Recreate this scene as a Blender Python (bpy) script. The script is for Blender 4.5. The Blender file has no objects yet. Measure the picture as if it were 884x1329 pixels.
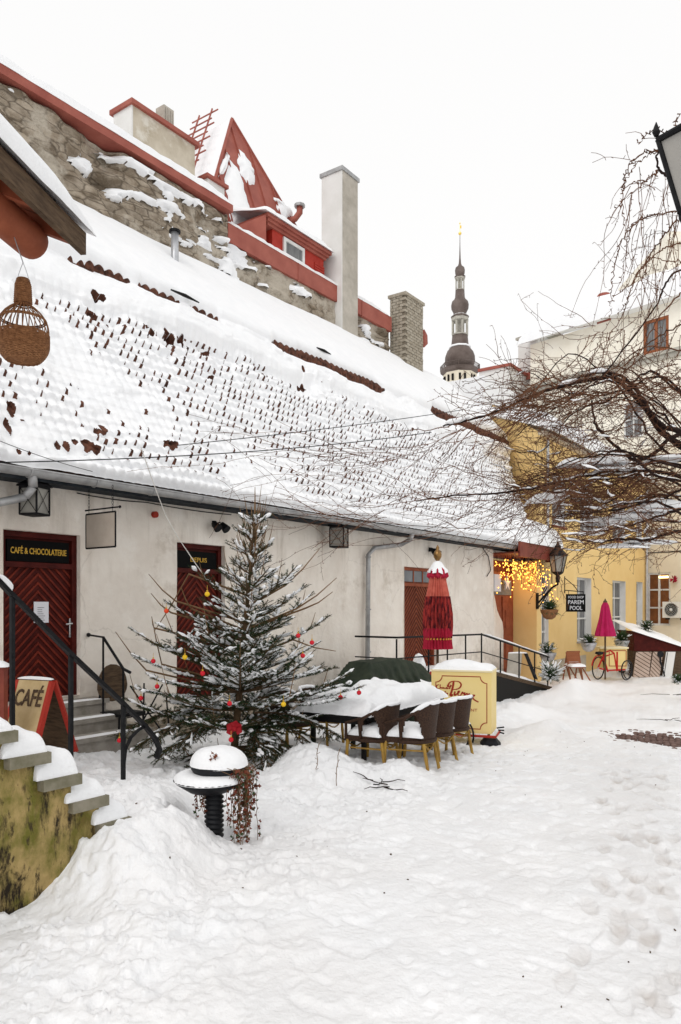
import bpy, math, random
import numpy as np
from mathutils import Vector, Matrix
R = random.Random(7)
NP = np.random.RandomState(11)
PI = math.pi
scene = bpy.context.scene
COL = scene.collection
H = 1.95; FOC = 985.0; CX = 442.0; HY = 785.0
FW = Vector((.8120, .5837, 0)); RT = Vector((.5837, -.8120, 0)); UP = Vector((0, 0, 1))
CAM = Vector((0, 0, H))
# ---- survey helpers: a bearing from the camera point cut with a known surface gives a world position ----
def ray(px, py): return FW + RT * ((px - CX) / FOC) + UP * ((HY - py) / FOC)
def on_v(px, py, v): d = ray(px, py); return CAM + d * (v / d.y)
def on_u(px, py, u): d = ray(px, py); return CAM + d * (u / d.x)
def on_z(px, py, z): d = ray(px, py); return CAM + d * ((z - H) / d.z)
def dep(px, py, Y): return CAM + ray(px, py) * Y
def on_pl(px, py, P, D):
    n = Vector((-D.y, D.x, 0)); d = ray(px, py)
    return CAM + d * ((P - CAM).dot(n) / d.dot(n))
# ---- value noise ----
def _h(ix, iy, s): 
    n = np.sin(ix * 127.1 + iy * 311.7 + s * 74.7) * 43758.5453
    return n - np.floor(n)
def vn(x, y, s=0):
    x = np.asarray(x, float); y = np.asarray(y, float)
    ix = np.floor(x); iy = np.floor(y); fx = x - ix; fy = y - iy
    fx = fx * fx * (3 - 2 * fx); fy = fy * fy * (3 - 2 * fy)
    a = _h(ix, iy, s); b = _h(ix + 1, iy, s); c = _h(ix, iy + 1, s); d = _h(ix + 1, iy + 1, s)
    return (a + (b - a) * fx) * (1 - fy) + (c + (d - c) * fx) * fy
def fbm(x, y, s=0, o=4):
    r = 0; a = .5; t = 0
    for i in range(o):
        r = r + a * vn(np.asarray(x) * 2 ** i + 13.7 * i, np.asarray(y) * 2 ** i - 7.3 * i, s + i); t += a; a *= .5
    return r / t
def sstep(a, b, x):
    t = np.clip((np.asarray(x, float) - a) / (b - a), 0, 1); return t * t * (3 - 2 * t)
# ---- materials ----
def mat(name, c1, c2=None, scale=4.0, rough=.75, bump=0.0, bscale=30.0, metal=0.0, emit=None, estr=0, c3=None, s3=1.0, f3=.55, stretch=None, spec=None, bdist=.01, lo=.35, hi=.65):
    m = bpy.data.materials.new(name); m.use_nodes = True
    nt = m.node_tree; N = nt.nodes; L = nt.links; b = N['Principled BSDF']
    b.inputs['Roughness'].default_value = rough; b.inputs['Metallic'].default_value = metal
    b.inputs['Specular IOR Level'].default_value = .22 if spec is None else spec
    b.inputs['Base Color'].default_value = (*c1, 1)
    tc = N.new('ShaderNodeTexCoord'); mp = N.new('ShaderNodeMapping'); L.new(tc.outputs['Object'], mp.inputs['Vector'])
    if stretch: mp.inputs['Scale'].default_value = stretch
    if c2:
        nz = N.new('ShaderNodeTexNoise'); nz.inputs['Scale'].default_value = scale; nz.inputs['Detail'].default_value = 6; nz.inputs['Roughness'].default_value = .6
        L.new(mp.outputs[0], nz.inputs['Vector'])
        cr = N.new('ShaderNodeValToRGB'); cr.color_ramp.elements[0].position = lo; cr.color_ramp.elements[1].position = hi
        cr.color_ramp.elements[0].color = (*c1, 1); cr.color_ramp.elements[1].color = (*c2, 1)
        L.new(nz.outputs['Fac'], cr.inputs[0]); out = cr.outputs[0]
        if c3:
            n3 = N.new('ShaderNodeTexNoise'); n3.inputs['Scale'].default_value = s3; n3.inputs['Detail'].default_value = 8; n3.inputs['Roughness'].default_value = .68
            L.new(mp.outputs[0], n3.inputs['Vector'])
            r3 = N.new('ShaderNodeValToRGB'); r3.color_ramp.elements[0].position = f3; r3.color_ramp.elements[1].position = f3 + .1
            L.new(n3.outputs['Fac'], r3.inputs[0])
            mx = N.new('ShaderNodeMix'); mx.data_type = 'RGBA'; L.new(r3.outputs[0], mx.inputs['Factor']); L.new(out, mx.inputs['A']); mx.inputs['B'].default_value = (*c3, 1)
            out = mx.outputs['Result']
        L.new(out, b.inputs['Base Color'])
    if bump:
        nb = N.new('ShaderNodeTexNoise'); nb.inputs['Scale'].default_value = bscale; nb.inputs['Detail'].default_value = 5; L.new(mp.outputs[0], nb.inputs['Vector'])
        bp = N.new('ShaderNodeBump'); bp.inputs['Strength'].default_value = bump; bp.inputs['Distance'].default_value = bdist
        L.new(nb.outputs['Fac'], bp.inputs['Height']); L.new(bp.outputs[0], b.inputs['Normal'])
    if emit:
        b.inputs['Emission Color'].default_value = (*emit, 1); b.inputs['Emission Strength'].default_value = estr
    return m
M = {}
M['snow'] = mat('fresh_snow', (.86, .87, .885), (.90, .905, .915), 3, .65, .5, 28, bdist=.02, spec=.25)
M['roofsnow'] = mat('roof_snow', (.86, .87, .885), (.90, .905, .915), 3, .65, .35, 14, bdist=.03, spec=.2)
M['tile'] = mat('clay_tile', (.035, .015, .010), (.15, .058, .035), 9, .8, .3, 40)
def old_plaster():
    m = mat('lime_plaster', (.73, .66, .58), (.86, .80, .72), 1.3, .9, .8, 11, c3=(.60, .53, .45), s3=.9, f3=.57, bdist=.02)
    nt = m.node_tree; N = nt.nodes; L = nt.links; b = N['Principled BSDF']; src = b.inputs['Base Color'].links[0].from_socket
    tc = N.new('ShaderNodeTexCoord')
    def layer(scale, stretch, lo_, w_, col, fac=1.0, zr=None, vor=False):
        nonlocal src
        mp = N.new('ShaderNodeMapping'); mp.inputs['Scale'].default_value = stretch; L.new(tc.outputs['Object'], mp.inputs['Vector'])
        n3 = N.new('ShaderNodeTexNoise'); n3.inputs['Scale'].default_value = scale; n3.inputs['Detail'].default_value = 8; n3.inputs['Roughness'].default_value = .65; L.new(mp.outputs[0], n3.inputs['Vector']); out = n3.outputs['Fac']
        if vor:
            ad = N.new('ShaderNodeMix'); ad.data_type = 'VECTOR'; ad.inputs['Factor'].default_value = .3; L.new(mp.outputs[0], ad.inputs['A']); L.new(n3.outputs['Color'], ad.inputs['B'])
            vo = N.new('ShaderNodeTexVoronoi'); vo.feature = 'DISTANCE_TO_EDGE'; vo.inputs['Scale'].default_value = .55; L.new(ad.outputs['Result'], vo.inputs['Vector']); out = vo.outputs['Distance']
        r3 = N.new('ShaderNodeValToRGB'); e = r3.color_ramp.elements; e[0].position = lo_; e[1].position = lo_ + w_; f = fac
        e[0].color = (f, f, f, 1) if vor else (0, 0, 0, 1); e[1].color = (0, 0, 0, 1) if vor else (f, f, f, 1); L.new(out, r3.inputs[0]); mk = r3.outputs[0]
        if zr:
            sx = N.new('ShaderNodeSeparateXYZ'); L.new(tc.outputs['Object'], sx.inputs[0]); mr = N.new('ShaderNodeMapRange'); mr.inputs['From Min'].default_value = zr[0]; mr.inputs['From Max'].default_value = zr[1]; L.new(sx.outputs['Z'], mr.inputs['Value'])
            mu = N.new('ShaderNodeMath'); mu.operation = 'MULTIPLY'; L.new(mk, mu.inputs[0]); L.new(mr.outputs[0], mu.inputs[1]); mk = mu.outputs[0]
        mx = N.new('ShaderNodeMix'); mx.data_type = 'RGBA'; L.new(mk, mx.inputs['Factor']); L.new(src, mx.inputs['A']); mx.inputs['B'].default_value = (*col, 1); src = mx.outputs['Result']
    layer(1.0, (4.5, 4.5, .5), .52, .16, (.42, .36, .29), .55, (2.4, 4.2))     # drip marks
    layer(2.2, (1, 1, 1), .54, .10, (.86, .81, .74), .7)                       # newer lime wash
    layer(3.0, (1, 1, 1.4), .44, .10, (.40, .34, .27), .75, (1.5, .3))         # splash dirt above the ground
    layer(1.4, (1, 1, .8), .0, .004, (.40, .35, .29), .28, None, True)         # hairline cracks
    L.new(src, b.inputs['Base Color']); return m
M['plaster'] = old_plaster()
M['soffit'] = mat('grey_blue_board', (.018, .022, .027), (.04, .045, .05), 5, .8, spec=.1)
M['zinc'] = mat('zinc', (.30, .30, .30), (.45, .45, .45), 5, .5, metal=.5)
M['doorred'] = mat('oxblood_paint', (.046, .006, .0045), (.082, .011, .008), 6, .6, .2, 30, spec=.12)
M['doorrib'] = mat('oxblood_rib', (.115, .015, .009), (.185, .028, .014), 6, .6, spec=.12)
M['doorbrown'] = mat('red_brown_paint', (.20, .045, .018), (.30, .08, .035), 5, .6)
M['doorbrib'] = mat('red_brown_rib', (.09, .02, .01), (.13, .03, .015), 5, .6)
M['black'] = mat('black_board', (.004, .004, .004), rough=.7, spec=.08)
M['iron'] = mat('black_iron', (.004, .004, .005), (.012, .012, .013), 20, .6, spec=.15)
M['gold'] = mat('gold_paint', (.70, .42, .06), (.5, .3, .04), 20, .4)
M['paper'] = mat('paper', (.72, .72, .76), rough=.8)
M['ink'] = mat('ink', (.12, .12, .13))
M['stonestep'] = mat('grey_limestone', (.24, .22, .19), (.36, .33, .29), 6, .85, .5, 30)
def rubble():
    m = mat('rubble_limestone', (.26, .205, .145), (.52, .44, .345), 2.2, .95, 1, 16, bdist=.05, stretch=(1, 1, 2.0), lo=.38, hi=.62)
    nt = m.node_tree; N = nt.nodes; L = nt.links; b = N['Principled BSDF']; src = b.inputs['Base Color'].links[0].from_socket
    tc = N.new('ShaderNodeTexCoord'); mp = N.new('ShaderNodeMapping'); mp.inputs['Scale'].default_value = (2.6, 2.6, 7.5); L.new(tc.outputs['Object'], mp.inputs['Vector'])
    nz = N.new('ShaderNodeTexNoise'); nz.inputs['Scale'].default_value = 1.1; L.new(mp.outputs[0], nz.inputs['Vector']); ad = N.new('ShaderNodeMix'); ad.data_type = 'VECTOR'; ad.inputs['Factor'].default_value = .35; L.new(mp.outputs[0], ad.inputs['A']); L.new(nz.outputs['Color'], ad.inputs['B'])
    vo = N.new('ShaderNodeTexVoronoi'); vo.feature = 'DISTANCE_TO_EDGE'; vo.inputs['Scale'].default_value = 1.3; L.new(ad.outputs['Result'], vo.inputs['Vector'])
    r1 = N.new('ShaderNodeValToRGB'); r1.color_ramp.elements[0].position = .0; r1.color_ramp.elements[1].position = .09; r1.color_ramp.elements[0].color = (.8, .8, .8, 1); r1.color_ramp.elements[1].color = (0, 0, 0, 1); L.new(vo.outputs['Distance'], r1.inputs[0])
    vc = N.new('ShaderNodeTexVoronoi'); vc.inputs['Scale'].default_value = 1.3; L.new(ad.outputs['Result'], vc.inputs['Vector']); hv = N.new('ShaderNodeMix'); hv.data_type = 'RGBA'; hv.blend_type = 'MULTIPLY'; hv.inputs['Factor'].default_value = .35; L.new(src, hv.inputs['A'])
    bw = N.new('ShaderNodeRGBToBW'); L.new(vc.outputs['Color'], bw.inputs[0]); L.new(bw.outputs[0], hv.inputs['B'])
    mx = N.new('ShaderNodeMix'); mx.data_type = 'RGBA'; L.new(r1.outputs[0], mx.inputs['Factor']); L.new(hv.outputs['Result'], mx.inputs['A']); mx.inputs['B'].default_value = (.085, .065, .045, 1)
    n3 = N.new('ShaderNodeTexNoise'); n3.inputs['Scale'].default_value = .55; n3.inputs['Detail'].default_value = 9; n3.inputs['Roughness'].default_value = .7; L.new(tc.outputs['Object'], n3.inputs['Vector'])
    r3 = N.new('ShaderNodeValToRGB'); r3.color_ramp.elements[0].position = .50; r3.color_ramp.elements[1].position = .58; L.new(n3.outputs['Fac'], r3.inputs[0])
    m2 = N.new('ShaderNodeMix'); m2.data_type = 'RGBA'; L.new(r3.outputs[0], m2.inputs['Factor']); L.new(mx.outputs['Result'], m2.inputs['A']); m2.inputs['B'].default_value = (.50, .445, .365, 1)
    L.new(m2.outputs['Result'], b.inputs['Base Color']); return m
M['stone'] = rubble()
def mossy():
    m = mat('mossy_render', (.40, .29, .12), (.14, .13, .025), 3.2, .95, .8, 22, c3=(.16, .11, .035), s3=1.7, f3=.53, bdist=.025, stretch=(1.2, 1.2, .8), lo=.42, hi=.58)
    nt = m.node_tree; N = nt.nodes; L = nt.links; b = N['Principled BSDF']; src = b.inputs['Base Color'].links[0].from_socket
    tc = N.new('ShaderNodeTexCoord'); mp = N.new('ShaderNodeMapping'); mp.inputs['Scale'].default_value = (3.2, 3.2, 1.0); L.new(tc.outputs['Object'], mp.inputs['Vector'])
    for (sc, lo_, col) in ((1.0, .485, (.022, .016, .010, 1)), (4.5, .56, (.05, .036, .018, 1)), (.6, .60, (.30, .24, .17, 1))):
        n3 = N.new('ShaderNodeTexNoise'); n3.inputs['Scale'].default_value = sc; n3.inputs['Detail'].default_value = 8; n3.inputs['Roughness'].default_value = .72; L.new(mp.outputs[0], n3.inputs['Vector'])
        r3 = N.new('ShaderNodeValToRGB'); r3.color_ramp.elements[0].position = lo_; r3.color_ramp.elements[1].position = lo_ + .07; L.new(n3.outputs['Fac'], r3.inputs[0])
        mx = N.new('ShaderNodeMix'); mx.data_type = 'RGBA'; L.new(r3.outputs[0], mx.inputs['Factor']); L.new(src, mx.inputs['A']); mx.inputs['B'].default_value = col; src = mx.outputs['Result']
    L.new(src, b.inputs['Base Color']); return m
M['mossy'] = mossy()
M['slabcap'] = mat('cap_slab', (.26, .235, .18), (.15, .14, .09), 7, .9, .6, 30)
M['redmetal'] = mat('red_sheet', (.28, .075, .055), (.36, .11, .08), 2, .6)
M['redpaint'] = mat('bright_red_paint', (.33, .022, .012), (.42, .04, .025), 3, .6)
M['whitewall'] = mat('white_render', (.74, .73, .71), (.66, .65, .62), 1.5, .9)
M['stainwall'] = mat('stained_render', (.60, .54, .44), (.42, .36, .27), 1.6, .9, .4, 9, c3=(.66, .62, .54), s3=1.4, f3=.52)
M['greywall'] = mat('grey_render', (.36, .33, .28), (.50, .46, .40), 2.5, .9, .4, 9)
M['brick'] = mat('weathered_brick', (.30, .26, .20), (.42, .38, .31), 6, .95, .4, 20)
M['mortar'] = mat('mortar', (.20, .17, .13))
M['yellow'] = mat('yellow_render', (.80, .56, .235), (.86, .63, .29), .8, .9, .25, 12, c3=(.70, .50, .23), s3=.6, f3=.6)
M['cream'] = mat('cream_render', (.78, .71, .57), (.70, .63, .50), 1.0, .9, .2, 10)
M['cream2'] = mat('pale_render', (.90, .86, .76), (.80, .75, .64), 1.0, .9)
M['whitewood'] = mat('white_wood', (.72, .72, .71), (.6, .6, .58), 6, .6)
M['glass'] = mat('window_glass', (.10, .11, .12), (.2, .21, .22), 1, .15)
M['curtain'] = mat('curtain', (.26, .26, .26), (.10, .105, .11), 5, .9, stretch=(3, 3, .3))
M['copper'] = mat('brown_copper', (.095, .070, .060), (.17, .135, .12), .6, .6, metal=.1)
M['palestone'] = mat('pale_stone', (.46, .44, .38), (.34, .32, .28), 1.5, .9)
M['gilt'] = mat('gilt', (.85, .6, .15), rough=.25, metal=1)
M['wood'] = mat('old_wood', (.055, .034, .02), (.12, .078, .046), 7, .85, .4, 20, stretch=(1, 1, 6))
M['redwood'] = mat('stained_red_wood', (.20, .05, .022), (.30, .085, .04), 4, .7, .2, 12)
M['wicker'] = mat('wicker', (.16, .065, .025), (.30, .14, .06), 40, .7, .8, 90)
M['rattan'] = mat('dark_rattan', (.022, .010, .006), (.062, .030, .016), 60, .6, .9, 110)
M['bamboo'] = mat('bamboo', (.42, .26, .05), (.26, .14, .03), 12, .5)
M['tabletop'] = mat('dark_table', (.008, .007, .007), rough=.6)
M['needle'] = mat('spruce_needle', (.010, .030, .013), (.028, .056, .022), 8, .8, spec=.1)
M['bark'] = mat('spruce_bark', (.07, .042, .022), (.14, .085, .045), 20, .9)
M['shoot'] = mat('bare_shoot', (.15, .085, .04), (.20, .12, .06), 10, .8)
M['vine'] = mat('vine_twig', (.060, .027, .014), (.17, .080, .046), 3, .9, spec=.1)
M['limb'] = mat('vine_limb', (.012, .007, .006), (.035, .02, .017), 9, .9, .6, 40, spec=.1)
M['redball'] = mat('red_glass', (.62, .015, .03), rough=.18)
M['orangeball'] = mat('orange_glass', (.75, .07, .02), rough=.18)
M['yellowball'] = mat('yellow_glass', (.80, .50, .02), rough=.18)
M['bow'] = mat('red_ribbon', (.32, .008, .015), rough=.6)
M['greentarp'] = mat('green_tarp', (.014, .021, .013), (.034, .044, .028), 5, .75, .3, 12)
M['cartyel'] = mat('cream_yellow_paint', (.80, .62, .25), (.84, .67, .30), 1.2, .55)
M['cartside'] = mat('pale_cart_side', (.80, .70, .45), rough=.6)
M['redline'] = mat('dark_red_line', (.33, .03, .015), rough=.6)
M['umbred'] = mat('crimson_cloth', (.33, .008, .03), (.42, .02, .05), 14, .8)
M['umbsal'] = mat('salmon_cloth', (.62, .17, .12), (.48, .10, .07), 10, .8)
M['umblace'] = mat('dark_print_cloth', (.07, .008, .012), (.36, .035, .03), 22, .85, lo=.42, hi=.58, stretch=(1, 1, .35))
M['magenta'] = mat('magenta_cloth', (.36, .008, .07), (.46, .012, .10), 5, .7)
M['brass'] = mat('antique_brass', (.30, .17, .06), (.18, .10, .04), 20, .35, metal=.8)
M['lampglass'] = mat('lamp_glass', (.30, .29, .26), (.22, .21, .19), 3, .3)
M['frost'] = mat('frosted_lamp_glass', (.36, .34, .31), (.30, .29, .27), 2, .35)
M['rubber'] = mat('black_plastic', (.006, .0065, .008), (.012, .013, .016), 10, .5, spec=.2)
M['leafred'] = mat('autumn_ivy', (.12, .02, .012), (.16, .05, .02), 12, .7)
M['leafgrn'] = mat('dark_leaf', (.025, .05, .02), (.05, .085, .03), 12, .6)
M['redbike'] = mat('red_enamel', (.50, .02, .015), rough=.35)
M['chrome'] = mat('bright_steel', (.5, .5, .5), rough=.3, metal=1)
M['plank'] = mat('bleached_plank', (.42, .31, .25), (.52, .41, .34), 3, .85)
M['acwhite'] = mat('white_casing', (.74, .73, .70), rough=.5)
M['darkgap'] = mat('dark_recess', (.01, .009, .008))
M['warmroom'] = mat('lit_room', (.06, .02, .008), (.15, .055, .02), 3, .9, emit=(1, .36, .10), estr=.05)
M['lampon'] = mat('lit_lamp', (1, .8, .4), emit=(1, .72, .3), estr=6)
M['bulb'] = mat('fairy_bulb', (1, .6, .15), emit=(1, .42, .06), estr=4.5)
M['cobble'] = mat('wet_cobble', (.11, .065, .055), (.20, .13, .11), 9, .7, .5, 30)
M['frame'] = mat('dark_red_frame', (.16, .03, .02), (.22, .05, .03), 5, .5)
M['winbrown'] = mat('brown_window', (.24, .075, .03), (.30, .10, .04), 5, .5)
M['tin'] = mat('galvanised', (.42, .43, .45), (.55, .56, .58), 6, .4, metal=.6)
M['chalk'] = mat('board_cream', (.46, .34, .17), (.56, .43, .24), 6, .8)
M['wire'] = mat('pale_cable', (.62, .60, .56))
M['hang'] = mat('sign_white', (.62, .62, .64), rough=.7)
M['beige'] = mat('aged_panel', (.36, .31, .26), (.46, .40, .34), 2, .8)
# ---- mesh builder ----
WO = {}   # world origin of each object, for children
class MB:
    def __init__(s): s.v = []; s.f = []; s.m = []; s.n = 0; s.cm = 0
    def add(s, vs, fs, m=None):
        b = s.n; s.v.append(np.asarray(vs, float).reshape(-1, 3)); k = len(s.v[-1]); s.n += k
        m = s.cm if m is None else m
        for f in fs: s.f.append(tuple(int(i) + b for i in f)); s.m.append(m)
    def obox(s, o, a, b, c, m=None):
        o, a, b, c = Vector(o), Vector(a), Vector(b), Vector(c)
        vs = [o, o + a, o + a + b, o + b, o + c, o + a + c, o + a + b + c, o + b + c]
        s.add([tuple(x) for x in vs], [(0, 3, 2, 1), (4, 5, 6, 7), (0, 1, 5, 4), (1, 2, 6, 5), (2, 3, 7, 6), (3, 0, 4, 7)], m)
    def box(s, x0, x1, y0, y1, z0, z1, m=None): s.obox((x0, y0, z0), (x1 - x0, 0, 0), (0, y1 - y0, 0), (0, 0, z1 - z0), m)
    def tube(s, pts, rad, n=8, m=None, cap=True):
        P = [Vector(p) for p in pts]; k = len(P)
        if not hasattr(rad, '__len__'): rad = [rad] * k
        T = [(P[min(i + 1, k - 1)] - P[max(i - 1, 0)]).normalized() for i in range(k)]
        up = Vector((0, 0, 1)) if abs(T[0].z) < .9 else Vector((1, 0, 0))
        x = T[0].cross(up).normalized(); vs = []
        for i in range(k):
            x = (x - T[i] * x.dot(T[i]))
            x = x.normalized() if x.length > 1e-6 else T[i].orthogonal().normalized()
            y = T[i].cross(x)
            for j in range(n):
                a = 2 * PI * j / n; vs.append(tuple(P[i] + (x * math.cos(a) + y * math.sin(a)) * rad[i]))
        fs = [(i * n + j, i * n + (j + 1) % n, (i + 1) * n + (j + 1) % n, (i + 1) * n + j) for i in range(k - 1) for j in range(n)]
        if cap: fs += [tuple(range(n))[::-1], tuple(range((k - 1) * n, k * n))]
        s.add(vs, fs, m)
    def lathe(s, prof, c=(0, 0, 0), n=16, m=None, ph=0):
        c = Vector(c); vs = []
        for r, z in prof:
            for j in range(n):
                a = 2 * PI * j / n + ph; vs.append((c.x + r * math.cos(a), c.y + r * math.sin(a), c.z + z))
        k = len(prof)
        fs = [(i * n + j, i * n + (j + 1) % n, (i + 1) * n + (j + 1) % n, (i + 1) * n + j) for i in range(k - 1) for j in range(n)]
        fs += [tuple(range(n))[::-1], tuple(range((k - 1) * n, k * n))]
        s.add(vs, fs, m)
    def ball(s, c, r, n=10, sq=1.0, m=None):
        s.lathe([(r * math.sin(PI * i / 8) + 1e-4, -r * sq * math.cos(PI * i / 8)) for i in range(9)], c, n, m)
    def prism(s, poly, d, m=None):
        d = Vector(d); k = len(poly); P = [Vector(p) for p in poly]
        vs = [tuple(p) for p in P] + [tuple(p + d) for p in P]
        fs = [tuple(range(k))[::-1], tuple(range(k, 2 * k))] + [(i, (i + 1) % k, k + (i + 1) % k, k + i) for i in range(k)]
        s.add(vs, fs, m)
    def grid(s, X, Y, Z, mask=None, m=None):
        a, b = X.shape; vs = np.stack([X, Y, Z], -1).reshape(-1, 3); fs = []
        for i in range(a - 1):
            for j in range(b - 1):
                if mask is None or mask[i, j]: fs.append((i * b + j, (i + 1) * b + j, (i + 1) * b + j + 1, i * b + j + 1))
        s.add(vs, fs, m)
    def pad(s, o, ex, ey, h, nx=14, ny=10, seed=0, rough=.25, over=.03, m=None, p=3.0, sc=5.0, drop=.0):
        """lump of settled snow on a rectangle o, ex, ey: domed top, rounded edges"""
        o, ex, ey = Vector(o), Vector(ex), Vector(ey); lx, ly = ex.length, ey.length
        nrm = ex.cross(ey).normalized(); nrm = nrm if nrm.z > 0 else -nrm
        vs = []
        for i in range(nx + 1):
            for j in range(ny + 1):
                a = i / nx * 2 - 1; b = j / ny * 2 - 1
                a = math.sin(a * PI / 2); b = math.sin(b * PI / 2)
                e = max(0, 1 - abs(a) ** (2 * p)) * max(0, 1 - abs(b) ** (2 * p))
                q = float(fbm(i / nx * lx * sc + seed * 3.1, j / ny * ly * sc + seed, seed, 3)) - .5
                hh = h * (e ** .5) * (1 + q * rough * 4)
                jx = (float(vn(j * .7, seed + 5.5, seed)) - .5) * over * 1.2 * abs(a); jy = (float(vn(i * .7, seed + 9.5, seed)) - .5) * over * 1.2 * abs(b)
                pnt = o + ex * ((a + 1) / 2) + ey * ((b + 1) / 2) + ex.normalized() * (a * over + jx) + ey.normalized() * (b * over + jy) + nrm * hh
                if e < .02: pnt = pnt - UP * drop
                vs.append(tuple(pnt))
        w = ny + 1
        fs = [(i * w + j, (i + 1) * w + j, (i + 1) * w + j + 1, i * w + j + 1) for i in range(nx) for j in range(ny)]
        rim = [i * w for i in range(nx + 1)] + [nx * w + j for j in range(1, ny + 1)] + [i * w + ny for i in range(nx - 1, -1, -1)] + [j for j in range(ny - 1, 0, -1)]
        fs.append(tuple(rim))
        s.add(vs, fs, m)
    def arr(s): return np.concatenate(s.v) if s.v else np.zeros((0, 3))
    def build(s, name, mats, parent=None, smooth=False, origin=None):
        V = s.arr()
        if not isinstance(mats, (list, tuple)): mats = [mats]
        if parent is not None: o = WO[parent.name]
        elif origin is not None: o = Vector(origin)
        else: o = Vector(((V[:, 0].min() + V[:, 0].max()) / 2, (V[:, 1].min() + V[:, 1].max()) / 2, V[:, 2].min()))
        me = bpy.data.meshes.new(name)
        me.from_pydata((V - np.array(o)).tolist(), [], s.f)
        for m in mats: me.materials.append(M[m] if isinstance(m, str) else m)
        if len(mats) > 1: me.polygons.foreach_set('material_index', s.m)
        if smooth: me.polygons.foreach_set('use_smooth', [True] * len(me.polygons))
        me.update()
        ob = bpy.data.objects.new(name, me); COL.objects.link(ob)
        if parent is not None: ob.parent = parent
        else: ob.location = o
        WO[ob.name] = Vector(o)
        return ob
def tag(o, label=None, cat=None, group=None, kind=None):
    if label: o['label'] = label
    if cat: o['category'] = cat
    if group: o['group'] = group
    if kind: o['kind'] = kind
    return o
def thing(name, label, cat, loc=(0, 0, 0), group=None):
    o = bpy.data.objects.new(name, None); COL.objects.link(o); o.location = loc; o.empty_display_size = .2
    WO[o.name] = Vector(loc)
    return tag(o, label, cat, group)
KIDS = {}
def copy_tree(o, parent=None):
    c = o.copy(); COL.objects.link(c); c.parent = parent
    for ch in list(o.children): copy_tree(ch, c)
    return c
def place(o, loc, rz=0, s=1.0, label=None):
    o.location = loc; o.rotation_euler = (0, 0, rz); o.scale = (s, s, s)
    if label: o['label'] = label
    return o
def text(body, size, o, ex, ez, m, parent, name='lettering', depth=.004, shear=0, align='CENTER', bold=0.0, width=None):
    cu = bpy.data.curves.new('t', 'FONT'); cu.body = body; cu.size = size; cu.extrude = depth; cu.shear = shear; cu.align_x = align; cu.offset = bold; cu.resolution_u = 3
    ob = bpy.data.objects.new('t', cu); COL.objects.link(ob)
    bpy.context.view_layer.update()
    me = bpy.data.meshes.new_from_object(ob.evaluated_get(bpy.context.evaluated_depsgraph_get()))
    bpy.data.objects.remove(ob)
    ex = Vector(ex).normalized(); ez = Vector(ez).normalized(); n = ex.cross(ez)
    V = np.array([v.co[:] for v in me.vertices])
    if width: V[:, 0] *= width / (V[:, 0].max() - V[:, 0].min())
    o = Vector(o); W = np.array(o) + V[:, :1] * np.array(ex) + V[:, 1:2] * np.array(ez) + V[:, 2:3] * np.array(n)
    mb = MB(); mb.add(W, [tuple(p.vertices) for p in me.polygons]); bpy.data.meshes.remove(me)
    return mb.build(name, m, parent)
def ribbon_stroke(mb, pts, w, o, ex, ez, n, t=.003):
    """painted handwriting: a flat stroke of varying width"""
    P = []
    k = len(pts)
    for i in range(k - 1):
        p0, p1, p2, p3 = pts[max(i - 1, 0)], pts[i], pts[i + 1], pts[min(i + 2, k - 1)]
        for q in range(5):
            u = q / 5
            P.append(tuple(.5 * (2 * p1[c] + (p2[c] - p0[c]) * u + (2 * p0[c] - 5 * p1[c] + 4 * p2[c] - p3[c]) * u * u + (3 * p1[c] - p0[c] - 3 * p2[c] + p3[c]) * u ** 3) for c in (0, 1)))
    P.append(pts[-1]); vs = []; o = Vector(o)
    for i, p in enumerate(P):
        a = P[max(i - 1, 0)]; b = P[min(i + 1, len(P) - 1)]; dx, dy = b[0] - a[0], b[1] - a[1]; l = math.hypot(dx, dy) or 1
        ww = w * (.55 + .6 * abs(dy / l)); nx, ny = -dy / l * ww, dx / l * ww
        for sg in (1, -1): vs.append(tuple(o + ex * (p[0] + sg * nx) + ez * (p[1] + sg * ny) + n * t))
    mb.add(vs, [(2 * i, 2 * i + 1, 2 * i + 3, 2 * i + 2) for i in range(len(P) - 1)])
# ================= GROUND =================
def bank(u, v):
    b = .44 * sstep(2.70, 3.35, u) * (1 - sstep(3.75 + np.clip(v - 4.4, 0, 1) * .55, 4.5 + np.clip(v - 4.4, 0, 1) * 1.0, u)) * sstep(3.45 + .35 * sstep(3.2, 3.9, u), 4.35, v) * (1 - .5 * sstep(5.0, 6.2, v)) * (1 - sstep(6.3, 7.2, v))
    b = b + .10 * np.exp(-((u - 3.1) / 1.2) ** 2 - ((v - 3.4) / .8) ** 2)
    b = b + .16 * np.exp(-((u - 5.3) / .8) ** 2 - ((v - 5.2) / .8) ** 2)
    b = b + .30 * np.exp(-((u - 6.9) / .55) ** 2 - ((v - 5.3) / .5) ** 2)      # mounds by the spruce
    b = b + .22 * np.exp(-((u - 7.3) / .5) ** 2 - ((v - 5.75) / .45) ** 2)
    b = b + .16 * np.exp(-((u - 7.5) / .3) ** 2 - ((v - 4.55) / .3) ** 2)
    b = b + .22 * np.exp(-((u - 12.6) / .7) ** 2 - ((v - 4.7) / .5) ** 2) * (.6 + .8 * vn(u * 3, v * 3, 4))
    b = b + .30 * np.exp(-((u - 15.0) / 1.4) ** 2 - ((v - 6.2) / .5) ** 2)
    b = b + .38 * np.exp(-((u - 20.5) / 2.0) ** 2 - ((v - 6.9) / .45) ** 2)
    b = b + .12 * np.exp(-((u - 5.0) / 1.0) ** 2 - ((v - 8.2) / .6) ** 2)
    b = b + .22 * np.exp(-((u - 24.5) / 1.2) ** 2 - ((v - 8.0) / .5) ** 2)
    b = b + .25 * sstep(1.2, -1.5, v) * sstep(10, 14, u) * 0
    return b
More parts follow.
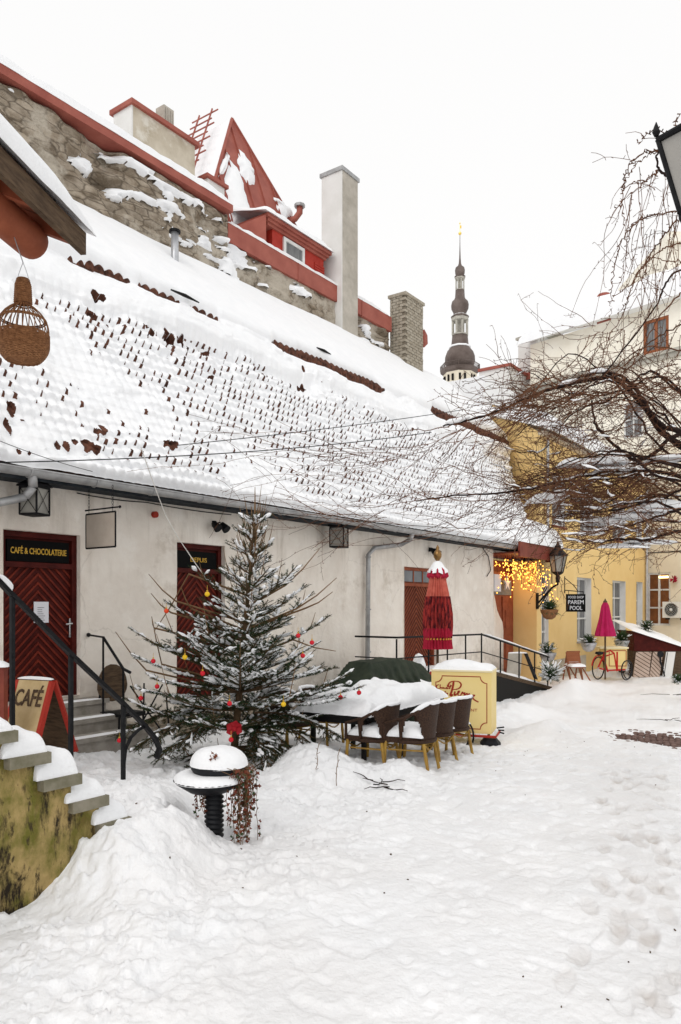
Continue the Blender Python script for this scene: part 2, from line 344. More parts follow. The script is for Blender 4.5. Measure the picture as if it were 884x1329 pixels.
_fr = random.Random(4); FEET = []
for k in range(64):
    t = _fr.random(); FEET.append((3.9 + 6.0 * t + _fr.uniform(-.3, .3), .85 + 1.7 * t + _fr.gauss(0, .28), .35 + _fr.gauss(0, .25)))
for k in range(40): FEET.append((_fr.uniform(3.5, 14), _fr.uniform(-.4, 4.2), _fr.uniform(0, 3)))
def gz(u, v, fine=False):
    u = np.asarray(u, float); v = np.asarray(v, float)
    z = -.48 * sstep(5.0, 19.0, u) + bank(u, v)
    vb = np.minimum(3.0 + .27 * (u - 3.5), 6.6) + .5 * (vn(u * .8, v * .2, 6) - .5)
    edge_ = sstep(vb - .5, vb + .5, v); rough = .12 + .88 * edge_          # packed, trodden lane against loose heaps
    z = z + (fbm(u * .9, v * .9, 3, 3) - .5) * .14 * (.45 + .55 * edge_)
    if fine:
        z = z + (fbm(u * 3.1, v * 3.1, 8, 4) - .5) * .07 * rough
        n = vn(u * 5.2 + 2 * vn(u * 2, v * 2, 5), v * 5.2, 21); z = z - .045 * sstep(.68, .9, n) * (.3 + .7 * rough)
        n2 = vn(u * 9, v * 9 + 3, 33); z = z - .022 * sstep(.62, .95, n2)
        z = z + (fbm(u * 16, v * 16, 12, 4) - .5) * (.014 + .014 * edge_)
        ck = fbm(u * 7, v * 7, 40, 3); z = z + .028 * sstep(.58, .66, ck) * rough + .014 * sstep(.60, .68, fbm(u * 15, v * 15, 44, 3)) * rough       # broken crust
        for (fu_, fv_, fa) in FEET:
            m_ = (np.abs(u - fu_) < .4) & (np.abs(v - fv_) < .4)
            if m_.any():
                du_ = u[m_] - fu_; dv_ = v[m_] - fv_; a_ = du_ * math.cos(fa) + dv_ * math.sin(fa); b_ = -du_ * math.sin(fa) + dv_ * math.cos(fa)
                q_ = (a_ / .15) ** 2 + (b_ / .055) ** 2; z[m_] = z[m_] - .013 * (1 - sstep(.75, 1.15, q_)) * (.5 + vn(u[m_] * 18, v[m_] * 18, 3)) + .004 * np.exp(-(q_ - 1.6) ** 2)
    # bare patch of cobbles
    pc = on_z(848, 964, -.36)
    d = ((u - pc.x) * .812 + (v - pc.y) * .5837) / .85, ((u - pc.x) * .5837 - (v - pc.y) * .812) / .62
    q = np.sqrt(d[0] ** 2 + d[1] ** 2) + (fbm(u * 2.2, v * 2.2, 50, 4) - .5) * 1.3
    z = z - .085 * (1 - sstep(.7, 1.0, q)) * (.75 + .5 * vn(u * 6, v * 6, 9))
    return z
def G(u, v): return float(gz(u, v))
def gpt(px, py):
    z = 0.0
    for _ in range(14):
        p = on_z(px, py, z); z = .5 * z + .5 * G(p.x, p.y)
    return Vector((p.x, p.y, G(p.x, p.y)))
def snow_ground_mat():
    m = mat('trodden_snow', (.84, .845, .855), (.89, .89, .895), 1.5, .62, .7, 26, bdist=.018, spec=.25)
    nt = m.node_tree; N = nt.nodes; L = nt.links; b = N['Principled BSDF']
    src = b.inputs['Base Color'].links[0].from_socket
    at = N.new('ShaderNodeAttribute'); at.attribute_name = 'stain'
    mx = N.new('ShaderNodeMix'); mx.data_type = 'RGBA'; L.new(at.outputs['Fac'], mx.inputs['Factor']); L.new(src, mx.inputs['A']); mx.inputs['B'].default_value = (.46, .40, .35, 1)
    L.new(mx.outputs['Result'], b.inputs['Base Color']); return m
a0 = math.atan2(FW.y, FW.x)
ang = np.concatenate([np.arange(-180, -40, 5), np.arange(-40, 40, .125), np.arange(40, 180.1, 5)]) * PI / 180
rad = np.concatenate([[.02, .6, 1.2, 1.8, 2.4], 2.8 * np.exp(np.arange(0, 470) * .00365 ), np.geomspace(16, 45, 70), np.geomspace(50, 400, 12)])
AA, RR = np.meshgrid(ang, rad, indexing='ij')
UU = RR * np.cos(a0 - AA); VV = RR * np.sin(a0 - AA)
ZZ = gz(UU, VV, True)
g = MB(); na, nr = AA.shape
g.v.append(np.stack([UU, VV, ZZ], -1).reshape(-1, 3)); g.n = na * nr
ii, jj = np.meshgrid(np.arange(na - 1), np.arange(nr - 1), indexing='ij')
F = np.stack([ii * nr + jj, ii * nr + jj + 1, (ii + 1) * nr + jj + 1, (ii + 1) * nr + jj], -1).reshape(-1, 4)
g.f = F.tolist(); g.m = [0] * len(g.f)
M['groundsnow'] = snow_ground_mat()
go = tag(g.build('ground', 'groundsnow', smooth=True, origin=(0, 0, 0)), kind='structure')
st = .22 * sstep(.5, .7, fbm(UU * .5, VV * .9, 60, 4)) * sstep(13, 18, UU) * (1 - sstep(30, 36, UU)) + .10 * sstep(.55, .75, fbm(UU * .8, VV * .8, 61, 4))
pc = on_z(720, 968, -.38); st = st + .22 * np.exp(-((UU - pc.x) ** 2 + (VV - pc.y) ** 2) / .35)
pc = on_z(848, 964, -.36); st = st + .35 * np.exp(-((UU - pc.x) ** 2 + (VV - pc.y) ** 2) / .5) * vn(UU * 5, VV * 5, 3)
for (fu_, fv_, fa) in FEET[:64]:
    m_ = (np.abs(UU - fu_) < .35) & (np.abs(VV - fv_) < .35); du_ = UU[m_] - fu_; dv_ = VV[m_] - fv_; a_ = du_ * math.cos(fa) + dv_ * math.sin(fa); b_ = -du_ * math.sin(fa) + dv_ * math.cos(fa)
    st[m_] += (.26 * (1 - sstep(.3, 1.5, (a_ / .15) ** 2 + (b_ / .06) ** 2)) * (.3 + vn(UU[m_] * 12, VV[m_] * 12, 7)))
st += .10 * np.exp(-((VV - .9 - .28 * (UU - 3.9)) / .55) ** 2) * (1 - sstep(9, 13, UU)) * (.4 + fbm(UU * 5, VV * 5, 62, 3))
at = go.data.attributes.new('stain', 'FLOAT', 'POINT'); at.data.foreach_set('value', np.clip(st, 0, 1).ravel().astype(np.float32))
# cobbles showing through the snow
mb = MB(); fx, fy = FW, RT
for i in range(-9, 10):
    for j in range(-14, 15):
        c = pc + FW * (i * .13 + R.uniform(-.02, .02)) + RT * (j * .105 + (i % 2) * .05 + R.uniform(-.015, .015))
        z = float(gz(c.x, c.y)) 
        base = -.48 * float(sstep(5, 19, c.x)) - .045 + R.uniform(-.02, .015) + (float(fbm(c.x * .9, c.y * .9, 3, 3)) - .5) * .14
        mb.lathe([(.055, 0), (.052, .03), (.035, .045), (.001, .05)], (c.x, c.y, base - .02), 6, ph=R.random())
tag(mb.build('cobbled_paving', 'cobble'), kind='structure')
mb = MB()
for k in range(70):
    u_ = R.uniform(3.2, 13); v_ = R.uniform(-.5, 5.2); z_ = float(gz(np.array([u_]), np.array([v_]), True)[0]); a_ = R.random() * 6; s_ = R.uniform(.006, .016)
    mb.obox((u_, v_, z_ - .004), (s_ * math.cos(a_), s_ * math.sin(a_), 0), (-s_ * .6 * math.sin(a_), s_ * .6 * math.cos(a_), .004), (0, 0, .009))
tag(mb.build('leaf_litter', 'wood'), kind='stuff')

# ================= MAIN OLD BUILDING (plaster wall, tiled roof) =================
WV = 9.07
bld = thing('plaster_building', 'long low old building with off-white plaster wall and steep snow-covered tiled roof', 'building', (12, WV, -.5))
doors = [(5.30, 6.43, .70, 2.91), (8.19, 9.26, .45, 2.94), (15.13, 16.72, .45, 2.84)]
us = sorted(set(list(np.arange(2.6, 20.05, .25)) + [20.05] + [d[k] for d in doors for k in (0, 1)]))
zs = sorted(set(list(np.arange(-.9, 4.3, .25)) + [d[k] for d in doors for k in (2, 3)]))
X, Z = np.meshgrid(us, zs, indexing='ij')
Y = WV + (fbm(X * .7, Z * .7, 70, 3) - .5) * .09 + (fbm(X * 2.6, Z * 2.6, 71, 3) - .5) * .03
msk = np.ones((len(us) - 1, len(zs) - 1), bool)
for i in range(len(us) - 1):
    for j in range(len(zs) - 1):
        uc = (us[i] + us[i + 1]) / 2; zc = (zs[j] + zs[j + 1]) / 2
        if any(d[0] < uc < d[1] and d[2] < zc < d[3] for d in doors): msk[i, j] = False
mb = MB(); mb.grid(X, Y, Z, msk)
for d in doors:
    q = .05
    for (a, b) in (((d[0], d[2]), (d[0], d[3])), ((d[0], d[3]), (d[1], d[3])), ((d[1], d[3]), (d[1], d[2])), ((d[1], d[2]), (d[0], d[2]))):
        mb.add([(a[0], WV - .012, a[1]), (b[0], WV - .012, b[1]), (b[0], WV + .22, b[1]), (a[0], WV + .22, a[1])], [(0, 1, 2, 3)])
mb.box(20.03, 20.06, WV + .03, 10.1, -.9, 4.2)
prof = [(20.03, -.9), (20.72, -.9), (20.72, 1.2), (20.66, 1.45), (20.45, 1.62), (20.28, 1.8), (20.15, 2.1), (20.03, 2.3)]
mb.prism([(x, WV - .02, z) for x, z in prof], (0, 1.0, 0))
mb.box(2.6, 20, 12.9, 13.3, -.9, 8.5)      # rear wall under the upper roof
mb.build('wall', 'plaster', bld, smooth=True)
# stone plinth bits
mb = MB()
for k in range(60):
    u = R.uniform(6.9, 12.5); h = R.uniform(.12, .22); w = R.uniform(.2, .4)
    mb.lathe([(w * .5, 0), (w * .48, h * .6), (w * .3, h), (.01, h * 1.05)], (u, WV - .02, R.choice([-.1, .06]) + R.uniform(-.03, .03)), 7, ph=R.random())
mb.build('plinth', 'stone', bld)
# --- roof geometry ---
V0, Z0, V1, Z1, V2, Z2 = 8.56, 3.66, 11.28, 7.69, 13.5, 9.93
SL = math.hypot(V1 - V0, Z1 - Z0); dv, dz = (V1 - V0) / SL, (Z1 - Z0) / SL; nv, nzr = -dz, dv
def uend(s): return 21.75 + 3.6 * s
NU, NS = 1500, 350
sv = np.linspace(0, 1, NS); uv = np.linspace(0, 1, NU)
S_, Uq = np.meshgrid(sv, uv, indexing='ij'); U_ = 3.0 + (uend(S_) - 3.0) * Uq; D_ = S_ * SL
TW, TH = .155, .205
Uc = U_ / TW + .12 * np.sin(D_ * 1.3) + .5; ci = np.floor(Uc); fu = np.abs(Uc - ci - .5) * 2
rw = D_ / TH + .10 * (vn(ci * .7, D_ * 0, 17) - .5); rj = np.floor(rw); row = rw - rj
wave = .5 + .5 * np.cos(PI * fu)
rnd = _h(ci, rj, 3.0); rnd2 = _h(ci, rj, 5.0)
reg = fbm(U_ * .28, D_ * .42, 90, 3); zone = .06 * sstep(9.5, 13, U_) - .075 * (1 - sstep(5.2, 9.0, U_)) + .03
streak = sstep(.44, .57, reg + zone)
bareu = sstep(.50, .58, fbm(U_ * .42, U_ * 0 + 3, 92, 2))
for (a, b) in ((7.3, 9.7), (13.2, 17.2), (19.5, 25.7)): bareu = np.maximum(bareu * .8, sstep(a, a + .4, U_) * (1 - sstep(b - .4, b, U_)) * (.75 + .4 * vn(U_ * 2.2, 0 * U_, 8)))
bareu = np.clip(bareu, 0, 1) * (1 - (1 - sstep(10.5, 13.0, U_)) * sstep(.45, .6, vn(U_ * 1.7, U_ * 0 + 2, 19)))
dtop = SL - .75 - .45 * vn(U_ * .8, U_ * 0, 91); top_smooth = sstep(dtop - .25, dtop + .15, D_)
pk = (rnd < .05 + .72 * streak) & (top_smooth < .25) & (D_ > .25)
lipw = .15 + .27 * rnd2                       # how wide the bare lip of a tile is
step = .018 + .040 * streak + .022 * rnd2      # height of each tile step under the snow
low = row; 
prof_ = 0               # steep lip on the downhill side of every course
ramp = np.where(row < .2, row / .2, 1 - (row - .2) / .8)
base_ = step * ramp * (.35 + .65 * streak) * (1 - top_smooth) + .016 * wave * (.4 + .6 * streak) * (1 - top_smooth) - .030 * sstep(.62, .95, fu) * (.15 + .85 * streak) * (1 - top_smooth) * (.4 + .6 * rnd2)
sn = .09 + base_ + .035 * (fbm(U_ * 1.2, D_ * 1.2, 30, 3) - .5) * 2 + .016 * (fbm(U_ * 6, D_ * 8, 31, 3) - .5) * 2
cap = sstep(.52, .62, fbm(U_ * 1.5, D_ * 2.1, 38, 3)); sn = sn + .05 * cap * (1 - .6 * streak)
sn = sn + top_smooth * (.20 + .16 * fbm(U_ * .8, D_ * .5, 33, 2)) * (1 - .85 * bareu * sstep(SL - .50, SL - .22, D_))
lump = fbm(U_ * 2.4, D_ * 2.4, 36, 3); sn = sn + .10 * sstep(.5, .66, lump) * sstep(SL - 2.6, SL - 1.2, D_) * (1 - top_smooth)
lipmask = pk & (row < .22 + .22 * rnd2) & (fu < lipw * (1 - .8 * row)) & (streak + .9 * _h(ci, rj, 9.0) > .45)
sn = np.where(pk & (fu < lipw * 1.2) & (row > .12) & (row < .5), sn + .02, sn)
bp = np.zeros_like(U_, bool)
for (px, py, ru, rd) in [(97, 578, .20, .10), (120, 563, .16, .10), (78, 583, .26, .12), (28, 591, .22, .08), (38, 594, .12, .07), (116, 588, .25, .10), (212, 580, .18, .09), (220, 583, .12, .10),
                         (110, 398, .22, .14), (136, 428, .14, .12), (208, 448, .26, .18), (254, 464, .16, .18), (184, 438, .14, .10), (112, 415, .12, .12), (5, 535, .1, .14), (5, 560, .1, .14),
                         (128, 560, .12, .12), (145, 563, .08, .12), (225, 450, .14, .12), (380, 490, .18, .12), (385, 508, .2, .12), (268, 497, .1, .10)]:
    d = ray(px, py); n = Vector((0, nv, nzr)); p = CAM + d * ((Vector((0, V0, Z0)) - CAM).dot(n) / d.dot(n)); dd = (p.y - V0) / dv
    q = ((U_ - p.x) / ru) ** 2 + ((D_ - dd) / rd) ** 2 + (vn(U_ * 6, D_ * 6, 14) - .5) * 1.0 + .25 * np.cos(PI * fu)
    bp |= q < .30
    sn = sn - .05 * np.exp(-((U_ - p.x) / ru) ** 2 - ((D_ - dd + .12) / .14) ** 2)
sn = np.where(bp, .05 + .03 * wave + .03 * ramp, sn)
exposed = lipmask | bp
edge = sstep(0, .10, D_); sn = sn * (.25 + .75 * edge)
rend = sstep(0, .12, uend(S_) - U_); sn = sn * (.2 + .8 * rend) + .01
def roofpts(U, D, h): return U, V0 + dv * D + nv * h, Z0 + dz * D + nzr * h
PTS = np.stack(roofpts(U_, D_ - .04, sn), -1).reshape(-1, 3)
ii, jj = np.meshgrid(np.arange(NS - 1), np.arange(NU - 1), indexing='ij')
FQ = np.stack([ii * NU + jj, ii * NU + jj + 1, (ii + 1) * NU + jj + 1, (ii + 1) * NU + jj], -1).reshape(-1, 4)
ex_m = (exposed[:-1, :-1]).ravel()
def submesh(F):
    idx, inv = np.unique(F, return_inverse=True); q = MB(); q.v = [PTS[idx]]; q.n = len(idx); q.f = inv.reshape(-1, 4).tolist(); q.m = [0] * len(q.f); return q
submesh(FQ[ex_m]).build('roof_tiles', 'tile', bld)
submesh(FQ[~ex_m]).build('roof_snow', 'roofsnow', bld, smooth=True)
mb = MB(); mb.add([roofpts(3.0, 0, -.02), roofpts(uend(0), 0, -.02), roofpts(uend(1), SL, -.02), roofpts(3.0, SL, -.02)], [(0, 1, 2, 3)]); mb.build('roof_deck', 'tile', bld)
# --- upper roof: raised tile course, then deep smooth snow ---
NU2, NS2 = 620, 50
SL2 = math.hypot(V2 - V1, Z2 - Z1); e2v, e2z = (V2 - V1) / SL2, (Z2 - Z1) / SL2; n2v, n2z = -e2z, e2v
u2 = np.linspace(3.0, 25.6, NU2 * 2); d2 = np.linspace(-.30, .5, 10)
D2, U2 = np.meshgrid(d2, u2, indexing='ij')
w = np.abs(np.sin(PI * U2 / .2)) * .06
mb = MB()
X, Y, Z = U2, V1 + e2v * D2 + n2v * (w + .27), Z1 + e2z * D2 + n2z * (w + .27)
mb.grid(X, Y, Z)
mb.grid(np.stack([X[0], X[0]]), np.stack([Y[0], Y[0] + .02]), np.stack([Z[0], Z[0] - .22 + w[0] * .3]))
mb.build('ridge_tile_course', 'tile', bld)
D2, U2 = np.meshgrid(np.linspace(0, 1, NS2), np.linspace(3.0, 25.7, NU2), indexing='ij')
bare = sstep(.50, .58, fbm(U2 * .42, U2 * 0 + 3, 92, 2)) 
for (a, b) in ((7.3, 9.7), (13.2, 17.2), (19.5, 25.7)): bare = np.maximum(bare * .8, sstep(a, a + .4, U2) * (1 - sstep(b - .4, b, U2)) * (.75 + .4 * vn(U2 * 2.2, 0 * U2, 8)))
bare = np.clip(bare, 0, 1) * (1 - (1 - sstep(10.5, 13.0, U2)) * sstep(.45, .6, vn(U2 * 1.7, U2 * 0 + 2, 19)))
start = -.42 + .36 * np.clip(bare, 0, 1) * (.55 + .45 * sstep(10.5, 13.5, U2)) + .05 * (vn(U2 * 3, 0 * U2, 4) - .5)
Dd = start + (SL2 + .15 - start) * D2
lip = sstep(0, .22, Dd - start)
hh = .33 + (.10 + .08 * fbm(U2 * .5, Dd * .5, 93, 2)) * lip ** .6 - .22 * sstep(.9, 2.6, Dd) * (1 - .6 * sstep(12, 20, U2)) + .02 * (fbm(U2 * 2, Dd * 2, 94, 2) - .5)
hh = np.where(Dd - start < .001, .22, hh) * (.4 + .6 * sstep(0, .3, 25.7 - U2))
mb = MB(); mb.grid(U2, V1 + e2v * Dd + n2v * hh, Z1 + e2z * Dd + n2z * hh)
# far slope behind the ridge
mb.grid(np.stack([U2[-1], U2[-1]]), np.stack([V1 + e2v * Dd[-1] + n2v * hh[-1], V1 + e2v * Dd[-1] + 2.2 + 0 * hh[-1]]), np.stack([Z1 + e2z * Dd[-1] + n2z * hh[-1], Z1 + e2z * Dd[-1] - 1.2 + 0 * hh[-1]]))
mb.build('upper_roof_snow', 'roofsnow', bld, smooth=True)
# gable end under verge + soffit + fascia
mb = MB()
mb.prism([(21.6, V0 + .03, Z0 - .05), (25.1, V1, Z1 - .05), (25.2, V2, Z2 - .1), (25.2, V2, 3.4), (21.9, V0 + .6, 3.45)], (-.06, 0.02, 0))
mb.build('gable_end', 'plaster', bld)
mb = MB()
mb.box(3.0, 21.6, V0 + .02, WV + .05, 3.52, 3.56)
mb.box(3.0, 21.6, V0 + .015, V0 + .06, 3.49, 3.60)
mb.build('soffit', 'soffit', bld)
# gutter
mb = MB()
n = 9; gu = [3.0, 8, 14, 21.7]; vs = []; 
for u in gu:
    for j in range(n):
        a = PI + PI * j / (n - 1); vs.append((u, V0 - .06 + .085 * math.cos(a), 3.60 - .01 * (u - 3) / 18 + .085 * math.sin(a)))
mb.add(vs, [(i * n + j, i * n + j + 1, (i + 1) * n + j + 1, (i + 1) * n + j) for i in range(len(gu) - 1) for j in range(n - 1)])
mb.tube([(3.0, V0 - .145, 3.60), (21.7, V0 - .145, 3.59)], .012, 6)
for u in np.arange(3.4, 21.6, .95):
    mb.tube([(u, V0 - .06 + .094 * math.cos(PI + PI * j / 6), 3.60 + .094 * math.sin(PI + PI * j / 6)) for j in range(7)], .010, 4)
mb.build('gutter', 'zinc', bld, smooth=True)
# downpipes
mb = MB()
a = on_v(42, 614, V0 - .06); b = on_v(43, 632, V0 - .02); c = on_v(33, 645, V0 + .05); d = on_v(-14, 655, V0 + .15)
mb.tube([a, b], .055, 12); mb.tube([b, c], .052, 12); mb.tube([c, d, d + Vector((-.5, 0, -.1))], .05, 12)
mb.build('downpipe', 'zinc', bld, smooth=True)
mb = MB(); p0 = on_v(535, 692, V0 - .06); p1 = on_v(533, 700, V0); p2 = on_v(520, 707, WV - .14); p3 = on_v(486, 711, WV - .12); p4 = on_v(478, 720, WV - .11); p5 = on_v(477, 866, WV - .11)
mb.tube([p0, p1], .055, 10); mb.tube([p1, p2, p3, p4, p5], .052, 10)
for py in (722, 790, 845): q = on_v(478, py, WV - .11); mb.tube([q, q - UP * .03], .063, 10)
mb.build('downpipe', 'zinc', bld, smooth=True)
# doors
def chevron_door(d, mats, sign, cols=1, transom=.42, ph=0):
    u0, u1, z0, z1 = d; fr, rib = mats; vd = WV + .10
    D = MB(); D.box(u0 + .06, u1 - .06, vd + .03, vd + .07, z0, z1 - .05); dr = D.build('door', fr, bld)
    mb = MB(); t = .075
    mb.box(u0, u0 + t, vd - .03, vd + .08, z0, z1); mb.box(u1 - t, u1, vd - .03, vd + .08, z0, z1); mb.box(u0 + t, u1 - t, vd - .03, vd + .08, z1 - t, z1)
    if transom: mb.box(u0 + t, u1 - t, vd - .035, vd + .08, z1 - transom - .05, z1 - transom + .02)
    mb.build('frame', fr, dr)
    # diagonal battens, clipped to the leaf
    top = z1 - (transom + .05 if transom else t); mb = MB()
    uc = (u0 + u1) / 2; hw = (u1 - u0) / 2 - t
    k = z0 - hw - .2
    while k < top + .2:
        for sg in (1, -1):
            pts = []
            s0, s1 = 0.0, hw
            # batten centre line: z = k + hw - s  (s distance from the middle)
            lo = k + hw - s1; hi = k + hw - s0
            if hi > top: s0 = k + hw - top
            if lo < z0: s1 = k + hw - z0
            if s1 - s0 > .03:
                a = Vector((uc + sg * s0, vd + .012, k + hw - s0)); b = Vector((uc + sg * s1, vd + .012, k + hw - s1))
                mb.obox(a, b - a, (0, .02, 0), (0, 0, .034))
        k += .115
    if not transom: mb.box(uc - .02, uc + .02, vd + .005, vd + .03, z0, top)
    mb.build('batten', rib, dr)
    return dr, vd
d1, vd = chevron_door(doors[0], ('doorred', 'doorrib'), None)
mb = MB(); mb.box(5.41, 6.32, vd - .01, vd + .028, 2.52, 2.80); mb.build('sign_board', 'black', d1)
text('CAFÉ & CHOCOLATERIE', .115, (5.865, vd - .014, 2.62), (1, 0, 0), (0, 0, 1), 'gold', d1, bold=.001, width=.82)
a = on_v(44, 781, vd); b = on_v(63, 808, vd)
mb = MB(); mb.box(a.x, b.x, vd - .004, vd + .004, b.z, a.z); mb.build('paper_notice', 'paper', d1)
mb = MB()
for k in range(9): mb.box(a.x + .05, b.x - .05 - R.random() * .05, vd - .008, vd - .005, a.z - .08 - k * .028, a.z - .074 - k * .028)
mb.build('notice_text', 'ink', d1)
q = on_v(91, 812, vd); mb = MB(); mb.box(q.x - .02, q.x + .02, vd - .01, vd + .02, q.z - .16, q.z + .10); mb.tube([(q.x, vd - .05, q.z + .03), (q.x - .10, vd - .05, q.z + .02)], .011, 6); mb.tube([(q.x, vd, q.z + .03), (q.x, vd - .05, q.z + .03)], .011, 6); mb.build('handle', 'chrome', d1)
d2, vd = chevron_door(doors[1], ('doorred', 'doorrib'), None)
mb = MB(); mb.box(8.30, 9.16, vd - .01, vd + .028, 2.55, 2.82); mb.build('sign_board', 'black', d2)
text('DEPUIS', .105, (8.75, vd - .014, 2.65), (1, 0, 0), (0, 0, 1), 'gold', d2, width=.36)
d3, vd = chevron_door(doors[2], ('doorbrown', 'doorbrib'), None, transom=.40)
mb = MB(); mb.box(15.24, 16.62, vd - .005, vd + .028, 2.50, 2.76); mb.build('transom_glass', 'glass', d3)
for u in (15.24, 15.72, 16.16, 16.60): mb = MB(); mb.box(u - .02, u + .02, vd - .02, vd - .006, 2.48, 2.78); mb.build('glazing_bar', 'doorbrown', d3)
# steps to the first door
st_ = thing('stone_steps', 'worn grey stone steps leading up to the oxblood cafe door', 'steps', (6.0, 8.6, 0))
for k, (vv, z, uu) in enumerate([(8.72, .66, 6.66), (8.42, .47, 6.78), (8.12, .28, 6.92)]):
    mb = MB(); mb.box(4.9, uu, vv, WV + .0, z - .06, z); mb.box(4.92, uu - .04, vv + .03, WV - .01, -.3, z - .062); mb.build('step', 'stonestep', st_)
    mb = MB(); mb.pad((4.95, vv + .01, z), (uu - 5.05, 0, 0), (0, .14, 0), .012, 20, 4, seed=k, over=0); mb.build('snow', 'snow', st_, smooth=True)
# small handrail beside the steps
hr = thing('step_handrail', 'thin black iron handrail bolted to the plaster wall beside the cafe steps', 'handrail', (7.0, 8.4, 0))
A = on_v(115, 824, WV); B = on_v(134, 827, 8.62); Cc = on_v(160, 868, 8.1); 
mb = MB(); mb.tube([A, B], .014, 6); mb.tube([B, Cc, Cc + Vector((.04, -.1, -.05))], .02, 6); mb.ball(A, .03); mb.build('rail', 'iron', hr)
mb = MB(); mb.tube([B, (B.x, B.y, .1)], .014, 6); mb.build('post', 'iron', hr)
mb = MB(); mb.tube([Cc, (Cc.x, Cc.y, 0)], .014, 6); mb.build('post', 'iron', hr)
# ================= FIREWALL AND CHIMNEYS =================
FWV = 13.5
fw = thing('stone_firewall', 'tall rough limestone fire wall with red metal capping rising behind the tiled roof', 'stone wall', (12, FWV, 6))
def stonegrid(u0, u1, ztop, zbot, du=.045):
    uu = np.arange(u0, u1 + du, du); zz = np.arange(zbot, ztop + du, du); uu = np.clip(uu, u0, u1); zz = np.clip(zz, zbot, ztop)
    X, Z = np.meshgrid(uu, zz, indexing='ij')
    n = fbm(X * 1.6, Z * 4.2, 120, 4); bl = vn(X * 3.4 + 2 * vn(X, Z * 3, 7), Z * 9, 121); pl = sstep(.52, .6, fbm(X * .5, Z * .6, 122, 3))
    wear = fbm(X * .7, Z * 1.0, 123, 3)
    Y = FWV + (.26 * (n - .5) + .14 * (bl - .5) + .20 * sstep(.55, .75, 1 - wear)) * (1 - .75 * pl)
    return X, Y, Z
mb = MB(); mb.grid(*stonegrid(4.0, 13.9, 11.80, 8.9)); 
X, Y, Z = stonegrid(13.9, 21.7, 11.15, 8.9); Y = Y + .06; mb.grid(X, Y, Z)
mb.box(4.0, 21.7, FWV + .5, FWV + .9, 0, 11.1); mb.box(4, 13.9, FWV + .5, FWV + .9, 11.1, 11.8)
mb.box(13.85, 13.9, FWV, FWV + .6, 11.0, 11.8); mb.box(21.65, 21.7, FWV + .1, FWV + .6, 9, 11.1)
mb.build('masonry', 'stone', fw, smooth=True)
# snow caught on ledges
mb = MB()
for (ua, ub, zt_, zb_, off, thr) in ((4.0, 13.9, 11.7, 9.4, 0, .672), (13.9, 21.6, 11.08, 9.2, .06, .655)):
    X, Y, Z = stonegrid(ua, ub, zt_, zb_, .04); Y = Y + off
    sh = fbm(X * 1.25 + Z * .35, Z * 3.6, 140, 4) + .06 * (fbm(X * 5, Z * 8, 141, 3) - .5)
    cl = np.zeros_like(X)
    for (px, py, su, sz, am) in [(148, 245, .7, .10, .12), (165, 250, .5, .1, .1), (120, 205, .4, .1, .08), (105, 248, .5, .1, .08), (250, 322, .8, .18, .09), (205, 292, .5, .1, .08), (315, 340, 1.6, .35, .10), (345, 372, 1.2, .25, .07), (300, 325, .6, .3, .09)]:
        p = on_v(px, py, FWV); cl = cl + am * np.exp(-((X - p.x) / su) ** 2 - ((Z - p.z) / sz) ** 2)
    q = sh + cl - thr; mk = (q > -.03)[:-1, :-1]
    Ys = Y + .045 - np.clip(q + .03, 0, .10) * 1.9
    mb.grid(X, Ys, Z, mk)
mb.build('ledge_snow', 'snow', fw, smooth=True)
# red capping
mb = MB(); mb.box(4.0, 13.95, FWV - .14, FWV + .5, 11.84, 12.02); mb.build('capping', 'redmetal', fw)
mb = MB(); mb.box(13.9, 21.7, FWV - .02, FWV + .1, 11.12, 11.60); 
for u in (16.7, 19.9): mb.box(u, u + .03, FWV - .035, FWV, 11.08, 11.6)
mb.build('parapet_sheet', 'redmetal', fw)
mb = MB()
mb.pad((4.0, FWV - .12, 12.02), (9.95, 0, 0), (0, .8, .1), .20, 90, 5, seed=3, over=.03, rough=.12, p=6)
mb.pad((13.9, FWV - .0, 11.60), (7.7, 0, 0), (0, .7, 0), .14, 70, 5, seed=5, over=.03, rough=.18, p=6)
mb.build('capping_snow', 'snow', fw, smooth=True)
# roof plane behind the firewall (the neighbour house carrying dormer and turret)
nb = thing('red_roofed_house', 'house behind the fire wall with snowy roof, steep red metal turret roof and red dormer', 'house', (17, 17, 0))
mb = MB(); mb.box(8.0, 21.6, FWV + .9, 20, 0, 11.3); mb.build('wall', 'whitewall', nb)
mb = MB(); mb.prism([(8.0, FWV + .5, 11.5), (8.0, 17, 13.4), (8.0, 20.5, 11.4)], (13.6, 0, 0)); mb.build('roof', 'snow', nb)
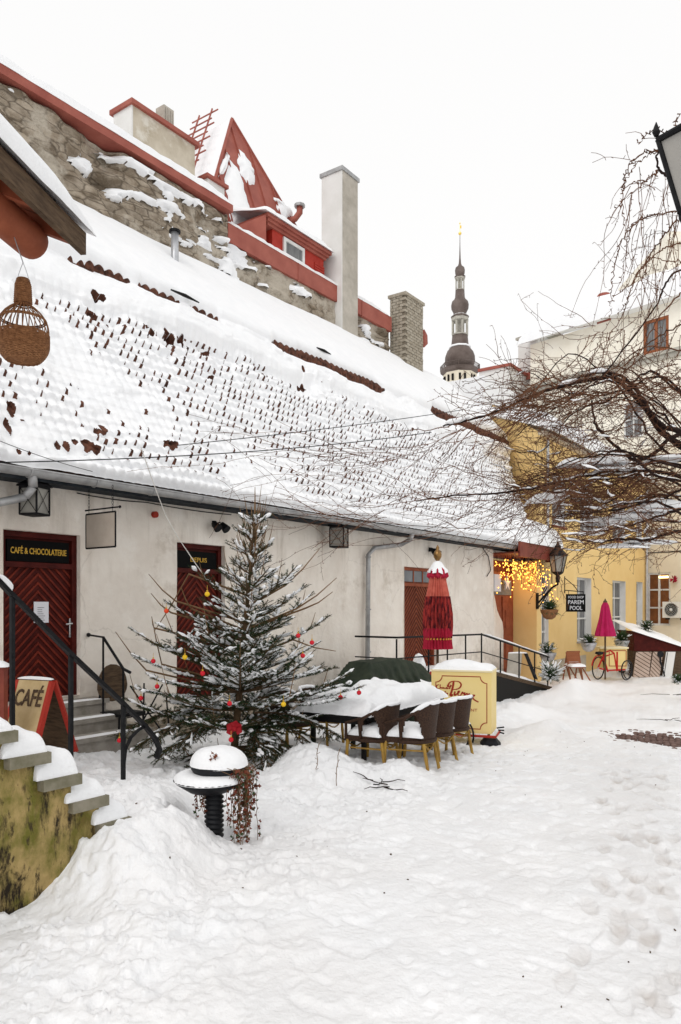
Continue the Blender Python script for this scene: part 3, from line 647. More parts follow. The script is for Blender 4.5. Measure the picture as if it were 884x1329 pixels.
# turret roof
P = [(14.1, 14.6, 12.0), (19.9, 14.6, 12.2), (16.6, 15.95, 16.55), (16.6, 21, 16.55), (14.1, 21, 12.0), (19.9, 21, 12.2)]
mb = MB(); mb.add(P, [(0, 1, 2)]); mb.add(P, [(1, 5, 3, 2), (0, 2, 3, 4), (5, 4, 3)]); 
mb.tube([P[0], P[2]], .05, 4); mb.tube([P[1], P[2]], .06, 4)
A, B, Cc = map(Vector, P[:3]); nrm = (B - A).cross(Cc - A).normalized(); nrm = nrm if nrm.y < 0 else -nrm
for k in range(1, 9):      # standing seams
    t = k / 9; b = A.lerp(B, t)
    e = (A.lerp(Cc, (t / .48)) if t < .48 else B.lerp(Cc, (1 - t) / .52)); e = b + (e - b) * .98
    mb.obox(b, (.025, 0, 0), nrm * .05, e - b)
mb.build('turret_roof', 'redmetal', nb)
def snowpatch(pts, off, name='snow', par=nb, th=.09):
    mb = MB(); k = len(pts); c = sum((Vector(p) for p in pts), Vector()) / k
    vs = [tuple(c + off * 1.3)]; 
    for q in (.7, 1.0):
        for i, p in enumerate(pts): vs.append(tuple(c.lerp(Vector(p), q) + off * (1.15 if q < 1 else .05)))
    fs = [(0, 1 + i, 1 + (i + 1) % k) for i in range(k)] + [(1 + i, 1 + k + i, 1 + k + (i + 1) % k, 1 + (i + 1) % k) for i in range(k)]
    mb.add(vs, fs); return mb.build(name, 'snow', par, smooth=True)
def on_tri(px, py):
    d = ray(px, py); return CAM + d * ((A - CAM).dot(nrm) / d.dot(nrm))
def zig(pts, n=5, amp=2.0, seed=1):
    r = random.Random(seed); out = []
    for i in range(len(pts)):
        a, b = pts[i], pts[(i + 1) % len(pts)]
        for k in range(n): t = k / n; out.append((a[0] + (b[0] - a[0]) * t + r.uniform(-amp, amp) * (k > 0), a[1] + (b[1] - a[1]) * t + r.uniform(-amp, amp) * (k > 0)))
    return out
for i, pl in enumerate([[(297, 206), (310, 222), (322, 268), (330, 290), (318, 295), (300, 296), (296, 262), (291, 232)], [(309, 193), (318, 205), (328, 222), (330, 240), (322, 241), (313, 228), (308, 212)],
                        [(293, 197), (297, 204), (290, 226), (283, 230), (287, 212)], [(355, 256), (372, 270), (380, 281), (368, 284), (360, 272)]]):
    snowpatch([on_tri(*q) for q in zig(pl, 4, 1.6, i)], nrm * .10)
Pl = [Vector(P[0]), Vector(P[2]), Vector(P[3]), Vector(P[4])]; nl = (Pl[1] - Pl[0]).cross(Pl[3] - Pl[0]).normalized(); nl = nl if nl.z > 0 else -nl
snowpatch([Pl[0] + Vector((.05, .1, 0)), Pl[0].lerp(Pl[1], .35), Pl[0].lerp(Pl[1], .7), Pl[1] + Vector((0, .05, 0)), Pl[1].lerp(Pl[2], .5), Pl[2], Pl[3]], nl * .12)
# roof ladder on the snowy side
mb = MB(); dn = (Pl[0] - Pl[1]).normalized(); s0 = Pl[1] + Vector((-.1, .5, 0)) + nl * .32; 
for k in (0, .55): mb.tube([s0 + Vector((0, k, 0)) - dn * .25, s0 + Vector((0, k, 0)) + dn * 3.2], .028, 5)
for k in range(8): q = s0 + dn * (k * .38); mb.tube([q - Vector((0, .12 if k % 2 else .3, 0)), q + Vector((0, .8, 0))], .022, 5)
mb.build('roof_ladder', 'redmetal', nb)
# dormer
mb = MB(); mb.box(15.9, 18.25, 13.75, 15.8, 11.55, 12.36)
for k in range(7): mb.box(17.8, 18.27, 13.73, 13.75, 11.60 + k * .075, 11.655 + k * .075)
dm = mb.build('dormer', 'redpaint', nb)
mb = MB(); 
for k, (z0, z1, o) in enumerate([(12.32, 12.40, .06), (12.402, 12.48, .12), (12.482, 12.58, .18)]): mb.box(15.7 - o, 18.25 + o, 13.75 - o, 15.8, z0, z1)
mb.prism([(15.5, 13.62, 11.6), (15.5, 13.62, 12.52), (14.6, 14.3, 11.9)], (.2, .3, 0))
mb.build('cornice', 'redmetal', dm)
mb = MB(); mb.pad((15.4, 13.55, 12.58), (3.05, 0, 0), (0, 1.6, .4), .20, 26, 8, seed=9, over=.04, rough=.2); mb.build('snow', 'snow', dm, smooth=True)
a = on_v(367, 322, 13.75); b = on_v(394, 345, 13.75); u0, u1 = a.x, b.x; z0, z1 = 11.72, 12.28
mb = MB(); mb.box(u0, u1, 13.70, 13.75, z0, z0 + .09); mb.box(u0, u1, 13.70, 13.75, z1 - .09, z1); mb.box(u0, u0 + .1, 13.70, 13.75, z0 + .09, z1 - .09); mb.box(u1 - .1, u1, 13.70, 13.75, z0 + .09, z1 - .09); wf = mb.build('window', 'whitewood', dm)
mb = MB(); mb.box(u0 + .1, u1 - .1, 13.735, 13.748, z0 + .09, z1 - .09); mb.build('pane', 'curtain', wf)
# red gooseneck vent
p = dep(373, 288, 23.8); q = dep(383, 284, 23.8); r_ = dep(389, 276, 23.8); s_ = dep(389, 268, 23.8)
vp = thing('roof_vent', 'small red bent vent pipe on the snowy roof above the dormer', 'vent pipe', tuple(p))
mb = MB(); mb.tube([p, q, r_, s_], .10, 8); mb.build('pipe', 'redmetal', vp, smooth=True)
mb = MB(); mb.tube([s_ - UP * .02, s_ + UP * .06], .17, 8); mb.build('cowl', 'zinc', vp)
# chimneys
c1 = thing('wide_chimney', 'wide white plastered chimney stack with red metal cap and stained side, behind the fire wall', 'chimney', (12.4, 14.5, 12))
mb = MB(); mb.box(11.5, 13.44, 14.2, 14.86, 11.5, 13.55); mb.cm = 1; mb.box(11.46, 11.499, 14.2, 14.86, 11.5, 13.55); mb.build('stack', ['stainwall', 'whitewall'], c1)
mb = MB(); mb.box(11.40, 13.54, 14.12, 14.94, 13.55, 13.66); mb.build('cap', 'redmetal', c1)
p = on_v(215, 158, 14.5); mb = MB(); mb.box(p.x - .14, p.x + .18, 14.4, 14.7, 13.66, 14.25); 
for k in range(6): mb.box(p.x - .15 + k * .055, p.x - .12 + k * .055, 14.385, 14.40, 13.7, 14.2)
mb.box(p.x + .2, p.x + .6, 14.4, 14.75, 13.66, 13.80); mb.build('cowl', 'greywall', c1)
c2 = thing('small_chimney', 'small square white chimney with red cap in front of the snowy turret roof side', 'chimney', (14, 14.3, 12))
mb = MB(); mb.box(13.88, 14.5, 14.2, 14.75, 11.5, 12.95); mb.build('stack', 'whitewall', c2)
mb = MB(); mb.box(13.8, 14.58, 14.12, 14.83, 12.95, 13.04); mb.build('cap', 'redmetal', c2)
c3 = thing('tall_chimney', 'tallest chimney, slender white and grey rendered shaft rising from the red parapet', 'chimney', (19, 13.5, 9))
mb = MB(); mb.box(18.62, 19.42, 13.30, 14.07, 8.9, 15.05, 0); mb.cm = 1; mb.box(18.58, 18.619, 13.31, 14.07, 8.9, 15.05); mb.build('shaft', ['greywall', 'whitewall'], c3)
mb = MB(); mb.box(18.54, 19.47, 13.26, 14.12, 15.05, 15.17); mb.build('cap', 'zinc', c3)
c4 = thing('brick_chimney', 'weathered buff brick chimney at the end of the fire wall', 'chimney', (22.4, 13.3, 8))
a = on_v(506, 385, 13.2); b = on_v(548, 388, 13.2); U0 = a.x + .15; U1 = b.x - .1; zt = 1.95 + 400 * (FW.dot(Vector((U0, 13.2, 0)))) / 985
a = on_v(526, 380, 13.1); U0 = a.x; b = on_v(549, 380, 13.1); U1 = b.x; a = on_u(506, 380, U0); V1c = a.y; zt = 1.95 + 405 * (.812 * U0 + .5837 * 13.1) / 985
mb = MB(); mb.box(U0 + .02, U1 - .02, 13.12, V1c - .02, 6.5, zt); cb = mb.build('core', 'mortar', c4)
mb = MB(); z = 7.0; row_ = 0
while z < zt - .06:
    j = R.uniform
    y = 13.10 + (.12 if row_ % 2 else 0)
    while y < V1c - .02:
        e = min(y + .235, V1c); mb.box(U0 - .012 + j(-.008, .008), U0 + .05, y, e - .015, z, z + .085); y += .25
    x = U0 + (.12 if row_ % 2 else 0)
    while x < U1 - .02:
        e = min(x + .235, U1); mb.box(x, e - .015, 13.10 - .012 + j(-.008, .008), 13.16, z, z + .085); x += .25
    z += .10; row_ += 1
mb.box(U0 - .05, U1 + .05, 13.05, V1c + .05, zt - .06, zt + .04)
mb.build('bricks', 'brick', c4)
# red metal bracket beside the brick chimney
sp = on_v(551, 440, 13.6); mb = MB(); mb.prism([(sp.x, 13.6, sp.z - .3), (sp.x + .25, 13.6, sp.z - .1), (sp.x + .22, 13.6, sp.z + .2), (sp.x, 13.6, sp.z + .35)], (0, .5, 0)); mb.build('flashing', 'redmetal', c4)
# things on the upper snow roof
p = on_v(227, 330, 12.9); rv = thing('roof_flue', 'thin galvanised flue pipe standing in deep roof snow below the fire wall', 'flue', (p.x, 12.9, 9.0))
zt_ = 1.95 + (785 - 302) * (.812 * p.x + .5837 * 12.9) / 985
mb = MB(); mb.tube([(p.x, 12.9, 9.0), (p.x, 12.9, zt_)], .085, 10); mb.build('pipe', 'tin', rv, smooth=True)
mb = MB(); mb.tube([(p.x, 12.9, zt_), (p.x, 12.9, zt_ + .05)], .13, 10); mb.build('cap', 'iron', rv)
for i, (xa, ya, xb, yb) in enumerate([(222, 371, 262, 391), (411, 447, 433, 459)]):
    n = Vector((0, n2v, n2z)); q0 = Vector((0, V1, Z1)) + n * .52
    def cut(px, py): d = ray(px, py); return CAM + d * ((q0 - CAM).dot(n) / d.dot(n))
    a, b = cut(xa, ya), cut(xb, yb); mb = MB(); e = Vector((0, e2v, e2z)) * .07
    b = Vector((b.x, a.y * .5 + b.y * .5, a.z * .5 + b.z * .5)); a = Vector((a.x, b.y, b.z))
    mb.tube([a - n * .05, a.lerp(b, .5) - n * .045, b - n * .06], [.015, .035, .012], 5); tag(mb.build('roof_hatch', 'darkgap'), ['long dark hatch edge showing in the roof snow below the flue pipe', 'short dark hatch edge in the roof snow below the tall chimney'][i], 'roof hatch', 'hatches in the roof snow')

# ================= TOWN HALL SPIRE =================
SY = 115.0; s = SY / 985
base = dep(597, 785, SY); bx, by = base.x, base.y
def zz_(py): return 1.95 + (785 - py) * s
tw = thing('church_spire', 'slender brown baroque spire with stacked onion bulbs, open lanterns and golden vane', 'spire', (bx, by, 0))
def lp(prof): return [(w * s, zz_(py)) for w, py in prof]
mb = MB(); mb.lathe(lp([(21, 785), (21, 492), (22, 486)]), (bx, by, 0), 8, ph=PI / 8); 
mb.build('shaft', 'cream', tw)
mb = MB()
for k in range(8):
    a = 2 * PI * k / 8 + a0; 
    for q in (-.16, .16): mb.tube([(bx + 20.4 * s * math.cos(a + q), by + 20.4 * s * math.sin(a + q), zz_(498)), (bx + 20.4 * s * math.cos(a + q), by + 20.4 * s * math.sin(a + q), zz_(490))], 1.6 * s, 6)
mb.build('opening', 'darkgap', tw)
mb = MB(); mb.lathe(lp([(20, 488), (25, 484), (25.5, 481), (25, 480), (15, 480)]), (bx, by, 0), 8, ph=PI / 8)
for k in range(8):
    a = PI / 8 + 2 * PI * k / 8; b = a + PI / 4
    pa = Vector((bx + 25 * s * math.cos(a), by + 25 * s * math.sin(a), 0)); pb = Vector((bx + 25 * s * math.cos(b), by + 25 * s * math.sin(b), 0))
    for py in (474.5,): mb.tube([pa + UP * zz_(py), pb + UP * zz_(py)], .55 * s, 4)
    for t in np.arange(0, 1, .12): q = pa.lerp(pb, t); mb.tube([q + UP * zz_(481), q + UP * zz_(474.5)], (.7 if t == 0 else .3) * s, 4)
mb.build('balustrade', 'copper', tw)
mb = MB(); mb.lathe(lp([(15, 481), (17.5, 476), (19.5, 470), (19.2, 463), (17, 457), (13, 452), (11.5, 450), (11, 446), (10, 436)]), (bx, by, 0), 16, ph=PI / 8); mb.build('lower_bulb', 'copper', tw, smooth=True)
mb = MB(); mb.lathe(lp([(10.8, 436), (11.2, 434.5), (8, 434), (3.5, 433), (3.5, 419), (9, 418), (11.4, 417), (11.6, 414), (11, 412.5)]), (bx, by, 0), 8)
for k in range(8):
    a = 2 * PI * k / 8; mb.tube([(bx + 9.8 * s * math.cos(a), by + 9.8 * s * math.sin(a), zz_(435)), (bx + 9.8 * s * math.cos(a), by + 9.8 * s * math.sin(a), zz_(418))], 1.5 * s, 6)
mb.build('lower_lantern', 'palestone', tw)
mb = MB(); mb.lathe(lp([(11, 413), (11.8, 411.5), (8, 409), (8.5, 406), (11, 401), (11.4, 396), (10.5, 392), (7.5, 389), (6.3, 386), (5.8, 377)]), (bx, by, 0), 16); mb.build('middle_bulb', 'copper', tw, smooth=True)
mb = MB(); mb.lathe(lp([(6, 377), (6.3, 376), (3, 375), (1.6, 374.5), (1.6, 365), (4, 364), (6.8, 362), (6.8, 360)]), (bx, by, 0), 8)
for k in range(8):
    a = 2 * PI * k / 8; mb.tube([(bx + 5.4 * s * math.cos(a), by + 5.4 * s * math.sin(a), zz_(376)), (bx + 5.4 * s * math.cos(a), by + 5.4 * s * math.sin(a), zz_(363))], .8 * s, 6)
mb.build('upper_lantern', 'palestone', tw)
mb = MB(); mb.lathe(lp([(6.8, 360.5), (7.2, 359), (4.6, 358), (6.2, 355), (6.5, 351), (5.6, 347.5), (2.6, 345), (1.6, 342), (1, 335), (.5, 320), (.3, 305)]), (bx, by, 0), 14); mb.build('needle', 'copper', tw, smooth=True)
mb = MB(); mb.ball((bx, by, zz_(303)), 2.1 * s, 10); mb.tube([(bx, by, zz_(301)), (bx, by, zz_(288))], .35 * s, 5); mb.obox((bx, by, zz_(296)), RT * 2 * s, FW * .1, UP * 3.5 * s); mb.ball((bx, by, zz_(290)), .9 * s, 6); mb.build('vane', 'gilt', tw)
mb = MB(); 
for (w, py, hh) in ((14, 451, 2.5), (8.5, 410, 2)): 
    mb.lathe([((w + .5) * s, zz_(py + 1)), (w * s, zz_(py - 1.2)), (w * .6 * s, zz_(py - 2.0))], (bx, by, 0), 9)
mb.build('snow', 'snow', tw, smooth=True)

# ================= YELLOW BUILDING =================
yb = thing('yellow_building', 'two-storey yellow rendered building with white window recesses and snowy roof', 'building', (29, 10, -.5))
YV = 8.8; YE = 35.9
def du(px, v=YV): return on_v(px, 785, v).x
wins = [(du(701.5), du(712), .1, 2.92), (du(749), du(767.5), .66, 2.92), (du(795), du(812), .66, 2.92), (du(826), du(834), .3, 2.95)]
up = [(24.0, 25.2, 4.55, 6.2), (du(753), du(769), 4.55, 6.2), (du(795), du(811), 4.55, 6.2), (du(826), du(833), 4.55, 6.2)]
ops = wins + up
us = sorted(set([23.0, YE] + [w[k] for w in ops for k in (0, 1)] + list(np.arange(23.25, YE, .6)))); zs = sorted(set([-1.0, 7.35] + [w[k] for w in ops for k in (2, 3)] + list(np.arange(-.8, 7.3, .6))))
X, Z = np.meshgrid(us, zs, indexing='ij'); msk = np.ones((len(us) - 1, len(zs) - 1), bool)
for i in range(len(us) - 1):
    for j in range(len(zs) - 1):
        uc = (us[i] + us[i + 1]) / 2; zc = (zs[j] + zs[j + 1]) / 2
        msk[i, j] = not any(d[0] < uc < d[1] and d[2] < zc < d[3] for d in ops)
mb = MB(); mb.grid(X, YV + 0 * X, Z, msk)
mb.add([(22.9, YV + .002, 3.3), (26.9, 12.2, 3.3), (26.9, 12.2, 9.6), (22.9, YV + .002, 7.35)], [(0, 1, 2, 3)])
mb.add([(22.9, YV, 3.3), (23.0, YV, 3.3), (23.0, YV, 7.35), (22.9, YV, 7.35)], [(0, 1, 2, 3)])
mb.box(22.62, 23.02, YV - .02, 10.0, -1, 3.32)      # jamb of the entrance recess
mb.build('wall', 'yellow', yb)
def window(parent, o, e, n, w, h, depth=.22, fr='whitewood', pane='curtain', cols=2, rows=(.68,), reveal='whitewall', t=.06):
    """casement set in a recess: o lower-left corner on the wall face, e along the wall, n outward"""
    o, e, n = Vector(o), Vector(e).normalized(), Vector(n).normalized(); i = -n * depth
    mb = MB(); T = t
    b = o + i
    mb.obox(b, e * T, n * .05, UP * h); mb.obox(b + e * (w - T), e * T, n * .05, UP * h); mb.obox(b + e * T, e * (w - 2 * T), n * .05, UP * T); mb.obox(b + e * T + UP * (h - T), e * (w - 2 * T), n * .05, UP * T)
    for c in range(1, cols): mb.obox(b + e * (w * c / cols - T / 2) + UP * T + n * .002, e * T, n * .05, UP * (h - 2 * T))
    for r in rows: mb.obox(b + e * T + UP * (h * r) + n * .006, e * (w - 2 * T), n * .05, UP * T * .8)
    wd = mb.build('window', fr, parent)
    mb = MB(); mb.obox(b + e * T * .5 + UP * T * .5 - n * .02, e * (w - T), n * .025, UP * (h - T)); mb.build('pane', pane, wd)
    if reveal:
        mb = MB(); q = .012
        mb.add([o, o + i, o + i + UP * h, o + UP * h], [(0, 1, 2, 3)]); k = o + e * w; mb.add([k, k + i, k + i + UP * h, k + UP * h], [(0, 1, 2, 3)])
        mb.add([o, k, k + i, o + i], [(0, 1, 2, 3)]); mb.add([o + UP * h, k + UP * h, k + i + UP * h, o + i + UP * h], [(0, 1, 2, 3)]); mb.build('reveal', reveal, wd)
    return wd
for k, d in enumerate(wins): window(yb, (d[0], YV, d[2]), (1, 0, 0), (0, -1, 0), d[1] - d[0], d[3] - d[2], .24 if k else .15, t=.07, rows=(.34, .68))
for d in up: 
    wd = window(yb, (d[0], YV, d[2]), (1, 0, 0), (0, -1, 0), d[1] - d[0], d[3] - d[2], .10, t=.07, rows=(.5,))
    mb = MB(); mb.box(d[0] - .04, d[1] + .04, YV - .08, YV, d[2] - .06, d[2] - .004); mb.build('sill', 'frame', wd)
mb = MB(); mb.box(wins[1][0] - .05, wins[1][1] + .02, YV - .08, YV - .002, .60, .655); mb.build('sill', 'zinc', yb)
mb = MB(); mb.box(22.8, YE, YV - .22, YV + .01, 7.26, 7.36); mb.build('eave', 'stainwall', yb)
mb = MB(); mb.tube([(23.35, YV - .1, 7.2), (23.35, YV - .1, 3.9)], .05, 8); mb.build('downpipe', 'tin', yb)
mb = MB(); mb.tube([(YE - .25, YV - .09, 7.2), (YE - .25, YV - .09, -.5)], .055, 8); mb.build('downpipe', 'tin', yb)
mb = MB(); mb.pad((22.6, YV - .42, 7.34), (YE - 22.4, 0, 0), (5.2, 5.2, 2.4), .55, 60, 14, seed=21, over=.12, rough=.25, p=4, sc=1.1); mb.build('roof_snow', 'roofsnow', yb, smooth=True)
mb = MB(); mb.box(22.9, 27.4, YV - .015, YV - .002, -.9, .15); mb.build('plinth_patch', 'stainwall', yb)
# entrance recess with red timber door
ent = thing('entrance_recess', 'dark red carved entrance door set back between plaster wall and yellow pier', 'entrance', (21.5, 9.9, -.3))
mb = MB(); mb.box(20.06, 22.62, 9.60, 9.66, -.6, 3.3); mb.build('surround', 'frame', ent)
mb = MB(); mb.box(20.75, 22.45, 9.48, 9.60, .0, 2.95); 
for (a, b, c, d) in ((20.95, 21.5, .2, 1.0), (21.65, 22.25, .2, 1.0), (20.95, 21.5, 1.15, 1.9), (21.65, 22.25, 1.15, 1.9)):
    mb.box(a, b, 9.45, 9.48, c, d); mb.box(a + .1, b - .1, 9.43, 9.45, c + .1, d - .1)
mb.box(21.55, 21.6, 9.43, 9.48, .0, 2.2)
dr = mb.build('door', 'doorbrown', ent)
mb = MB(); mb.box(20.95, 22.25, 9.455, 9.48, 2.25, 2.7); mb.build('fanlight', 'glass', dr)
# canopy
cn = thing('entrance_canopy', 'red timber canopy with rounded snow load over the entrance with fairy lights', 'canopy', (22, 9, 3.4))
mb = MB(); mb.box(20.1, 23.45, 8.30, 9.9, 3.40, 3.44); mb.box(20.1, 23.45, 8.28, 8.34, 3.30, 3.72); mb.box(23.40, 23.46, 8.34, 9.7, 3.30, 3.72); mb.build('fascia', 'frame', cn)
mb = MB(); mb.pad((20.6, 8.28, 3.72), (2.9, 0, 0), (0, 1.6, .4), .62, 20, 12, seed=31, over=.06, rough=.12, p=2.0); mb.build('snow', 'snow', cn, smooth=True)
# fairy lights
fl = thing('fairy_lights', 'tangle of glowing warm fairy lights hanging under the red canopy', 'fairy lights', (21.8, 9, 2.9))
mb = MB(); wr = MB()
pts = []
for k in range(300):
    u = 20.2 + 3.3 * R.random() ** 1.1; 
    z = 3.28 - abs(R.gauss(0, .38)) - .12 * R.random(); z -= .55 * max(0, (u - 22.3)); z = max(z, 1.9)
    pts.append(Vector((u, R.uniform(8.35, 9.2), z)))
for p in pts[:280]: mb.lathe([(.001, -.022), (.020, 0), (.001, .022)], p, 5)
for p in pts[::2]: wr.tube([(p.x, p.y, 3.38), p], .004, 3, cap=False)
b_ = mb.build('bulbs', 'bulb', fl); b_['kind'] = 'stuff'; wr.build('cable', 'iron', fl)
ld = bpy.data.lights.new('fairy_glow', 'POINT'); ld.energy = 14; ld.color = (1, .55, .16); ld.shadow_soft_size = .35
lo = bpy.data.objects.new('fairy_glow', ld); COL.objects.link(lo); lo.location = (21.9, 9.0, 2.8)
# star and white sign in the recess
p = on_v(659, 757, 9.3); so = MB(); v_ = []
so.prism([(p.x + (.24 if k % 2 == 0 else .09) * math.cos(PI / 2 + k * PI / 5), 9.3, p.z + (.24 if k % 2 == 0 else .09) * math.sin(PI / 2 + k * PI / 5)) for k in range(10)], (0, .05, 0))
tag(so.build('star_ornament', 'hang'), 'pale paper star hanging in the entrance under the fairy lights', 'star ornament')
a = on_v(640, 745, WV - .0); b = on_v(650, 770, WV - .0); hs_ = MB(); hs_.box(20.10, 20.55, 9.05, 9.09, b.z + .05, a.z); tag(hs_.build('blank_panel', 'hang'), 'blank white panel hanging at the corner of the plaster wall', 'panel')

# ================= WHITE BUILDING BEHIND =================
Dw = Vector((-.238, -.971, 0)).normalized(); Pw = Vector((37.36, 14.84, 0)); Nw = Vector((-.971, .238, 0)).normalized()
wb = thing('white_building', 'tall pale building closing the street, thick snow on its eaves and a brown window', 'building', tuple(Pw))
def W(t, z, o=0): return Pw + Dw * t + UP * z + Nw * o
def wcut(px, py): return on_pl(px, py, Pw, Dw)
a = wcut(835, 408); b = wcut(868, 450); ta, tb = (a - Pw).dot(Dw), (b - Pw).dot(Dw); wz0, wz1 = 13.25, 14.75
a = wcut(840, 745); b = wcut(870, 812); tc_, td = (a - Pw).dot(Dw), (b - Pw).dot(Dw); lz0, lz1 = b.z, a.z + .05
ops = [(ta, tb, wz0, wz1), (tc_, td, lz0, lz1)]
us = sorted(set([0, 16.0] + [w[k] for w in ops for k in (0, 1)])); zs = sorted(set([-1, 15.3, 9.0] + [w[k] for w in ops for k in (2, 3)]))
mb = MB()
for i in range(len(us) - 1):
    for j in range(len(zs) - 1):
        uc = (us[i] + us[i + 1]) / 2; zc = (zs[j] + zs[j + 1]) / 2
        if any(d[0] < uc < d[1] and d[2] < zc < d[3] for d in ops): continue
        mb.add([tuple(W(us[i], zs[j])), tuple(W(us[i + 1], zs[j])), tuple(W(us[i + 1], zs[j + 1])), tuple(W(us[i], zs[j + 1]))], [(0, 1, 2, 3)], 0 if zc < 9 else 1)
mb.obox(W(0, -1, -.01), Dw * .01, -Nw * 10, UP * 16.3, 1)
mb.build('wall', ['cream', 'cream2'], wb)
window(wb, W(ta, wz0), Dw, Nw, tb - ta, wz1 - wz0, .06, 'winbrown', 'curtain', 2, (), 'winbrown', t=.13)
window(wb, W(tc_, lz0), Dw, Nw, td - tc_, lz1 - lz0, .10, 'whitewood', 'warmroom', 2, (.32, .66), 'whitewall', t=.085)
for t0, t1, z0, z1 in ((5.2, 6.1, 9.6, 11.2), (8.3, 9.2, 9.6, 11.2)): 
    window(wb, W(t0, z0, .03), Dw, Nw, t1 - t0, z1 - z0, .02, 'whitewood', 'curtain', 2, (.5,), None)
mb = MB(); mb.obox(W(-.1, 13.02, 0), Dw * 16, Nw * .22, UP * .14); mb.obox(W(-.1, 12.80, 0), Dw * 16, Nw * .12, UP * .21); mb.build('cornice', 'palestone', wb)
mb = MB(); mb.pad(W(-.35, 15.28, .55), Dw * 16.5, -Nw * 7 + UP * 2.6, 1.15, 60, 10, seed=41, over=.1, rough=.18, p=4, sc=.8); mb.build('roof_snow', 'roofsnow', wb, smooth=True)
mb = MB(); mb.obox(W(-1.2, -1, -.6), Dw * 1.2, -Nw * 3, UP * 17.0); mb.build('side_wing', 'whitewall', wb); mb = MB(); mb.obox(W(-1.3, 16.0, -.5), Dw * 1.9, -Nw * 3.2, UP * .12); mb.build('wing_cap', 'palestone', wb)
mb = MB(); mb.obox(W(-1.0, 13.75, -.45), Dw * .95, -Nw * .12, UP * .35); mb.build('flashing', 'redmetal', wb)
q = dep(784, 399, 38.5); q = q - UP * .95; mb = MB(); mb.lathe([(.34, -.9), (.36, -.1), (.44, -.05), (.40, .12), (.34, .5), (.30, .56)], (q.x + 0, q.y, q.z + 1.05), 10); 
tag(mb.build('roof_ventilator', 'redmetal'), 'round red metal ventilator poking out of roof snow on the white building', 'ventilator')
a = wcut(822, 385); b = wcut(868, 360); mb = MB(); a = a - Nw * 3; b = b - Nw * 3; a = dep(820, 392, 37.5); b = dep(867, 375, 36.0); mb.prism([a, b, b + UP * .75, a + UP * .25], FW * .4); tag(mb.build('red_brick_parapet', 'redmetal'), 'short red brick parapet above the roof snow of the white building', 'parapet')
a = dep(868, 785, 44); mb = MB(); mb.obox(Vector((a.x, a.y, -1)), RT * 14, FW * 8, UP * 24.6); mb.obox(Vector((a.x, a.y, 22.9)) - RT * .2 - FW * .3, RT * 14, FW * .29, UP * .35); tag(mb.build('pale_building', 'cream2'), 'tall pale building with a moulded cornice at the right edge, behind the street lantern', 'building')
# gabled fire wall in the gap
gw = thing('white_gable', 'plain white gable wall with red metal coping in the gap below the spire', 'gable wall', (36, 16, 0))
pts = [(622, 486), (661, 475)]
mb = MB(); zt = 13.9
A = Vector((35.8, 15.3, 0)); B = Vector((35.8, 16.97, 0)); Cc = Vector((38.5, 15.3, 0))
mb.obox(A - UP * 1, B - A, Cc - A, UP * (zt + 1)); mb.build('wall', 'whitewall', gw)
mb = MB(); mb.obox(A + Vector((-.1, -.1, zt)), (0, 1.8, 0), (2.8, 0, 0), (0, 0, .14)); mb.build('coping', 'redmetal', gw)
bh = thing('snowy_roofed_house', 'low house with a smooth snow-covered roof in front of the spire', 'house', (34, 19, 0))
mb = MB(); mb.box(30, 37, 16.97, 26, 0, 10.8); mb.build('wall', 'whitewall', bh)
mb = MB(); mb.prism([(30, 16.9, 12.0), (30, 20, 13.9), (30, 26, 11.0)], (7, 0, 0)); mb.box(30, 36, 14, 16.96, 10.0, 11.8); mb.build('roof', 'snow', bh)
mb = MB(); mb.prism([(34.2, 14.6, 11.8), (35, 14.6, 11.8), (35, 14.6, 12.3)], (0, .8, 0)); mb.build('flashing', 'redmetal', bh)
# ================= STAIR WALL, STAIRS, RAIL =================
sw = thing('stair_wall', 'mossy yellow rendered stair wall with stepped stone caps under snow at the left', 'stair wall', (3, 4.4, 0))
wv = 4.4
caps = []   # (u left, u right, top z)
for (xl, yl, xr, yr) in [(-40, 962, 24, 943), (13, 985, 67, 976), (57, 1015, 107, 1003), (95, 1043, 142, 1032), (131, 1071, 171, 1060)]:
    a = on_v(xl, yl, wv - .05); b = on_v(xr, yr, wv - .05); caps.append((a.x, b.x, (a.z + b.z) / 2))
mb = MB(); uL = caps[0][0] - 1.2
zc = [c[2] - .072 for c in caps]
X = []; 
def wallstep(u0, u1, zt, vv0=wv, vv1=wv + .26):
    uu = np.arange(u0, u1 + .029, .03); uu = np.append(uu[uu < u1 - .005], u1); zz = np.arange(-.7, zt, .03); zz = np.append(zz[zz < zt - .005], zt)
    X, Z = np.meshgrid(uu, zz, indexing='ij'); Y = vv0 + (fbm(X * 2.2, Z * 1.6, 130, 4) - .5) * .10 + .02 * (sstep(.52, .6, fbm(X * 3.5, Z * 2.5, 131, 4)))
    mb.grid(X, Y, Z); mb.box(u0, u1, vv0 + .05, vv1, -.7, zt)
for k in range(5):
    u1 = caps[k][1] - .05; u0 = (caps[k - 1][1] - .05) if k else uL
    wallstep(u0, u1, zc[k])
mb.build('wall', 'mossy', sw, smooth=True)
for k, (a, b, z) in enumerate(caps):
    mb = MB(); mb.box(a - (1.2 if k == 0 else 0), b, wv - .05, wv + .30, z - .07, z); mb.build('cap', 'slabcap', sw)
    mb = MB(); a2 = a - (1.2 if k == 0 else .03); mb.pad((a2, wv - .02, z), (b - a2 - .01, 0, 0), (0, .3, 0), .13, 24, 16, seed=50 + k, rough=.38, over=.0, p=2.4, drop=.0)
    mb.build('snow', 'snow', sw, smooth=True)
stn = thing('snowy_stairs', 'outdoor stairs buried in snow between the mossy wall and the black railing', 'stairs', (3, 5, 0))
mb = MB()
for k, (a, b, z) in enumerate(caps): mb.box(a - (1.2 if k == 0 else 0), b + .02, wv + .30, 5.75, -.5, z - .12)
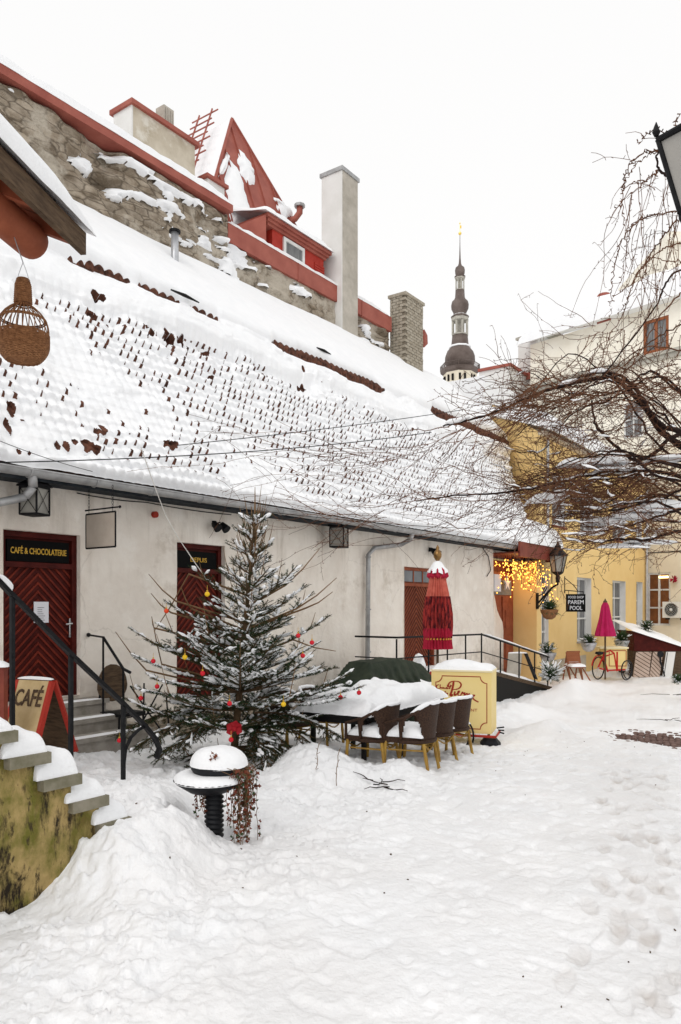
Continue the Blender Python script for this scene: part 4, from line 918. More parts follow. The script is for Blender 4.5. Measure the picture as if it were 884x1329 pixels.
mb.build('step', 'stonestep', stn)
mb = MB()
for k, (a, b, z) in enumerate(caps): mb.pad((a - (1.2 if k == 0 else .05), wv + .22, z - .14), (b - a + .06 + (1.2 if k == 0 else 0), 0, 0), (0, 1.6, 0), .20, 12, 14, seed=60 + k, rough=.2, over=.02, p=2.5)
mb.build('snow', 'snow', stn, smooth=True)
rl = thing('stair_railing', 'heavy black iron stair railing ending in a curled scroll, snow on its top', 'railing', (4, 5.6, 0))
rv_ = 5.6
r0 = on_v(-60, 704, rv_); r1 = on_v(0, 756, rv_); r2 = on_v(92, 849, rv_); r3 = on_v(160, 913, rv_); r4 = on_v(188, 942, rv_); r5 = on_v(201, 958, rv_ - .02); r6 = on_v(207, 972, rv_ - .05); r7 = on_v(203, 984, rv_ - .1)
mb = MB(); sd = Vector((0, .045, 0))
def flat(P, w=.05, t=.022, mb=None):
    vs = []
    for i, p in enumerate(P):
        T = (P[min(i + 1, len(P) - 1)] - P[max(i - 1, 0)]).normalized(); n = T.cross(Vector((0, 1, 0))).normalized()
        for (a, b) in ((-1, -1), (1, -1), (1, 1), (-1, 1)): vs.append(tuple(p + Vector((0, a * w / 2, 0)) + n * (b * t)))
    k = len(P); fs = [(i * 4 + j, i * 4 + (j + 1) % 4, (i + 1) * 4 + (j + 1) % 4, (i + 1) * 4 + j) for i in range(k - 1) for j in range(4)] + [(0, 1, 2, 3), (k * 4 - 1, k * 4 - 2, k * 4 - 3, k * 4 - 4)]
    mb.add(vs, fs)
flat([r0, r1, r2, r3, r4, r5, r6, r7], .055, .016, mb); mb.build('handrail', 'iron', rl)
mb = MB(); flat([on_v(p, q, rv_) for p, q in ((161, 990), (163, 972), (170, 957), (180, 947), (188, 943))], .03, .009, mb); mb.build('scroll', 'iron', rl)
for px, pt, pb in ((16, 773, 945), (92, 850, 990), (160, 914, 1036)):
    a = on_v(px, pt, rv_); mb = MB(); mb.box(a.x - .016, a.x + .016, rv_ - .016, rv_ + .016, a.z - (pb - pt) * .0068, a.z - .01); mb.build('post', 'iron', rl)
mb = MB(); a = on_v(-4, 750, rv_); b = on_v(13, 768, rv_); mb.pad(a + Vector((0, -.03, .01)), b - a, (0, .06, 0), .045, 8, 4, seed=2, over=.005, p=2); mb.build('snow', 'snow', rl, smooth=True)
# ================= PORCH ROOF, CAGE =================
pa = (RT * math.sin(.145) + FW * math.cos(.145)).normalized(); pl = (RT * math.cos(.145) - FW * math.sin(.145)).normalized()
T0 = dep(108, 303, 6.0)
po = thing('porch_roof', 'corner of a timber porch roof with snow load, weathered eave board and red-stained beams', 'porch roof', tuple(T0 - pl * 1.5 - UP * .0))
def Q(a, l, z): return T0 - pa * a + pl * l + UP * z
SLP = .42
mb = MB(); mb.obox(Q(3.2, -.02, -.17), pa * 3.2, pl * .045, UP * .17); mb.build('eave_board', 'wood', po)
mb = MB(); mb.obox(Q(3.2, -2.6, SLP * 2.6 - .035), pa * 3.15, pl * 2.6 - UP * (SLP * 2.6), UP * .03)
mb.build('boarding', 'redwood', po)
for k in range(6):
    mb = MB(); a = .12 + k * .55; mb.obox(Q(a + .07, -2.6, SLP * 2.6 - .16), pa * .07, pl * 2.57 - UP * (SLP * 2.57), UP * .12); mb.build('rafter', 'redwood', po)
mb = MB(); bc = Q(.05, -.40, -.02); 
b0 = dep(45, 317, 5.95); rr = .135
mb.tube([b0 - pa * 3.2, b0 - pa * .06, b0 - pa * .02, b0], [rr, rr, rr * .95, rr * .8], 24); mb.build('beam', 'redwood', po, smooth=True)
mb = MB(); mb.pad(Q(3.2, .05, .015), pa * 3.25, -pl * 2.6 + UP * (SLP * 2.6), .30, 40, 24, seed=71, over=.03, rough=.12, p=2.2, sc=1.5); mb.build('snow', 'snow', po, smooth=True)
for (x0, y0, z0, col) in ((.2, -1.3, 0, 'wood'), (1.0, -.9, 0, 'wood')):
    mb = MB(); mb.obox(Q(x0 + .3, y0, -.0), pa * .3, pl * .12, UP * (-y0 * SLP - .18)); mb.build('strut', 'wood', po)
cy = 5.55; cc = dep(30, 468, cy); kk = cy / 985
cg = thing('wicker_cage', 'round woven wicker bird cage with narrow neck hanging from the porch beam', 'wicker cage', tuple(cc))
def ch(py): return (468 - py) * kk
prof = [(.001, 0), (18 * kk, ch(466)), (27 * kk, ch(458)), (31.5 * kk, ch(445)), (32 * kk, ch(436)), (31.5 * kk, ch(431))]
mb = MB()
for i in range(26):      # woven bowl: stacked coils
    t = i / 25; 
    z = ch(468 - 34 * t ** 1.15); r_ = (21 + 11 * math.sin(min(1, t * 1.5) * PI / 2)) * kk
    P = [cc + RT * (r_ * math.cos(a)) + FW * (r_ * math.sin(a)) + UP * (z + .002 * math.sin(a * 18 + i * PI)) for a in np.linspace(0, 2 * PI, 73)]
    mb.tube(P, .0052, 4, cap=False)
for i in range(16):
    r_ = 21.5 * kk * (i + .5) / 16; P = [cc + RT * (r_ * math.cos(a)) + FW * (r_ * math.sin(a)) + UP * (.004 - .012 * (1 - i / 10)) for a in np.linspace(0, 2 * PI, 37)]
    mb.tube(P, .0055, 4, cap=False)
mb.lathe([(.01, .004), (20 * kk, .006), (30 * kk, ch(450)), (30.5 * kk, ch(436)), (.01, .05)], cc, 24); mb.build('bowl', 'wicker', cg)
mb = MB()
def rprof(t): # t 0..1 from bowl rim up to neck
    return (31.8 - 22 * t ** 2.6) * kk, ch(434) + t * (431 - 393) * kk
for k in range(26):
    a = 2 * PI * k / 26 + R.uniform(-.02, .02); P = []
    for t in np.linspace(0, 1, 8): r_, z = rprof(t); P.append(cc + RT * (r_ * math.cos(a + .1 * t)) + FW * (r_ * math.sin(a + .1 * t)) + UP * z)
    mb.tube(P, .0045, 4, cap=False)
for t in (0, .48, .53, 1.0):
    r_, z = rprof(t); P = [cc + RT * (r_ * math.cos(a)) + FW * (r_ * math.sin(a)) + UP * z for a in np.linspace(0, 2 * PI, 41)]; mb.tube(P, .0062, 4, cap=False)
mb.build('cage_bars', 'wicker', cg)
mb = MB()
for i in range(13):
    t = i / 12; r_ = (10.5 - 1.5 * t - (3.5 * max(0, t - .75) * 4 * .5)) * kk; z = ch(393) + t * 30 * kk
    P = [cc + RT * (r_ * math.cos(a)) + FW * (r_ * math.sin(a)) + UP * z for a in np.linspace(0, 2 * PI, 25)]; mb.tube(P, .0068, 4, cap=False)
mb.lathe([(9 * kk, ch(393)), (8 * kk, ch(370)), (4 * kk, ch(362))], cc, 12); mb.build('neck', 'wicker', cg)
mb = MB(); hk = cc + UP * ch(341)
for sg in (-1, 1): mb.tube([cc + UP * ch(366) + RT * sg * 8 * kk, cc + UP * ch(357) + RT * sg * 6 * kk, cc + UP * ch(347) + RT * sg * 2.5 * kk, hk], .0028, 5)
mb.tube([hk, b0 - pa * .35], .004, 5); mb.build('hanger', 'tin', cg)
# ================= NEAR STREET LANTERN (right edge) =================
LY = 4.0; 
def Lp(px, py, o=0): return dep(px, py, LY + o)
sl = thing('street_lantern', 'large black-framed street lantern cut off by the top right edge', 'lantern', tuple(Lp(911, 285)))
s4 = LY / 985; c = Lp(911, 785); c.z = 0; tilt = Matrix.Rotation(math.radians(0), 3, 'X')
def hexp(r, z, k, n=4): a = a0 + PI / 4 + .62 + 2 * PI * k / n; return Vector((c.x + r * math.cos(a), c.y + r * math.sin(a), z))
zt, zb = 1.95 + (785 - 176) * s4, 1.95 + (785 - 273) * s4; rt_, rb_ = 50 * s4 * 1.08, 25 * s4 * 1.08
mb = MB()
for k in range(4):
    mb.tube([hexp(rb_, zb, k), hexp(rt_, zt, k)], .013, 6); mb.tube([hexp(rt_, zt, k), hexp(rt_, zt, k + 1)], .017, 6); mb.tube([hexp(rb_, zb, k), hexp(rb_, zb, k + 1)], .016, 6)
mb.build('frame', 'iron', sl)
mb = MB()
for k in range(4): mb.add([tuple(hexp(rb_ * .97, zb, k)), tuple(hexp(rb_ * .97, zb, k + 1)), tuple(hexp(rt_ * .97, zt, k + 1)), tuple(hexp(rt_ * .97, zt, k))], [(0, 1, 2, 3)])
mb.build('pane', 'frost', sl)
mb = MB(); vs = [tuple(hexp(rt_ * 1.08, zt + .01, k)) for k in range(4)] + [tuple(hexp(rt_ * .5, zt + .075, k)) for k in range(4)]
mb.add(vs, [(0, 1, 5, 4), (1, 2, 6, 5), (2, 3, 7, 6), (3, 0, 4, 7), (4, 5, 6, 7), (3, 2, 1, 0)])
mb.lathe([(.08, .075), (.09, .13), (.05, .18), (.01, .24)], (c.x, c.y, zt), 10)
for k in range(4): q = hexp(rt_ * 1.04, zt + .02, k); mb.lathe([(.012, 0), (.022, .02), (.012, .05), (.002, .075)], q, 6)
mb.build('roof', 'iron', sl)
mb = MB(); mb.lathe([(.04, -2.0 - 2.1), (.04, -.16), (rb_ * .5, -.14), (rb_ * 1.02, -.03), (rb_ * 1.05, .0)], (c.x, c.y, zb), 10); mb.build('post', 'iron', sl)
# ================= WALL ITEMS =================
def hang_lantern(name):
    t = thing(name, 'x', 'lantern', (0, 0, 0))
    mb = MB(); w, h = .11, .30
    for sx in (-1, 1):
        for sy in (-1, 1): mb.box(sx * w - .008, sx * w + .008, sy * w - .008, sy * w + .008, 0, h)
    for z in (0, h): 
        mb.box(-w, w, -w - .01, -w + .01, z - .01, z + .01); mb.box(-w, w, w - .01, w + .01, z - .01, z + .01); mb.box(-w - .01, -w + .01, -w, w, z - .01, z + .01); mb.box(w - .01, w + .01, -w, w, z - .01, z + .01)
    for s_ in (-1, 1):
        for a, b in (((-w, -w * 1.02), (w, -w * 1.02)), ((w * 1.02, -w), (w * 1.02, w)), ((-w * 1.02, w), (-w * 1.02, -w))):
            mb.tube([(a[0], a[1], .01 if s_ > 0 else h), (b[0], b[1], h if s_ > 0 else .01)], .004, 4)
    mb.box(-w, w, -w, w, -.012, 0); mb.build('frame', 'iron', t)
    mb = MB(); mb.box(-w + .01, w - .01, -w + .01, w - .01, .012, h - .012); mb.build('glass', 'lampglass', t)
    mb = MB(); mb.lathe([(w * 1.75, h + .01), (w * 1.7, h + .03), (.05, h + .11), (.035, h + .15), (.01, h + .16)], (0, 0, 0), 4, ph=PI / 4); mb.tube([(0, 0, h + .15), (0, 0, h + .27)], .01, 5); mb.build('cap', 'iron', t)
    return t
L1 = hang_lantern('hanging_lantern'); p = on_v(45, 668, 8.72); place(L1, tuple(p), .35, 1.13, 'square black lantern with crossed bars hanging by the gutter outlet above the oxblood cafe door')
L2 = copy_tree(L1); p = on_v(440, 710, 8.72); place(L2, tuple(p), .3, 1.28, 'square black lantern with crossed bars under the eave left of the long zinc downpipe')
for o in (L1, L2): o['group'] = 'hanging eave lanterns'
# frame sign
p = on_u(131, 713, 0 + (on_v(131, 713, 8.55).x)); U = p.x; q0 = on_u(112, 713, U); q1 = on_u(150, 708, U); v0, v1 = q1.y, q0.y; zb = 1.95 + (785 - 712) * (.812 * U + .5837 * v1) / 985; zt = 1.95 + (785 - 668) * (.812 * U + .5837 * v1) / 985
hs = thing('empty_sign_frame', 'blank rectangular sign in a thin black frame hanging on chains from the eave', 'sign', (U, (v0 + v1) / 2, zb))
mb = MB(); 
for a, b in (((v0, zb), (v1, zb)), ((v1, zb), (v1, zt)), ((v1, zt), (v0, zt)), ((v0, zt), (v0, zb))): mb.tube([(U, a[0], a[1]), (U, b[0], b[1])], .012, 5)
mb.tube([(U, v1 + .02, zt + .055), (U, v0 - .09, zt + .055)], .011, 5); mb.ball((U, v0 - .09, zt + .055), .02, 6); mb.build('frame', 'iron', hs)
mb = MB(); mb.box(U - .006, U + .006, v0 + .012, v1 - .012, zb + .012, zt - .012); mb.build('panel', 'beige', hs)
mb = MB()
for v in (v0 + .06, v1 - .06):
    mb.tube([(U, v, zt), (U, v, zt + .07)], .004, 4)
    for k in range(7): 
        z = zt + .08 + k * .042; mb.tube([(U + .014 * math.cos(a) * (k % 2), v + .014 * math.cos(a) * ((k + 1) % 2), z + .024 * math.sin(a)) for a in np.linspace(0, 2 * PI, 9)], .0035, 4, cap=False)
mb.build('chain', 'iron', hs)
# floodlights
def flood(px, py, lab):
    p = on_v(px, py, WV); t = thing('wall_spotlight', lab, 'spotlight', tuple(p), 'wall spotlights')
    mb = MB(); mb.box(p.x - .03, p.x + .03, WV - .06, WV + .02, p.z + .0, p.z + .10); mb.tube([(p.x, WV - .05, p.z + .05), (p.x + .02, WV - .16, p.z + .07)], .012, 6); mb.build('bracket', 'iron', t)
    mb = MB()
    for sg in (-1, 1): c_ = Vector((p.x + sg * .09, WV - .17, p.z + .0)); mb.tube([c_ + Vector((0, .05, .05)), c_ + Vector((sg * .01, -.06, -.05))], [.045, .075], 12)
    mb.build('lamp_head', 'iron', t); return t
flood(276, 684, 'black twin wall spotlight above the door behind the Christmas tree'); flood(557, 716, 'black twin wall spotlight above the red-brown chevron door')
p = on_v(200, 668, WV); mb = MB(); mb.tube([(p.x, WV + .02, p.z), (p.x, WV - .05, p.z)], .05, 12); tag(mb.build('round_alarm', 'redline'), 'small round dark red alarm sounder on the plaster wall', 'alarm')
# cables
def cable(name, pts, r_, mt, lab, cat='cable', sag=0):
    mb = MB(); P = []
    for i in range(len(pts) - 1):
        for t in np.linspace(0, 1, 9)[:-1]: P.append(pts[i].lerp(pts[i + 1], t) - UP * sag * 4 * t * (1 - t))
    P.append(pts[-1]); mb.tube(P, r_, 5, cap=False); return tag(mb.build(name, mt), lab, cat)
cable('wall_wire', [on_v(183, 580, 7.2), on_v(215, 668, 7.4), on_v(243, 715, 7.3), on_v(280, 765, 7.0)], .006, 'wire', 'thin pale wire running from the roof down into the Christmas tree', sag=.02)
cable('span_wire', [on_v(-30, 601, 8.0), on_v(560, 561, 6.5)], .007, 'iron', 'dark wire strung along the tiled roof, lower one at the left', sag=.1)
cable('span_wire', [on_v(-30, 560, 8.0), on_v(120, 612, 8.1)], .004, 'iron', 'short thin wire crossing the lower left corner of the tiled roof', sag=.03)
cable('span_wire', [on_v(230, 578, 7.8), on_v(600, 532, 6.2)], .006, 'iron', 'dark wire crossing the middle of the tiled roof towards the vine', sag=.03)
cable('span_wire', [on_v(180, 642, 8.2), on_v(700, 688, 5.6)], .005, 'iron', 'dark wire hanging just above the eave towards the vine', sag=.12)
cable('eave_cable', [on_v(100, 640, WV - .03), on_v(190, 652, WV - .03), on_v(300, 668, WV - .03)], .008, 'iron', 'black cable fixed under the eave above the blank sign', sag=.02)
cable('loose_cable', [on_v(623, 706, WV - .03), on_v(634, 722, WV - .04), on_v(637, 740, WV - .04), on_v(632, 748, WV - .04)], .012, 'iron', 'loose dark cable end dangling on the plaster near the fairy lights')
# ================= A-BOARD =================
ab = thing('sandwich_board', 'wooden cafe sandwich board with red edges leaning open at the foot of the steps', 'sandwich board', tuple(gpt(60, 975)))
def abY(px, py, Y): return dep(px, py, Y)
tl, tr = dep(23, 882, 8.75), dep(66, 884, 8.45); bl_, br_ = dep(4, 945, 8.55), dep(47, 960, 8.2)
ex_ = (tr - tl); dn_ = (br_ - tr) * 1.25; nn = ex_.cross(dn_).normalized(); nn = nn if nn.dot(FW) < 0 else -nn
mb = MB(); mb.obox(tl, ex_, dn_, -nn * .03); f1 = mb.build('front_panel', 'chalk', ab)
mb = MB(); 
for o, e in ((tr + nn * .004, dn_), (tl + nn * .004, dn_)): mb.obox(o - ex_ * .05, ex_ * .09, e, -nn * .05)
mb.obox(tl + nn * .003 + dn_ * .97, ex_, dn_ * .05, -nn * .035); mb.build('red_edge', 'redpaint', f1)
eX = ex_.normalized(); eZ = -dn_.normalized()
o = tl + ex_ * .48 + dn_ * .36 + nn * .006; text('CAFÉ', .27, o, eX, eZ, 'wood', f1, depth=.003, bold=.004, width=ex_.length * .80)
o = tl + ex_ * .48 + dn_ * .86 + nn * .006; text('CHOCOLATERIE', .10, o, eX, eZ, 'wood', f1, depth=.003, bold=.003, width=ex_.length * .84)
bt = tr; dn2 = (dep(98, 972, 8.75) - dep(71, 884, 8.45)) * 1.05
mb = MB(); o = tl + FW * .03 + RT * .02; mb.obox(o, ex_ * .98, dn2, FW * .03); f2 = mb.build('rear_panel', 'wood', ab)
mb = MB(); mb.obox(tr + FW * .02, RT * .045, dn2, FW * .05); mb.build('red_edge', 'redpaint', f2)
mb = MB(); mb.pad(tl + UP * .01, ex_, FW * .09, .03, 10, 4, seed=4, over=.005, p=2); mb.build('snow', 'snow', ab, smooth=True)
# red planter at far left
p = gpt(2, 960); rp = thing('red_planter_box', 'dark red box under snow at the left edge behind the railing', 'box', tuple(p))
a = dep(-40, 866, 8.0); mb = MB(); mb.obox(a - UP * .9, dep(5, 866, 8.0) - a, FW * .1, UP * .9); mb.build('box', 'frame', rp)
mb = MB(); mb.pad(a, dep(5, 866, 8.0) - a, FW * .1, .08, 8, 8, seed=14, over=.03, p=2); mb.build('snow', 'snow', rp, smooth=True)
# ================= folding chair and bistro bits by the wall =================
fc = thing('round_back_chair', 'brown round-backed chair parked against the plaster wall beside the steps', 'chair', (7.05, 8.7, .0))
cpt = on_v(147, 888, 8.75); mb = MB(); 
mb.prism([(cpt.x + .24 * math.cos(a) * (1 if math.sin(a) > 0 else 1.02), 8.75, cpt.z - .02 + (.30 * math.sin(a) if math.sin(a) > 0 else .22 * math.sin(a))) for a in np.linspace(0, 2 * PI, 20)[:-1]], (0, .035, 0)); mb.build('backrest', 'wood', fc)
mb = MB(); mb.obox((cpt.x - .22, 8.33, .44), (.44, 0, 0), (0, .42, 0), (0, 0, .04)); mb.build('seat', 'iron', fc)
for sx in (-.2, .2):
    for v in (8.36, 8.78): mb = MB(); mb.tube([(cpt.x + sx, v, .44 if v < 8.5 else .75), (cpt.x + sx * 1.1, v, -.05)], .014, 6); mb.build('leg', 'iron', fc)
bt_ = thing('folded_iron_frame', 'folded black iron bistro frame leaning at the wall left of the Christmas tree', 'bistro frame', (7.6, 8.8, 0))
mb = MB(); q = on_v(190, 900, 8.8)
for a, b in (((-.3, 0), (.35, .75)), ((.3, 0), (-.25, .78)), ((-.4, .35), (.45, .35)), ((-.1, 0), (.0, .8)), ((.4, 0), (.42, .6))): mb.tube([(q.x + a[0], 8.75, a[1]), (q.x + b[0], 8.85, b[1])], .012, 6)
mb.build('frame', 'iron', bt_)
# ================= CHAIRS, TABLE =================
def rattan_chair():
    t = thing('rattan_armchair', 'x', 'armchair', (0, 0, 0), 'rattan armchairs around the snowed-in table')
    R0 = .275
    def hb(a):  # top height of shell by angle from the back centre
        return .83 - .17 * sstep(.5, 1.75, abs(a))
    mb = MB(); A = np.linspace(-1.75, 1.75, 57); Zt = np.array([float(hb(a)) for a in A]); n = 16
    X = np.zeros((57, n + 1)); Yg = X.copy(); Zg = X.copy()
    for i, a in enumerate(A):
        for j in range(n + 1):
            z = .40 + (Zt[i] - .40) * j / n; lean_ = .05 * (z - .4) / .4; r_ = R0 + lean_
            X[i, j] = r_ * math.sin(a); Yg[i, j] = -r_ * math.cos(a) * .98; Zg[i, j] = z
    mk = np.ones((56, n), bool)
    for i in range(56):
        a = abs((A[i] + A[i + 1]) / 2)
        for j in range(n):
            z = Zg[i, j]
            if .80 < a < 1.60:
                h_ = .40 + .30 * math.sqrt(max(0, 1 - ((a - 1.2) / .42) ** 2))
                if z < h_ and z > .405: mk[i, j] = False
    mb.grid(X, Yg, Zg, mk); mb.grid(X * .93, Yg * .93, Zg, mk)
    for z_ in (0,): mb.tube([(X[i, n] * .97, Yg[i, n] * .97, Zg[i, n]) for i in range(57)], .020, 7)
    mb.tube([(R0 * math.sin(a), -R0 * math.cos(a), .405) for a in A], .022, 6)
    mb.build('backrest', 'rattan', t, smooth=True)
    mb = MB(); mb.lathe([(.24, .385), (.262, .40), (.262, .435), (.24, .45)], (0, .02, 0), 20); mb.box(-.25, .25, .0, .27, .385, .448); mb.build('seat', 'rattan', t)
    for sx in (-1, 1):
        mb = MB(); mb.tube([(sx * .27, .05, .66), (sx * .265, .24, .60), (sx * .25, .25, .42)], .02, 6); mb.build('arm', 'rattan', t)
        for (y0, y1) in ((.23, .26), (-.2, -.30)):
            mb = MB(); x0 = .24 if y0 > 0 else .17; x1 = .26 if y0 > 0 else .2
            P = [Vector((sx * x0, y0, .40)).lerp(Vector((sx * x1, y1, -.12)), q) for q in np.linspace(0, 1, 9)]; mb.tube(P, [.021, .020, .020, .0235, .020, .020, .0235, .020, .018], 8); mb.build('leg', 'bamboo', t)
    mb = MB(); mb.tube([(-.24, .23, .37), (.24, .23, .37)], .012, 6); mb.tube([(-.17, -.2, .37), (.17, -.2, .37)], .012, 6); mb.tube([(-.23, .2, .30), (-.17, -.2, .30)], .011, 6); mb.tube([(.23, .2, .30), (.17, -.2, .30)], .011, 6)
    for sx in (-1, 1): mb.tube([(sx * .24, .23, .36), (sx * .1, .24, .30), (0, .24, .28)], .010, 5); mb.tube([(sx * .17, -.22, .36), (sx * .05, -.22, .30), (0, -.22, .29)], .010, 5)
    mb.build('stretcher', 'bamboo', t)
    mb = MB(); mb.pad((-.24, -.22, .45), (.48, 0, 0), (0, .48, 0), .13, 14, 14, seed=81, over=-.01, rough=.10, p=2.0); mb.build('snow', 'snow', t, smooth=True)
    mb = MB(); vs = []; P_ = [(X[i, n] * .96, Yg[i, n] * .96, Zg[i, n] + .012) for i in range(8, 49)]
    mb.tube(P_, [.012 + .022 * float(vn(i * .35, 2)) for i in range(len(P_))], 7); mb.build('rim_snow', 'snow', t, smooth=True)
    return t
def gr(u, v, d=0): return (u, v, G(u, v) + d)
cps = [((7.96, 4.66), .18, 'rattan armchair nearest the camera, its open barrel back turned to the street'),
       ((7.80, 5.10), .05, 'rattan armchair tucked under the near left corner of the snowed-in table'),
       ((8.70, 4.80), -.12, 'rattan armchair in the middle of the street-side row, between two others'),
       ((9.36, 4.90), -.22, 'rattan armchair at the end of the row, right in front of the yellow cart'),
       ((8.12, 6.72), 3.0, 'snow-filled rattan armchair half hidden behind the Christmas tree branches'),
       ((8.95, 6.80), 3.3, 'snow-filled rattan armchair on the wall side of the table')]
ch0 = rattan_chair()
for k, ((u, v), rz, lab) in enumerate(cps):
    c_ = ch0 if k == 0 else copy_tree(ch0); z = -.48 * float(sstep(5, 19, u)) - .03
    place(c_, (u, v, z), rz, 1.0 if k else 1.04, lab)
tb = thing('garden_table', 'long dark garden table under a thick slab of snow', 'table', (8.9, 5.7, -.1))
ta_ = math.radians(5); e1 = Vector((math.cos(ta_), math.sin(ta_), 0)); e2 = Vector((-math.sin(ta_), math.cos(ta_), 0)); c0 = Vector((7.62, 5.06, .60))
mb = MB(); mb.obox(c0 - UP * .04, e1 * 2.3, e2 * 1.0, UP * .04); mb.obox(c0 - UP * .12 + e1 * .08 + e2 * .08, e1 * 2.15, e2 * .03, UP * .08); mb.obox(c0 - UP * .12 + e1 * .08 + e2 * .08, e1 * .03, e2 * .85, UP * .08); mb.build('tabletop', 'tabletop', tb)
for a in (.12, 1.15, 2.12):
    for b in (.12, .86):
        q = c0 + e1 * a + e2 * b; mb = MB(); mb.obox(Vector((q.x, q.y, -.4)), e1 * .05, e2 * .05, UP * (q.z + .36)); mb.build('leg', 'tabletop', tb)
mb = MB(); mb.pad(c0 - e1 * .02 - e2 * .02, e1 * 2.34, e2 * 1.04, .23, 90, 44, seed=91, over=.03, rough=.22, p=3.0, sc=5.5); mb.build('snow', 'snow', tb, smooth=True)
# broken twigs on the snow
def twig_pile(name, base_px, lab, n=5, L=.35, seed=0):
    r = random.Random(seed); mb = MB(); p = gpt(*base_px)
    for k in range(n):
        a = a0 + r.uniform(-2.2, -.9) + (PI if k % 2 else 0); q = p + Vector((r.uniform(-.15, .15), r.uniform(-.15, .15), 0)); P = []
        for t in np.linspace(0, 1, 5): x = q + Vector((math.cos(a), math.sin(a), 0)) * (L * t) ; a += r.uniform(-.25, .25); P.append(Vector((x.x, x.y, G(x.x, x.y) + .02 + .02 * r.random())))
        mb.tube(P, [.007, .007, .006, .005, .003], 5)
    return tag(mb.build(name, 'limb'), lab, 'twigs', 'broken twigs on the snow')
twig_pile('fallen_twigs', (492, 1024), 'broken dark twigs lying on the snow in front of the rattan armchairs', 6, .28, 3)
twig_pile('fallen_twigs', (868, 937), 'broken twig on the snow at the right edge, above the bare cobbles', 3, .6, 5)
twig_pile('fallen_twigs', (872, 903), 'broken twig on the snow at the right edge, below the leaning planks', 3, .9, 6)
def weed(px, py, h, lab, seed):
    r = random.Random(seed); p = gpt(px, py); mb = MB(); P = [p - UP * .05]
    for k in range(6): P.append(P[-1] + Vector((r.uniform(-.03, .03), r.uniform(-.03, .03), h / 6)))
    mb.tube(P, [.004] * 7, 4)
    for q in P[1:]: mb.tube([q, q + Vector((r.uniform(-.03, .03), r.uniform(-.03, .03), .02))], .003, 3)
    tag(mb.build('dry_stalk', 'shoot'), lab, 'dry stalk', 'dry stalks sticking out of the snow')
weed(413, 1000, .34, 'dry stalk in the snow mound, left one right of the Christmas tree', 1); weed(437, 1016, .40, 'dry stalk in the snow mound, right one beside the table legs', 2)
# ================= TARP =================
tp = thing('covered_bench', 'dark green tarpaulin draped over stacked furniture against the plaster wall', 'tarp cover', (12.4, 7.9, -.2))
NA, NB = 70, 40; A_, B_ = np.meshgrid(np.linspace(0, 1, NA), np.linspace(0, 1, NB), indexing='ij')
ex1 = np.clip(np.minimum(A_, 1 - A_) / .17, 0, 1); prof_ = np.clip(np.minimum(B_, 1 - B_) / .30, 0, 1)
top = .98 - .22 * A_ - .05 * np.sin(A_ * 9); Zt = -.35 + (top + .35) * (np.minimum(ex1 ** .55, prof_ ** .5)) 
fold = .075 * np.sin(A_ * 55 + 3 * np.sin(B_ * 5) + 6 * fbm(A_ * 4, B_ * 4, 5, 2)) * (1 - np.minimum(ex1, prof_)) + .13 * (fbm(A_ * 7, B_ * 4, 7, 4) - .5)
mb = MB(); mb.grid(11.0 + 2.9 * A_ + fold, 7.25 + 1.2 * B_ + fold, Zt + fold * .5); mb.build('tarpaulin', 'greentarp', tp, smooth=True)
mb = MB(); mb.pad((13.0, 7.3, .40), (.5, 0, -.1), (0, .3, .1), .06, 10, 6, seed=8, over=.02, rough=.4); mb.build('snow', 'snow', tp, smooth=True)
# ================= RAMP + RAILING =================
rp_ = thing('entrance_ramp', 'raised platform and ramp with black edge at the red-brown chevron door, snow on top', 'ramp', (17, 8.4, -.4))
mb = MB(); mb.box(12.9, 16.8, 7.85, WV - .03, .33, .43); mb.prism([(16.8, 7.85, .33), (16.8, 7.85, .43), (21.4, 7.85, -.42), (21.4, 7.85, -.52)], (0, 1.15, 0)); mb.build('deck', 'wood', rp_)
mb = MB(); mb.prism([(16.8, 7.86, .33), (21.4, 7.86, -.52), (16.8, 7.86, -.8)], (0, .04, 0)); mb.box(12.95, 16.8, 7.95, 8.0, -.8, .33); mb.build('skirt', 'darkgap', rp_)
mb = MB(); mb.pad((12.95, 7.9, .43), (3.85, 0, 0), (0, 1.1, 0), .06, 30, 8, seed=12, over=0, p=5); mb.pad((16.8, 7.9, .43), (4.7, 0, -.86), (0, 1.1, 0), .09, 30, 8, seed=13, over=0, p=4); mb.build('snow', 'snow', rp_, smooth=True)
rr_ = thing('ramp_railing', 'black tubular railing round the platform, sloping down along the ramp', 'railing', (17, 7.9, .4))
mb = MB(); a = Vector((12.9, 7.9, 1.30)); b = Vector((16.8, 7.9, 1.24)); c_ = Vector((21.3, 7.9, .44)); mb.tube([Vector((12.9, 8.9, 1.3)), a, b, c_], .022, 6); mb.build('handrail', 'iron', rr_)
mb = MB(); dz_ = UP * .42; mb.tube([Vector((12.9, 8.9, .88)), a - dz_, b - dz_, c_ - dz_], .014, 6); mb.build('midrail', 'iron', rr_)
for u in (12.9, 14.2, 15.05, 15.95, 16.8, 17.9, 19.1, 20.2, 21.2):
    zt = 1.27 if u <= 16.8 else 1.24 - .8 * (u - 16.8) / 4.5; mb = MB(); mb.tube([(u, 7.9, zt), (u, 7.9, zt - .9)], .02, 6); mb.build('post', 'iron', rr_)
mb = MB(); mb.pad(Vector((17, 7.88, 1.235)), (4.2, 0, -.75), (0, .05, 0), .03, 40, 3, seed=15, over=0, p=4); mb.build('snow', 'snow', rr_, smooth=True)
